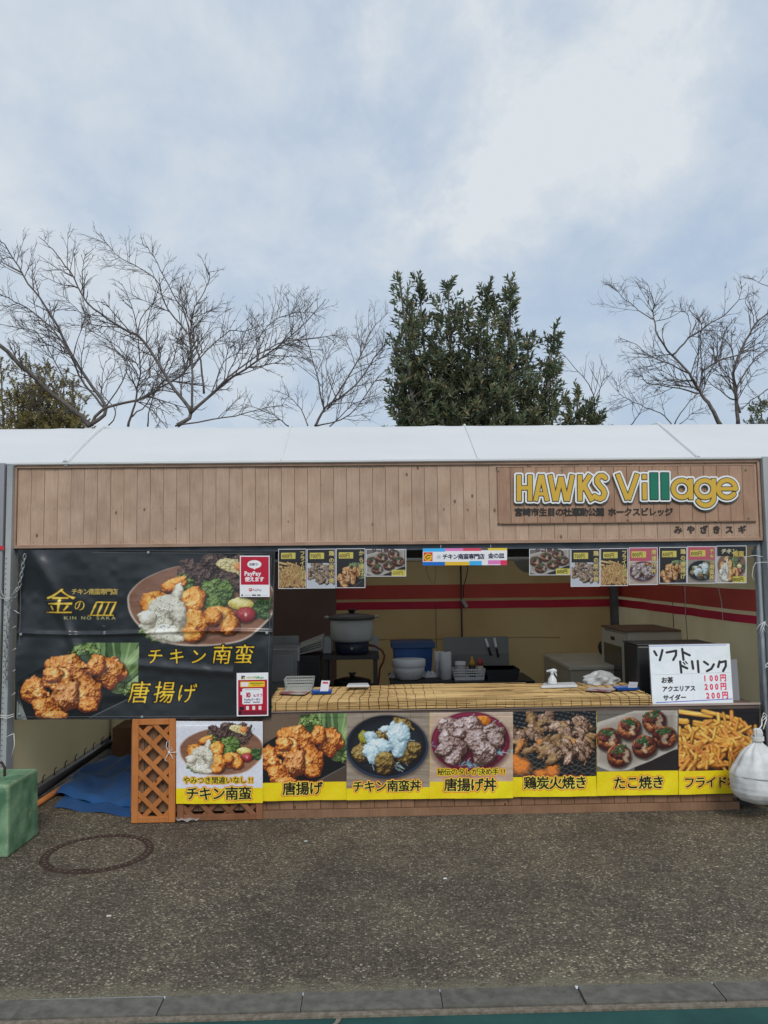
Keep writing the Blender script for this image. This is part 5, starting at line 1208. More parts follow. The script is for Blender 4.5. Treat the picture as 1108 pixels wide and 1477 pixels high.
ld = part('lid', MB().lathe(pc.x, YT, [(rr*1.04, zp1+.0005), (rr*1.08, zp1+.01), (rr*1.06, zp1+.026), (rr*.9, zl1), (rr*.5, zl1+.012), (rr*.15, zl1+.016)], 40), M_lid, ck)
part('knob', MB().lathe(pc.x, YT, [(rr*.12, zl1+.016), (rr*.14, zl1+.03), (rr*.22, zk1), (rr*.2, zk1+.008)], 16), M_black, ld)
for s_ in (-1, 1): part('handle', MB().tube([(pc.x+s_*rr*1.0, YT, zp1+.012), (pc.x+s_*rr*1.2, YT, zp1+.022), (pc.x+s_*rr*1.26, YT, zp1+.014)], [.012, .012, .009], 8), M_pot, ck)
part('igniter', MB().box(pc.x-.018, YT-rr*.82, zb0+.035, pc.x+.018, YT-rr*.74, zb1-.025), M_dark, ck, bevel=.003)
part('gauge', MB().tube([(pc.x, YT-rr*.85, zb1-.045), (pc.x, YT-rr*.81, zb1-.045)], .010, 12), M_inox, ck)
# steel box beside it, and steel back sheet
p0, p1 = P(466, 947, YT+.1), P(484, 918, YT+.1)
single('steel_tin', MB().box(p0.x, YT+.02, zt1+.001, p1.x-.03, YT+.2, p1.z), M_inox, 'upright steel tin left of the rice cooker on the stand', 'tin', ((p0.x+p1.x)/2, YT+.1, zt1), bevel=.004)
p0, p1 = P(540, 947, YT+.1), P(546, 920, YT+.1)
single('steel_guard', MB().box(pc.x+rr*.9, YT+.19, zt1+.001, p1.x, YT+.2, p1.z), M_inox, 'small steel guard plate right of the rice cooker', 'guard plate', ((p0.x+p1.x)/2, YT+.2, zt1))
# lidded pot on the shelf
pt2 = thing('black_pot', 'black lidded pot on the shelf under the rice cooker', 'pot', (pc.x, YT, sh))
r2 = Wd(484, 536, YT)/2; zs0 = sh-.005
part('pot', MB().lathe(pc.x, YT, [(r2*.9, zs0-.0), (r2, zs0+.015), (r2, zs0+.045)], 32), M_black, pt2)
l2 = part('lid', MB().lathe(pc.x, YT, [(r2*1.04, zs0+.0455), (r2*1.02, zs0+.058), (r2*.5, zs0+.08), (r2*.15, zs0+.084)], 32), M_black, pt2)
part('knob', MB().lathe(pc.x, YT, [(r2*.12, zs0+.084), (r2*.14, zs0+.10), (r2*.24, zs0+.12)], 14), M_black, l2)
# red gas hose
pts = [P(x, y, YT+.05) for x, y in ((529, 930), (541, 932), (551, 938), (555, 946), (553, 955), (548, 964), (546, 985), (546, 1010))]
single('gas_hose', MB().tube(pts, .009, 8), mat('hose_red', (.20, .035, .015, 1), .4), 'reddish brown gas hose curling down from the rice cooker', 'hose', pts[4])
# steel appliance at far left
Ya = 1.35; p0, p1 = P(391, 1000, Ya), P(428, 936, Ya)
ap = thing('fryer', 'steel fryer with raised back at the left behind the banner edge', 'fryer', ((p0.x+p1.x)/2, Ya+.2, 0))
part('body', MB().box(p0.x-.25, Ya, 0, p1.x, Ya+.45, p1.z), M_inox, ap, bevel=.006)
zt_ = P(410, 918, Ya+.4).z; part('backsplash', MB().box(p0.x-.25, Ya+.43, p1.z+.0005, P(431, 930, Ya+.43).x, Ya+.46, zt_), M_inox, ap, bevel=.003)
part('front_door', MB().box(p0.x-.2, Ya-.012, p1.z-.26, p1.x-.03, Ya-.001, p1.z-.05), mat('steel_door', (.36, .37, .37, 1), .4, (.45, .46, .46, 1), 3, metal=.6), ap, bevel=.003)
part('corner_handle', MB().box(p1.x+.001, Ya+.02, p1.z-.10, p1.x+.02, Ya+.05, p1.z+.015), mat('pale_steel', (.5, .5, .48, 1), .4), ap, bevel=.003)
Yb_ = 1.6
q = [P(429, 935, Yb_), P(466, 920.5, Yb_), P(465, 937, Yb_), P(430, 945, Yb_)]
g = MB(); g.add([v_ for v_ in q]+[v_+Vector((.0, .28, .02)) for v_ in q], [(0, 3, 2, 1), (4, 5, 6, 7), (0, 1, 5, 4), (1, 2, 6, 5), (2, 3, 7, 6), (3, 0, 4, 7)])
tr_ = thing('tilted_tray', 'pale ribbed tray lying tilted between fryer and rice cooker stand', 'tray', q[3])
part('tray_body', g, mat('pale_tray', (.38, .37, .33, 1), .5, (.46, .45, .40, 1), 5), tr_, bevel=.003)
for k in range(3):
    f0 = .25+.22*k; a_, b_ = q[0].lerp(q[3], f0), q[1].lerp(q[2], f0); part('groove', MB().tube([a_.lerp(b_, .06)+Vector((0, -.002, 0)), a_.lerp(b_, .94)+Vector((0, -.002, 0))], .0035, 5), M_dark, tr_)
p0, p1 = P(428, 1010, Yb_+.02), P(463, 946, Yb_+.02)
single('black_bin', MB().box(p0.x, Yb_-.02, 0, p1.x, Yb_+.3, P(445, 945, Yb_).z), M_black, 'black bin under the tilted tray', 'bin', ((p0.x+p1.x)/2, Yb_+.1, 0), bevel=.01)
# second work table with dishes
YU = 1.7
t2, ax2, bx2, zt2 = table(563, 653, 983, YU, YU+.55, M_dark, 'black work table holding the blue container and white bowl')
t3, ax3, bx3, zt3 = table(655, 772, 983.5, YU-.02, YU+.5, M_black, 'black work table holding the white basket and black tray')
# table tops are hidden down to the blind
Yc = YU+.38
def zat(y, Y, x=600): return P(x, y, Y).z
a, b = P(566, 975, Yc), P(624, 933, Yc); bc = thing('blue_container', 'dark blue plastic container with lid at the back of the work table', 'container', ((a.x+b.x)/2, Yc, zt2))
zc0 = zt2; zc1_ = zat(933, Yc); zc2 = zat(924.5, Yc)
cxm = (a.x+b.x)/2; hw = (b.x-a.x)/2
g = MB(); g.add([(cxm-hw*.86, Yc-.12, zc0), (cxm+hw*.86, Yc-.12, zc0), (cxm+hw*.86, Yc+.12, zc0), (cxm-hw*.86, Yc+.12, zc0), (cxm-hw*.95, Yc-.14, zc1_), (cxm+hw*.95, Yc-.14, zc1_), (cxm+hw*.95, Yc+.14, zc1_), (cxm-hw*.95, Yc+.14, zc1_)], [(0, 3, 2, 1), (4, 5, 6, 7), (0, 1, 5, 4), (1, 2, 6, 5), (2, 3, 7, 6), (3, 0, 4, 7)])
M_cblue = mat('container_blue', (.018, .075, .24, 1), .4); part('body', g, M_cblue, bc, bevel=.008)
part('lid', MB().box(cxm-hw*1.06, Yc-.155, zc1_+.0005, cxm+hw*1.06, Yc+.155, zc2), mat('container_lid', (.022, .07, .18, 1), .45), bc, bevel=.008)
Yw = YU+.12; pw_ = P(590, 976, Yw); rw_ = Wd(567, 614, Yw)/2; wbz = zt2+.001
bo = thing('white_bowl', 'large white lidded bowl in front of the blue container', 'bowl', (pw_.x, Yw, wbz))
zz1, zz2 = zat(961, Yw), zat(951.5, Yw)
part('bowl', MB().lathe(pw_.x, Yw, [(rw_*.6, wbz), (rw_*.75, wbz+.008), (rw_*.93, wbz+(zz1-wbz)*.6), (rw_*.97, zz1)], 36), M_white, bo)
part('lid', MB().lathe(pw_.x, Yw, [(rw_*.98, zz1+.0005), (rw_*1.03, zz1+.008), (rw_*1.03, zz2), (rw_*.98, zz2+.006), (rw_*.5, zz2+.008)], 36), M_white, bo)
for k, (x, y, r_) in enumerate(((621, 970, .03), (628, 974, .03), (616, 973, .025), (569, 972, .03))):
    p = P(x, y, Yw+.09); g = MB().grid(lambda u, v: (p.x+(.045*(1-v*.6))*(1+.25*math.sin(u*25+k))*math.cos(u*6.283), Yw+.11+.03*(1+.2*math.sin(u*19))*math.sin(u*6.283), zt2+.001+.045*v*(1+.2*math.sin(u*15))), 24, 5)
    single('paper_napkin', g, M_paper, ('crumpled white napkin right of the white bowl', 'crumpled white napkin against the paper roll', 'crumpled white napkin touching the bowl at its right', 'crumpled white napkin left of the white bowl')[k], 'napkin', (p.x, Yw+.1, zt2))
# paper towel rolls
Yr = YU+.10
for k, (x0, x1, yt, dy, lab) in enumerate(((635.5, 651.5, 941, 0, 'front white kitchen paper roll standing on the work table'), (627, 637, 940, .12, 'second white kitchen paper roll half hidden behind the front one'))):
    p = P((x0+x1)/2, 978, Yr+dy); r_ = Wd(x0, x1, Yr+dy)/2; zt_ = zat(yt, Yr+dy); t = thing('paper_roll', lab, 'paper roll', (p.x, Yr+dy, zt2))
    part('paper', MB().lathe(p.x, Yr+dy, [(r_, zt2+.001), (r_, zt_-.004), (r_*.96, zt_)], 28), M_paper, t); part('core', MB().lathe(p.x, Yr+dy, [(r_*.35, zt_+.0005), (r_*.35, zt_+.003)], 14), mat('cardboard', (.25, .17, .10, 1), .8), t)
# white basket with condiments
Yk = YU+.05
basket(654, 700.5, 967, 981.5, zt3+.001, Yk, .16, M_white, 'white slotted basket of sauces on the right work table', h=P(680, 966, Yk).z-zt3)
def bottle(x, w_, yt, prof, parts_, label, Y, cat='bottle', name='sauce_bottle'):
    p = P(x, 980, Y); r_ = Wd(x-w_/2, x+w_/2, Y)/2; z0 = zt3+.005; z1 = zat(yt, Y, x); H = z1-z0; t = thing(name, label, cat, (p.x, Y, z0))
    for nm, m_, pr in parts_: part(nm, MB().lathe(p.x, Y, [(r_*a, z0+H*b) for a, b in pr], 24), m_, t)
M_soy = mat('dark_sauce', (.02, .008, .006, 1), .25); M_ycap = mat('yellow_cap', (.55, .26, .02, 1), .4); M_rcap = mat('red_cap', (.40, .05, .05, 1), .4)
Yi = Yk+.08
bottle(664.5, 15, 954.5, 0, [('jar', mat('jar_glass', (.42, .40, .36, 1), .2), [(.9, 0), (1, .04), (1, .8)]), ('lid', M_white, [(1.03, .805), (1.05, .85), (1.03, 1.0), (.9, 1.01)])], 'glass jar with white lid in the white basket', Yi, 'jar', 'jar')
bottle(681.5, 9.5, 947, 0, [('bottle', M_soy, [(.95, 0), (1, .05), (1, .55), (.9, .6)]), ('cap', M_ycap, [(.88, .605), (.8, .75), (.45, .82), (.3, 1.0)])], 'dark sauce bottle with pointed yellow cap in the white basket', Yi)
bottle(693, 8.5, 950.5, 0, [('bottle', mat('pale_dressing', (.50, .44, .36, 1), .3), [(.95, 0), (1, .05), (1, .66)]), ('cap', M_rcap, [(1.0, .665), (.98, .85), (.8, 1.0), (.6, 1.01)])], 'pale bottle with red cap in the white basket', Yi)
# black tray
ya = P(700, 977, Yk+.02); yb_ = P(749, 963, Yk+.02); g = MB()
x0, x1 = ya.x, yb_.x; z0, z1 = zt3+.001, zat(965, Yk+.02, 725)
def rng(k, z, dy=0): return [(x0+(x1-x0)*(1-k)/2, Yk-.02+.02*(1-k), z), (x1-(x1-x0)*(1-k)/2, Yk-.02+.02*(1-k), z), (x1-(x1-x0)*(1-k)/2, Yk+.26, z), (x0+(x1-x0)*(1-k)/2, Yk+.26, z)]
g.add(rng(.86, z0)+rng(1, z1)+rng(.97, z1)+rng(.84, z0+.008), [(3, 2, 1, 0)]+[(i+a*4, (i+1) % 4+a*4, (i+1) % 4+a*4+4, i+a*4+4) for a in range(3) for i in range(4)]+[(12, 13, 14, 15)])
single('roasting_tray', g, M_black, 'deep black tray beside the white basket on the right work table', 'tray', ((x0+x1)/2, Yk+.1, z0))
# grey splash board with two hanging knives
Yg = YU+.54; a, b = P(640, 965, Yg), P(733.5, 918, Yg); zm_ = zat(944, Yg, 690)
kb = thing('splash_board', 'grey two tone splash board standing behind the right work table', 'board', ((a.x+b.x)/2, Yg, zt3))
part('upper_sheet', MB().box(a.x, Yg, zm_+.001, b.x, Yg+.01, b.z), mat('grey_sheet', (.22, .225, .215, 1), .4, (.26, .265, .25, 1), 3), kb); part('lower_sheet', MB().box(a.x+.05, Yg-.012, zt3, b.x-.0, Yg+.008, zm_), mat('grey_board', (.19, .185, .175, 1), .5), kb)
for k, (x0_, y0_, x1_, y1_) in enumerate(((700.5, 921, 708.5, 946), (713, 920, 719, 948))):
    p, q_ = P(x0_, y0_, Yg-.02), P(x1_, y1_, Yg-.02); m_ = p.lerp(q_, .48); t = thing('kitchen_knife', ('left', 'right')[k]+' of two knives hanging on the grey splash board', 'knife', p)
    part('blade', MB().obox(p.lerp(m_, .5), (m_-p)/2, (0, .002, 0), Vector((.011, 0, .003))), M_white, t); part('handle', MB().tube([m_, q_], [.011, .009], 8), M_black, t); part('ferrule', MB().tube([m_.lerp(q_, -.04), m_.lerp(q_, .12)], .0115, 8), M_inox, t)
# pole, cable and power tap on the back wall
p0, p1 = P(664.5, 812, YB-.05), P(664.5, 920, YB-.05)
single('thin_pole', MB().tube([(p0.x, YB-.05, p1.z-.9), (p0.x, YB-.05, p0.z+.05)], .010, 8), mat('pole_brown', (.06, .04, .035, 1), .5), 'thin dark brown pole standing against the striped back wall', 'pole', (p0.x, YB-.05, 0))
pts = [P(x, y, YB-.06) for x, y in ((672, 806), (675, 820), (673, 832), (668, 848), (669, 862))]
single('power_cable', MB().tube(pts, .0045, 6), M_dark, 'dark cable curving down beside the thin pole to the power tap', 'cable', pts[2])
q0, q1 = P(667, 864, YB-.06), P(673.5, 876, YB-.06)
pt_ = thing('power_tap', 'pale power tap hanging across the red stripes', 'power tap', q0); part('body', MB().obox(q0.lerp(q1, .5), (q1-q0)/2, (0, .012, 0), Vector((.016, 0, .009))), mat('pale_plastic', (.42, .38, .34, 1), .4), pt_, bevel=.003)
pts = [P(x, y, YB-.07) for x, y in ((613, 806), (616, 826), (621, 839), (627, 842), (629, 830), (628, 806))]
single('loose_wire', MB().tube(pts, .002, 5), M_dark, 'thin loose wire loop hanging under the name strip', 'wire', pts[2])
single('vertical_string', MB().tube([P(628.5, 870, YB-.05), P(629.5, 935, YB-.05)], .003, 5), M_dark, 'thin dark line running down the back wall above the work table', 'string', P(629, 900, YB-.05))
# ceiling lamp with round shade
pl2 = P(771, 808, .9); g = MB(); 
lamp = thing('ceiling_lamp', 'grey round lamp shade hanging behind the right takoyaki card', 'lamp', pl2)
part('shade', MB().lathe(pl2.x, .9, [(.16, pl2.z+.005), (.155, pl2.z-.01), (.13, pl2.z-.05), (.09, pl2.z-.085), (.04, pl2.z-.10)], 32), mat('shade_grey', (.32, .34, .35, 1), .25, alpha=.85), lamp)
part('stem', MB().tube([(pl2.x, .9, pl2.z+.006), (pl2.x, .9, pl2.z+.3)], .008, 8), M_dark, lamp)
# chest freezer
Yf = 1.75; a = P(819, 1010, Yf); b = P(905, 958, Yf)
fz = thing('chest_freezer', 'pale chest freezer with sliding top left of the steel cabinet', 'freezer', ((a.x+b.x)/2, Yf+.4, 0))
M_frz = mat('freezer_white', (.50, .45, .34, 1), .45, (.56, .52, .42, 1), 3)
zfz = zat(962, Yf, 850); Ybk = 2.75
part('body', MB().box(a.x+.03, Yf, .04, b.x+.1, Ybk, zfz-.03), M_frz, fz, bevel=.01); part('lid', MB().box(a.x+.02, Yf-.01, zfz-.028, b.x+.1, Ybk, zfz+.01), mat('freezer_lid', (.58, .54, .44, 1), .4), fz, bevel=.008)
p = P(871, 945, 2.6); single('black_bag', MB().lathe(p.x, 2.6, [(.03, zfz+.012), (.05, zfz+.03), (.05, zfz+.09), (.035, zfz+.125), (.02, zfz+.135)], 16, fn=lambda th, z: 1+.15*math.sin(th*3+z*30)), M_black, 'small black bag on the back of the chest freezer', 'bag', (p.x, 2.6, zfz))
# steel display cabinet
Yd, Yd2 = 1.45, 2.1; a, b = P(908, 1010, Yd), P(985, 914, Yd); zd = P(908, 912, Yd).z
cb = thing('display_cabinet', 'tall pale steel cabinet with a glazed side door and cardboard on top', 'cabinet', ((a.x+b.x)/2, (Yd+Yd2)/2, 0))
M_cab = mat('cabinet_cream', (.56, .53, .44, 1), .4, (.63, .60, .50, 1), 3)
part('body', MB().box(a.x, Yd, .1, b.x, Yd2, zd), M_cab, cb, bevel=.006)
dw = part('side_door', MB().box(a.x-.022, Yd+.01, .3, a.x-.002, Yd2-.01, zd-.02), M_cab, cb, bevel=.004)
part('door_glass', MB().box(a.x-.0255, Yd+.09, .4, a.x-.0225, Yd2-.09, zd-.13), mat('dark_glass', (.05, .04, .025, 1), .15), dw)
part('door_badge', MB().box(a.x-.026, Yd+.26, zd-.09, a.x-.0225, Yd+.36, zd-.06), M_dark, dw)
part('front_panel', MB().box(a.x+.07, Yd-.008, .3, b.x-.05, Yd-.001, zd-.16), mat('panel_grey', (.30, .30, .28, 1), .4), cb)
part('latch', MB().obox((a.x+.055, Yd-.012, zd-.33), (.012, 0, 0), (0, .01, 0), (0, 0, .03)), M_black, cb, bevel=.004)
sl = MB().box(a.x-.03, Yd-.02, zd+.002, b.x-.02, Yd2-.04, zd+.016); single('cardboard_sheet', sl, mat('brown_cardboard', (.17, .09, .055, 1), .8, (.22, .13, .08, 1), 7), 'brown cardboard sheet lying on top of the steel cabinet', 'cardboard', ((a.x+b.x)/2, Yd+.3, zd))
# dark thin rods and strings on the right wall
pr_ = P(970.5, 850, 1.6); q_ = P(971, 905, 1.6)
single('thin_rod', MB().tube([(pr_.x+.25*0, 1.6, q_.z), (pr_.x, 1.6, pr_.z+.25)], .008, 6), M_dark, 'thin dark rod standing in front of the right striped wall', 'rod', (pr_.x, 1.6, q_.z))
for k, (pts_, Y_, m_, lab) in enumerate((([(984, 845), (988, 870), (992, 925)], .95, M_dark, 'thin dark cord hanging by the right striped wall'), ([(988, 846), (989, 888)], .9, M_string, 'thin pale string on the right wall, left of two'), ([(1036, 846), (1041, 868), (1043, 895)], .5, M_string, 'thin pale string on the right wall, nearest the corner pole'))):
    pts = [P(x, y, Y_) for x, y in pts_]; single('dangling_line', MB().tube(pts, .0022, 5), m_, lab, 'cord', pts[0])

# ------------------------------------------------------------------ outside at the corners
# green concrete weight
g1, g2 = G(11, 1238), G(56, 1204); e1 = Vector((g2.x-g1.x, g2.y-g1.y, 0)); l1 = e1.length; e1.normalize(); e2 = Vector((-e1.y, e1.x, 0)); 
hgt = P(11, 1133, g1.y).z; l2 = .40
def wat(): 
    m = mat('green_concrete', lin(70, 112, 80), .75, lin(124, 160, 124), 9, bump=.4, bscale=60, detail=8); return m
cw = thing('concrete_weight', 'faded green concrete weight block with a steel loop beside the left post', 'weight', (g1.x, g1.y, 0))
cc = Vector((g1.x, g1.y, 0))+e1*l1/2+e2*l2/2
g = MB(); 
tp = .965
lowv = [cc+e1*l1/2*sx_*1.0+e2*l2/2*sy_ for sx_, sy_ in ((-1, -1), (1, -1), (1, 1), (-1, 1))]
g.add([(v_.x, v_.y, 0) for v_ in lowv]+[(cc.x+(v_.x-cc.x)*tp, cc.y+(v_.y-cc.y)*tp, hgt) for v_ in lowv], [(0, 3, 2, 1), (4, 5, 6, 7), (0, 1, 5, 4), (1, 2, 6, 5), (2, 3, 7, 6), (3, 0, 4, 7)])
M_gc = wat(); t_ = M_gc.node_tree; pb_ = t_.nodes['Principled BSDF']; src_ = pb_.inputs['Base Color'].links[0].from_socket
bn = t_.nodes.new('ShaderNodeBevel'); bn.inputs['Radius'].default_value = .022; gq = t_.nodes.new('ShaderNodeNewGeometry'); dt = t_.nodes.new('ShaderNodeVectorMath'); dt.operation = 'DOT_PRODUCT'
t_.links.new(bn.outputs[0], dt.inputs[0]); t_.links.new(gq.outputs['True Normal'], dt.inputs[1]); wn_ = t_.nodes.new('ShaderNodeTexNoise'); wn_.inputs['Scale'].default_value = 38; wn_.inputs['Detail'].default_value = 6
cc_ = t_.nodes.new('ShaderNodeTexCoord'); t_.links.new(cc_.outputs['Object'], wn_.inputs['Vector'])
sb_ = t_.nodes.new('ShaderNodeMath'); sb_.operation = 'MULTIPLY_ADD'; t_.links.new(wn_.outputs['Fac'], sb_.inputs[0]); sb_.inputs[1].default_value = .34; t_.links.new(dt.outputs['Value'], sb_.inputs[2])
mr_ = t_.nodes.new('ShaderNodeMapRange'); mr_.inputs[1].default_value = 1.02; mr_.inputs[2].default_value = 1.14; mr_.inputs[3].default_value = .75; mr_.inputs[4].default_value = 0; t_.links.new(sb_.outputs[0], mr_.inputs[0])
sp_ = t_.nodes.new('ShaderNodeTexNoise'); sp_.inputs['Scale'].default_value = 14; sp_.inputs['Detail'].default_value = 9; sp_.inputs['Roughness'].default_value = .75; t_.links.new(cc_.outputs['Object'], sp_.inputs['Vector'])
mr2 = t_.nodes.new('ShaderNodeMapRange'); mr2.inputs[1].default_value = .58; mr2.inputs[2].default_value = .72; mr2.inputs[4].default_value = .5; t_.links.new(sp_.outputs['Fac'], mr2.inputs[0])
mxx = t_.nodes.new('ShaderNodeMath'); mxx.operation = 'MAXIMUM'; t_.links.new(mr_.outputs[0], mxx.inputs[0]); t_.links.new(mr2.outputs[0], mxx.inputs[1])
mc_ = t_.nodes.new('ShaderNodeMix'); mc_.data_type = 'RGBA'; t_.links.new(mxx.outputs[0], mc_.inputs[0]); t_.links.new(src_, mc_.inputs[6]); mc_.inputs[7].default_value = lin(178, 182, 150); t_.links.new(mc_.outputs[2], pb_.inputs['Base Color'])
blk = part('block', g, M_gc, cw, bevel=.014)
M_scuff = mat('scuffed_edge', lin(128, 150, 120), .85, lin(164, 172, 146), 40)
hp = P(4, 1100, g1.y+.2)
g = MB().tube([(hp.x-.05, hp.y, hgt-.02), (hp.x-.05, hp.y, hgt+.04), (hp.x-.03, hp.y, hgt+.075), (hp.x-.005, hp.y, hgt+.075), (hp.x+.012, hp.y, hgt+.045), (hp.x+.012, hp.y, hgt-.02)], .008, 8); part('loop', g, M_iron, cw)
# blue tarp folded inside
M_tarp = mat('blue_tarp', (.018, .085, .26, 1), .4, (.03, .12, .33, 1), 4, bump=.3, bscale=40)
tA, tB, tC, tD = G(72, 1150), G(200, 1172), G(215, 1118), G(140, 1108)
def tarpf(u, v):
    p = tA.lerp(tB, u).lerp(tD.lerp(tC, u), v); h = .035*sst(0, .06, np.float64(v))+.06*v+.018*math.sin(u*7+v*4)+.012*math.sin(u*17-v*9)+.02*math.exp(-((v-.35-.2*u)/.07)**2)
    return (p.x+.012*math.sin(v*9), p.y+.02*math.sin(u*9)*(1-v), .012+float(h)*float(sst(0, .08, np.float64(u))))
tq = thing('blue_tarp', 'folded blue tarpaulin lying on the ground under the black banner', 'tarp', tA)
part('upper_fold', MB().grid(tarpf, 50, 40), M_tarp, tq)
uA, uB = G(78, 1166), G(200, 1180)
part('lower_fold', MB().grid(lambda u, v: tuple(Vector((uA.lerp(uB, u).lerp(tD.lerp(tC, u), v).x, uA.lerp(uB, u).lerp(tD.lerp(tC, u), v).y+.008*math.sin(u*14), .004+.012*min(1, v*12)+.004*math.sin(u*13+v*5)))), 40, 12), M_tarp, tq)
# clear plastic scrap
sA = [G(x, y) for x, y in ((243, 1187), (282, 1189), (303, 1178), (262, 1180))]
single('plastic_scrap', MB().grid(lambda u, v: tuple(sA[0].lerp(sA[1], u).lerp(sA[3].lerp(sA[2], u), v)+Vector((0, .01*math.sin(u*8), .012+.012*abs(math.sin(u*9+v*6))))), 24, 8), mat('film', (.66, .67, .68, 1), .2, (.8, .8, .8, 1), 30, alpha=.6), 'scrap of clear plastic sheet on the ground at the lattice foot', 'plastic sheet', sA[0])
for k, (x, y, s_, c_) in enumerate(((197, 1211, .012, (.55, .47, .22, 1)), (441, 1214, .009, (.5, .58, .52, 1)), (642, 1268, .008, (.8, .8, .8, 1)), (157, 1322, .010, (.62, .58, .48, 1)))):
    p = G(x, y); single('litter_flake', MB().obox((p.x, p.y, .003), (s_, s_*.3, 0), (-s_*.2, s_*.6, 0), (0, 0, .0015)), mat('flake%d' % k, c_, .7), ('yellowish dry leaf flake on the asphalt above the manhole', 'pale green flake on the asphalt near the counter', 'tiny white flake on the asphalt at mid right', 'pale flake on the asphalt below the manhole')[k], 'flake', p)
# white sandbag hung on the right corner pole
YS = -.21; pS = P(1098, 1155, YS); rS = Wd(1056, 1140, YS)/2
zq = lambda y: P(1088, y, YS).z
prof_ = [(.0, 1159), (.38, 1158), (.66, 1154), (.85, 1148), (.97, 1141), (1.0, 1133), (.975, 1126), (.94, 1119), (.945, 1117), (.88, 1107), (.77, 1098), (.62, 1089), (.40, 1080), (.20, 1073), (.13, 1069), (.12, 1065), (.15, 1058), (.13, 1052), (.04, 1050)]
def fold(th, z):
    t = max(0, min(1, (z-zq(1128))/(zq(1078)-zq(1128)))); return 1+.02*math.sin(th*2+1)+t*(.085*math.sin(th*11)+.05*math.sin(th*7+2))
sb = thing('sandbag', 'white tied sandbag hanging from the right corner pole over the fries poster', 'sandbag', (pS.x, YS, zq(1159)))
g = MB()
cxS = lambda z: pS.x-.004*max(0, (z-zq(1130))/(zq(1062)-zq(1130)))
o_ = []
n_ = 88
pf = []
for (a_, b_), (c_, d_) in zip(prof_, prof_[1:]):
    for k in range(4): pf.append((a_+(c_-a_)*k/4, b_+(d_-b_)*k/4))
pf.append(prof_[-1])
for r_, y in pf:
    z = zq(y)
    for j in range(n_):
        th = 2*math.pi*j/n_; rr_ = rS*r_*fold(th, z)
        tl_ = .10*(z-zq(1140))*0
        g.v.append((cxS(z)+rr_*math.cos(th)+.006*math.sin(z*40), YS+rr_*.72*math.sin(th), z-.05*rr_*math.cos(th)*min(1, max(0, (y-1080)/40))))
for i in range(len(pf)-1):
    for j in range(n_): a_ = i*n_+j; b_ = i*n_+(j+1) % n_; g.f.append((a_, b_, b_+n_, a_+n_)); g.smooth.append(True)
part('bag', g, mat('sandbag_white', (.54, .55, .54, 1), .55, (.74, .75, .73, 1), 14, bump=.9, bscale=34), sb)
zsm = zq(1118); part('seam', MB().tube([(pS.x+rS*.955*math.cos(t_), YS+rS*.70*math.sin(t_), zsm-.06*rS*math.cos(t_)) for t_ in np.linspace(0, 2*math.pi, 49)], .003, 5, cap=False), mat('bag_seam', (.36, .37, .37, 1), .6), sb)
zt2_ = zq(1067); g = MB()
for k in range(4): g.tube([(cxS(zt2_)+rS*.19*math.cos(t_), YS+rS*.17*math.sin(t_), zt2_+.006*k+.003*math.sin(t_)) for t_ in np.linspace(0, 2*math.pi, 25)], .0032, 5, cap=False)
part('tie', g, M_string, sb)
pts = [Vector((cxS(zq(1062)), YS, zq(1056))), P(1099, 1046, -.14), P(1099, 1036, -.05), P(1103, 1033, -.03), P(1106, 1037, -.05), P(1101, 1052, -.08)]
part('rope', MB().tube(pts, .004, 6), M_string, sb)
# strings and wires on posts
def wires(paths, Y, label, name='tie_string', r_=.002):
    g = MB(); pts0 = None
    for path in paths:
        pts = [P(x, y, Y-(.004*(i % 2))) for i, (x, y) in enumerate(path)]; pts0 = pts0 or pts[0]; g.tube(pts, r_, 5)
    return single(name, g, M_string, label, 'string', pts0)
wires([[(1103, 897), (1096, 901), (1091, 908)], [(1103, 897), (1098, 905), (1096, 914)], [(1104, 898), (1101, 908), (1097, 918)], [(1104, 896), (1102, 905), (1104, 912)], [(1108, 903), (1102, 898)]], -.06, 'frayed white plastic string tied round the right corner pole at mid height')
wires([[(1108, 811), (1100, 811), (1090, 812), (1087, 818), (1085, 830), (1088, 838)], [(1078, 803), (1088, 801), (1100, 803)]], -.055, 'white string looped on the corner pole beside the rightmost menu card')
wires([[(1106, 958), (1103, 964), (1108, 961)], [(1104, 960), (1108, 956)]], -.06, 'small white knot on the right corner pole', r_=.003)
wires([[(1099, 1036), (1102, 1028), (1108, 1034)], [(1100, 1040), (1106, 1034)]], -.06, 'white cord knotted on the right corner pole above the sandbag', r_=.003)
wires([[(0, 862), (8, 864), (15, 862)], [(15, 862), (24, 848), (28, 846)], [(20, 880), (28, 885)]], -.07, 'white plastic string round the left post at the banner top')
wires([[(-4, 1031), (10, 1033), (20, 1030)], [(-4, 1034), (10, 1036), (20, 1033)], [(9, 1063), (20, 1058)], [(20, 1058), (21, 1075), (16, 1092)]], -.07, 'white string wound round the left post below the banner')
wires([[(18, 906), (23, 903)], [(18, 938), (23, 935)], [(18, 969), (22, 966)], [(17, 1003), (22, 999)]], -.068, 'short white string stitches tying the banner edge to the left post', r_=.0018)
g = MB()
pth = [P(x, y, -.075) for x, y in ((-3, 848), (6, 862), (14, 868), (20, 862), (28, 846), (36, 800))]
def link(c, d, roll, s_=.017):
    d = d.normalized(); s1 = d.orthogonal().normalized(); s1 = Matrix.Rotation(roll, 3, d) @ s1
    pts = [c+d*s_*math.cos(t_)*1.2+s1*s_*.5*math.sin(t_) for t_ in np.linspace(0, 2*math.pi, 13)]; g.tube(pts, .0032, 5, cap=False)
dist_ = 0
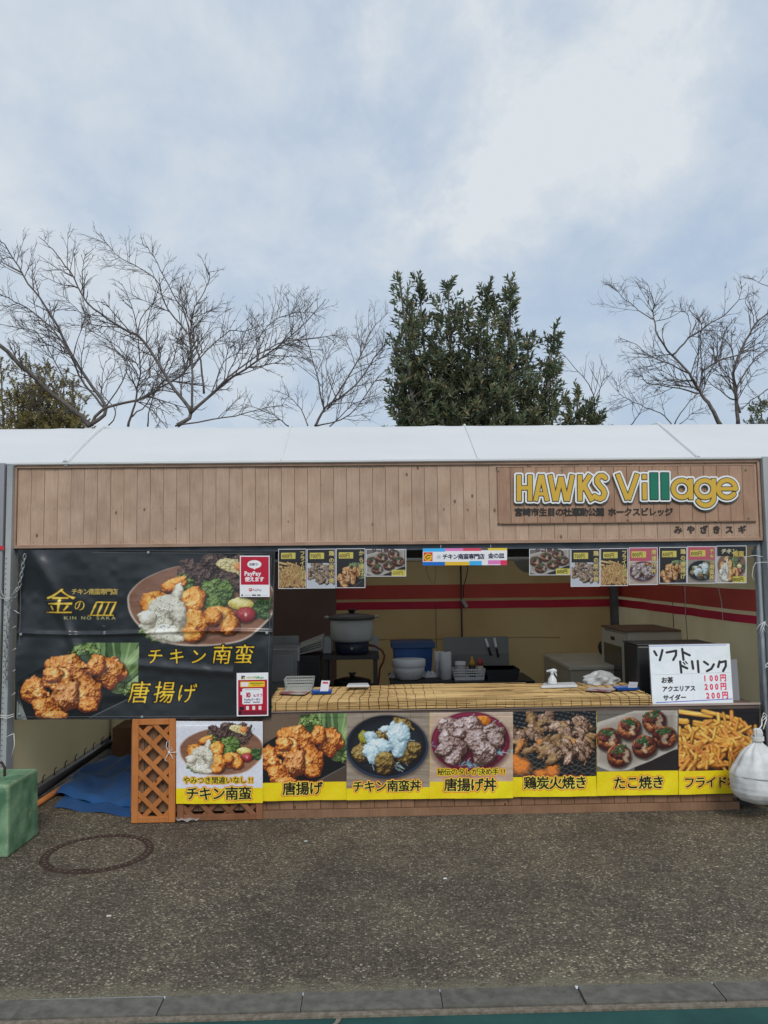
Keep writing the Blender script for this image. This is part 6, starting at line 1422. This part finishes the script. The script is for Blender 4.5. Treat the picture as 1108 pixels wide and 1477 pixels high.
for seg in (pth, [P(x, y, -.075) for x, y in ((14, 868), (13, 880), (11, 905), (9, 940), (9, 985))]):
    for a_, b_ in zip(seg, seg[1:]):
        n_ = max(1, int((b_-a_).length/.027))
        for k in range(n_): link(a_.lerp(b_, (k+.5)/n_), b_-a_, (k % 2)*1.57)
single('chain', g, mat('chain_steel', (.34, .34, .32, 1), .4, metal=.6), 'steel chain draped round the left post at the top of the banner', 'chain', pth[2])
single('red_tape', MB().obox(P(1, 790, -.07), (.02, 0, -.004), (0, .001, 0), (0, 0, .012)), mat('red_tape', (.55, .03, .05, 1), .4), 'small piece of red tape on the left post', 'tape', P(1, 790, -.07))

# ------------------------------------------------------------------ trees
M_bark = mat('grey_bark', (.09, .075, .066, 1), .85, (.17, .15, .135, 1), 12, bump=.6, bscale=40)
M_twig = mat('twig_bark', (.085, .068, .062, 1), .85, (.13, .108, .10, 1), 6)
Z1 = lambda pts: [(x*.5054, 300+y*.5054) for x, y in pts]
Z3 = lambda pts: [(860+x*.2238, 380+y*.2238) for x, y in pts]
Z2 = lambda pts: [(540+x*.3069, 370+y*.3069) for x, y in pts]
def smoothpath(pts, n=4):
    out = []
    for i in range(len(pts)-1):
        p0, p1, p2, p3 = pts[max(i-1, 0)], pts[i], pts[i+1], pts[min(i+2, len(pts)-1)]
        for k in range(n):
            t = k/n; out.append(.5*((2*p1)+(p2-p0)*t+(2*p0-5*p1+4*p2-p3)*t*t+(3*p1-p0-3*p2+p3)*t**3))
    out.append(pts[-1]); return out
def bare_tree(root, limbs, Y, label, r0=.075, dens=1.3, seed=1, trunk=True):
    rn = random.Random(seed); rt = P(*root, Y); t = thing('bare_tree', label, 'tree', (rt.x, Y, 0), 'leafless trees behind the tent')
    if trunk: part('trunk', MB().tube([(rt.x+.15, Y, -.1), (rt.x+.1, Y, 1.2), (rt.x+.03, Y, 2.6), (rt.x, Y, rt.z-.10)], [r0*2.3, r0*1.8, r0*1.3, r0*.8], 12), M_bark, t)
    tw = MB()
    def sprout(p, d, l_, r_, lev):
        n_ = 5 if lev == 1 else (3 if lev == 2 else 2); pts = [p]; dd = d.copy(); 
        for k in range(n_):
            dd = (dd+Vector((rn.gauss(0, .09), rn.gauss(0, .09), rn.gauss(.04, .09)))).normalized(); pts.append(pts[-1]+dd*l_/n_)
        tw.tube(pts, [r_*(1-.6*k/n_) for k in range(n_+1)], 4 if lev == 1 else 3, cap=False)
        if lev == 3: return
        m_ = int((l_/(.155 if lev == 1 else .10))*dens*rn.uniform(.7, 1.2))+(lev == 1)
        for k in range(m_):
            f = rn.uniform(.12, 1); i = min(int(f*n_), n_-1); q = pts[i].lerp(pts[i+1], f*n_-i); tg = (pts[i+1]-pts[i]).normalized()
            sd_ = tg.cross(Vector((0, 1, 0))).normalized()*rn.choice((-1, 1)); ax = (sd_+Vector((0, rn.gauss(0, .6), .25))).normalized()
            nd_ = (tg*rn.uniform(.7, 1.0)+ax*rn.uniform(.45, .85)).normalized(); sprout(q, nd_, (l_*rn.uniform(.2, .6)*(1.1-.5*f) if lev == 1 else rn.uniform(.05, .12)), r_*.68, lev+1)
    for k, (pix, ra, rb) in enumerate(limbs):
        y0 = rn.uniform(-.4, .4) if k else 0
        pts = [P(x, y, Y+(y0+rn.uniform(-.25, .25))*i/len(pix)*2) for i, (x, y) in enumerate(pix)]; pts = smoothpath(pts)
        pts = [p+Vector((rn.gauss(0, .008), 0, rn.gauss(0, .008))) for p in pts]
        n_ = len(pts)-1; part('limb', MB().tube(pts, [.64*(ra+(rb-ra)*(i/n_)**.6) for i in range(n_+1)], 8), M_bark, t)
        ra, rb = ra*.62, rb*.62; L_ = sum((b-a).length for a, b in zip(pts, pts[1:]))
        for q in range(int(L_/.17*dens)+2):
            f = rn.uniform(.12, 1)**.85; i = min(int(f*n_), n_-1); pp_ = pts[i].lerp(pts[i+1], f*n_-i); tg = (pts[i+1]-pts[i]).normalized()
            sd_ = tg.cross(Vector((0, 1, 0))).normalized()*rn.choice((-1, 1)); ax = (sd_+Vector((0, rn.gauss(0, .5), .35))).normalized()
            sprout(pp_, (tg*rn.uniform(.5, 1)+ax*rn.uniform(.5, 1)).normalized(), min(rn.uniform(.3, 1.45), .3+L_*.3)*(1-.72*f), max(.0046, min(.010, (ra+(rb-ra)*f)*.5)), 1)
    part('twigs', tw, M_twig, t, kind='stuff'); return t
T = .052
bare_tree((130, 612), [(Z1([(258, 618), (300, 570), (215, 440), (150, 310), (80, 215), (30, 130), (0, 90)]), T*1.3, .010), (Z1([(300, 572), (240, 500), (190, 400), (110, 310), (40, 265), (-10, 240)]), .035, .010),
    (Z1([(258, 618), (300, 572), (400, 545), (460, 510), (530, 465), (545, 420), (530, 310), (480, 220), (440, 140), (405, 100)]), T, .008), (Z1([(255, 622), (220, 585), (150, 530), (60, 450), (-10, 380)]), T*1.5, .05), (Z1([(250, 560), (180, 480), (110, 360), (70, 345), (-5, 330)]), .022, .008),
    (Z1([(150, 530), (100, 520), (50, 590), (0, 600)]), .02, .008), (Z1([(300, 570), (360, 470), (330, 400), (260, 330), (180, 250)]), .022, .007)], 8.6, 'leafless tree with long limbs reaching to the left edge above the roof', seed=11)
bare_tree((185, 612), [(Z1([(365, 622), (385, 560), (395, 500), (400, 440), (395, 340), (440, 260), (470, 190)]), .04, .008), (Z1([(370, 600), (420, 560), (480, 480), (560, 440)]), .026, .008), (Z1([(420, 622), (435, 545), (470, 490), (540, 470)]), .024, .008),
    (Z1([(310, 622), (330, 580), (290, 520), (330, 440), (310, 360)]), .022, .007), (Z1([(395, 480), (340, 400), (240, 340), (190, 330)]), .018, .007)], 9.2, 'thin leafless tree between two larger leafless trees on the left', seed=12, r0=.05, dens=1.2)
bare_tree((254, 614), [(Z1([(505, 622), (545, 585), (480, 490), (410, 380), (330, 330), (250, 270), (200, 180), (150, 120), (110, 80)]), T*1.25, .008), (Z1([(545, 585), (550, 480), (545, 370), (550, 300), (590, 220), (600, 180)]), .04, .008),
    (Z1([(545, 585), (640, 500), (760, 420), (860, 340), (930, 260)]), T, .008), (Z1([(560, 572), (680, 460), (790, 390), (880, 375), (960, 360)]), .032, .008), (Z1([(500, 622), (640, 600), (740, 575), (820, 560)]), .026, .007),
    (Z1([(583, 530), (560, 400), (480, 290), (440, 200), (330, 130), (285, 70)]), .032, .007), (Z1([(545, 460), (640, 360), (700, 350), (750, 330)]), .02, .007), (Z1([(700, 455), (760, 340), (840, 300), (900, 300)]), .016, .006), (Z1([(600, 540), (640, 440), (690, 400), (740, 300)]), .018, .006)], 8.0, 'largest leafless tree with limbs fanning out left of the evergreen', seed=13)
bare_tree((455, 614), [(Z1([(900, 625), (930, 570), (1010, 510), (1070, 430), (1108, 370)]), .045, .012), (Z1([(925, 575), (900, 460), (870, 350), (845, 250)]), .026, .007), (Z1([(935, 575), (1020, 440), (1060, 350), (1108, 300)]), .03, .008),
    (Z1([(900, 622), (1000, 590), (1080, 480), (1130, 450)]), .024, .008), (Z1([(825, 625), (780, 590), (700, 560)]), .02, .007), (Z1([(880, 622), (850, 560), (790, 520)]), .02, .007), (Z1([(960, 545), (930, 450), (960, 380)]), .018, .006), (Z1([(940, 625), (1010, 560), (1090, 530)]), .02, .007)], 9.5, 'low leafless tree just left of the evergreen tree', seed=14, r0=.055)
bare_tree((1037, 613), [(Z3([(800, 1045), (740, 930), (665, 820), (600, 710), (490, 590), (400, 470), (370, 330), (370, 250), (330, 130)]), T*1.3, .007), (Z3([(490, 590), (600, 480), (760, 370), (900, 260), (940, 150)]), .03, .007), (Z3([(665, 820), (680, 690), (670, 450), (690, 370)]), .026, .007),
    (Z3([(680, 690), (820, 620), (1000, 560), (1120, 530)]), .032, .012), (Z3([(600, 710), (450, 640), (350, 600), (250, 520), (140, 480)]), .024, .006), (Z3([(665, 835), (500, 800), (330, 770), (290, 720), (200, 700)]), .026, .006), (Z3([(370, 360), (280, 310), (240, 270), (160, 210), (105, 125)]), .018, .006), (Z3([(600, 480), (605, 370), (570, 310), (490, 270)]), .014, .005)], 8.0, 'leafless tree leaning left above the roof near the right edge', seed=15)
bare_tree((1066, 613), [(Z3([(915, 1045), (900, 850), (885, 700), (950, 530), (1020, 400), (1130, 300)]), T*1.2, .02), (Z3([(930, 960), (905, 830), (1000, 640), (1120, 540)]), .035, .015), (Z3([(890, 880), (770, 800), (680, 720)]), .024, .008), (Z3([(1130, 160), (1050, 120), (980, 95)]), .014, .006), (Z3([(885, 700), (880, 560), (800, 470), (700, 420)]), .02, .006), (Z3([(1020, 400), (1010, 330), (960, 240), (1000, 180)]), .016, .006), (Z3([(1120, 800), (1000, 880), (940, 940)]), .018, .01)], 8.8, 'upright pale trunked leafless tree at the right edge', seed=16)
bare_tree((970, 613), [(Z3([(490, 1040), (420, 970), (280, 910), (150, 840), (130, 760)]), .022, .006), (Z3([(500, 1035), (600, 890), (700, 800)]), .022, .006), (Z3([(220, 1045), (290, 950), (310, 850)]), .018, .006), (Z3([(540, 1040), (640, 950), (700, 930)]), .014, .006)], 9.6, 'small leafless tree showing only its top left of the leaning one', seed=17, r0=.04)
bare_tree((862, 613), [(Z2([(1045, 795), (1035, 690), (1020, 620), (960, 540), (880, 450)]), .026, .006), (Z2([(1040, 720), (1070, 600), (1105, 560)]), .012, .005), (Z2([(1045, 780), (1100, 720), (1150, 690)]), .012, .005)], 8.3, 'single bare twiggy sapling right of the evergreen', seed=18, r0=.03, dens=.7)

def foliage_mat(name, stops):
    m = bpy.data.materials.new(name); m.use_nodes = True; t = m.node_tree; b = t.nodes['Principled BSDF']; b.inputs['Roughness'].default_value = .5; b.inputs['Specular IOR Level'].default_value = .4
    gq = t.nodes.new('ShaderNodeNewGeometry'); r_ = t.nodes.new('ShaderNodeValToRGB'); e = r_.color_ramp.elements
    while len(e) < len(stops): e.new(.5)
    for k, (p, c_) in enumerate(stops): e[k].position = p; e[k].color = c_
    t.links.new(gq.outputs['Random Per Island'], r_.inputs[0]); n_ = t.nodes.new('ShaderNodeTexNoise'); n_.inputs['Scale'].default_value = 2.4
    c_ = t.nodes.new('ShaderNodeTexCoord'); t.links.new(c_.outputs['Object'], n_.inputs['Vector'])
    mr = t.nodes.new('ShaderNodeMapRange'); mr.inputs[1].default_value = .35; mr.inputs[2].default_value = .65; mr.inputs[3].default_value = .75; mr.inputs[4].default_value = 1.35; t.links.new(n_.outputs['Fac'], mr.inputs[0])
    h = t.nodes.new('ShaderNodeHueSaturation'); t.links.new(r_.outputs[0], h.inputs['Color']); t.links.new(mr.outputs[0], h.inputs['Value']); t.links.new(h.outputs[0], b.inputs['Base Color'])
    tr = t.nodes.new('ShaderNodeBsdfTranslucent'); t.links.new(h.outputs[0], tr.inputs['Color']); mx = t.nodes.new('ShaderNodeMixShader'); mx.inputs[0].default_value = .32
    t.links.new(b.outputs[0], mx.inputs[1]); t.links.new(tr.outputs[0], mx.inputs[2]); t.links.new(mx.outputs[0], t.nodes['Material Output'].inputs[0]); return m
M_ever = foliage_mat('evergreen_leaves', [(0, (.085, .11, .070, 1)), (.5, (.155, .19, .105, 1)), (.82, (.24, .26, .14, 1)), (.94, (.28, .24, .12, 1)), (1, (.42, .28, .15, 1))])
M_yel2 = foliage_mat('olive_leaves', [(0, (.17, .15, .06, 1)), (.5, (.29, .25, .10, 1)), (1, (.45, .37, .15, 1))])
def leafshoot(g, p, d, l_, n_, ll, lw, rn, open_=.7):
    d = d.normalized(); a = d.orthogonal().normalized(); b = d.cross(a); ph = rn.uniform(0, 6)
    for k in range(n_):
        f = k/n_; th = ph+k*2.4; o_ = p+d*l_*f; rad = a*math.cos(th)+b*math.sin(th); op = open_*(1-.55*f)
        ld_ = (d*(1-op)+rad*op+Vector((rn.gauss(0, .1), rn.gauss(0, .1), rn.gauss(0, .08)))).normalized(); s_ = ld_.cross(d+rad*.01).normalized(); L2 = ll*rn.uniform(.7, 1.15)*(1-.3*f)
        mid = o_+ld_*L2*.5+d*(.0)-rad*.1*L2*.0; up_ = s_.cross(ld_)*lw*.3
        g.add([o_, mid+s_*lw*.5+up_, o_+ld_*L2, mid-s_*lw*.5+up_], [(0, 1, 2), (0, 2, 3)])
def evergreen(spires, Y, dep, label, ybase, dens, trunkx, seed, mat_, ll=.115, lw=.034, group=None, name='evergreen_tree', core=True):
    rn = random.Random(seed); t0 = P(trunkx, 700, Y); t = thing(name, label, 'tree', (t0.x, Y, 0), group); fo = MB(); br = MB()
    top = min(s[1] for s in spires)
    sc_ = (DIST+Y)/F
    for (tx, ty, slope, wmax, dn) in spires:
        tip = P(tx, ty+11, Y); yoff = rn.uniform(-.35, .35)*dep; H = (ybase-ty)*sc_; base = Vector((tip.x+(t0.x-tip.x)*.25, Y+yoff*.6, tip.z-H))
        br.tube([base, base.lerp(tip, .5)+Vector((0, yoff*.2, 0)), tip+Vector((0, yoff, -.02))], [.035, .02, .006], 6)
        leafshoot(fo, tip+Vector((0, yoff, -.22)), Vector((rn.gauss(0, .06), 0, 1)), .24, 16, ll, lw, rn, .6)
        n_ = int(dn*dens*H*.54)
        for k in range(n_):
            f = rn.random()**.75; h_ = H*f; w_ = min(wmax*sc_, .02+h_*slope); z = tip.z-h_
            th = rn.uniform(0, 2*math.pi); rr_ = w_*(rn.random()**.5)*(1+.22*math.sin(h_*9+tx)+.12*math.sin(th*3+h_*5))
            cx = tip.x+(base.x-tip.x)*f; cy = Y+yoff*(1-.4*f)
            p = Vector((cx+rr_*math.cos(th), cy+rr_*math.sin(th)*dep/.8*.8, z)); out = Vector((math.cos(th), math.sin(th), 0))*min(.9, rr_/max(w_, .05)*.75)
            d = (out+Vector((rn.gauss(0, .15), rn.gauss(0, .15), .75))).normalized(); l_ = rn.uniform(.08, .19)
            leafshoot(fo, p, d, l_, rn.randint(9, 15), ll, lw, rn)
            if k % 4 == 0: br.tube([Vector((cx, cy, z-.12)), p], [.010, .004], 4, cap=False)
    part('trunk', MB().tube([(t0.x, Y, -.1), (t0.x+.02, Y, 1.5), (t0.x, Y, P(trunkx, ybase, Y).z+.3)], [.14, .11, .06], 10), M_bark, t)
    part('branches', br, M_bark, t, kind='stuff'); part('foliage', fo, mat_, t, kind='stuff'); return t
evergreen([(576, 396, .16, 22, 80), (606, 388, .17, 22, 90), (590, 420, .2, 22, 60), (646, 400, .24, 30, 150), (675, 430, .2, 24, 90), (706, 404, .22, 30, 150), (741, 393, .11, 18, 90), (768, 468, .4, 26, 110), (805, 459, .17, 14, 90), (573, 478, .25, 20, 110), (795, 520, .35, 20, 110), (622, 470, .4, 34, 110), (690, 475, .4, 36, 130), (738, 480, .4, 34, 110), (600, 510, .5, 34, 120), (650, 505, .5, 40, 120), (775, 545, .5, 30, 110), (568, 560, .5, 18, 100), (720, 520, .5, 40, 120), (660, 545, .6, 44, 120), (800, 575, .4, 14, 90)],
    5.0, .9, 'dense dark evergreen tree with several pointed tops behind the tent', 650, 1.0, 670, 21, M_ever)
evergreen([(835, 552, .5, 30, 120), (822, 580, .5, 20, 90), (848, 575, .5, 20, 100), (855, 590, .5, 16, 80)], 5.6, .4, 'small evergreen bush beside the big evergreen tree', 640, 1.0, 838, 22, M_ever, name='evergreen_bush')
evergreen([(30, 502, .8, 34, 60), (62, 512, .8, 30, 60), (90, 522, .8, 26, 60), (-5, 505, .8, 40, 60), (112, 545, .8, 26, 60), (104, 575, .8, 26, 60), (60, 545, .9, 50, 60), (20, 540, .9, 50, 60), (75, 555, .9, 44, 70), (120, 590, .9, 14, 50), (45, 570, .9, 50, 60)], 12.5, .8, 'yellowish olive green tree behind the leafless trees at the left edge', 640, 3.2, 45, 23, M_yel2, ll=.08, lw=.032, name='olive_green_tree')
evergreen([(1100, 568, .7, 20, 90), (1085, 590, .8, 14, 90), (1112, 560, .8, 24, 90)], 11.0, .6, 'dark green bush behind the leafless trunk at the right edge', 640, .7, 1105, 24, M_ever, ll=.11, lw=.035, name='evergreen_bush')
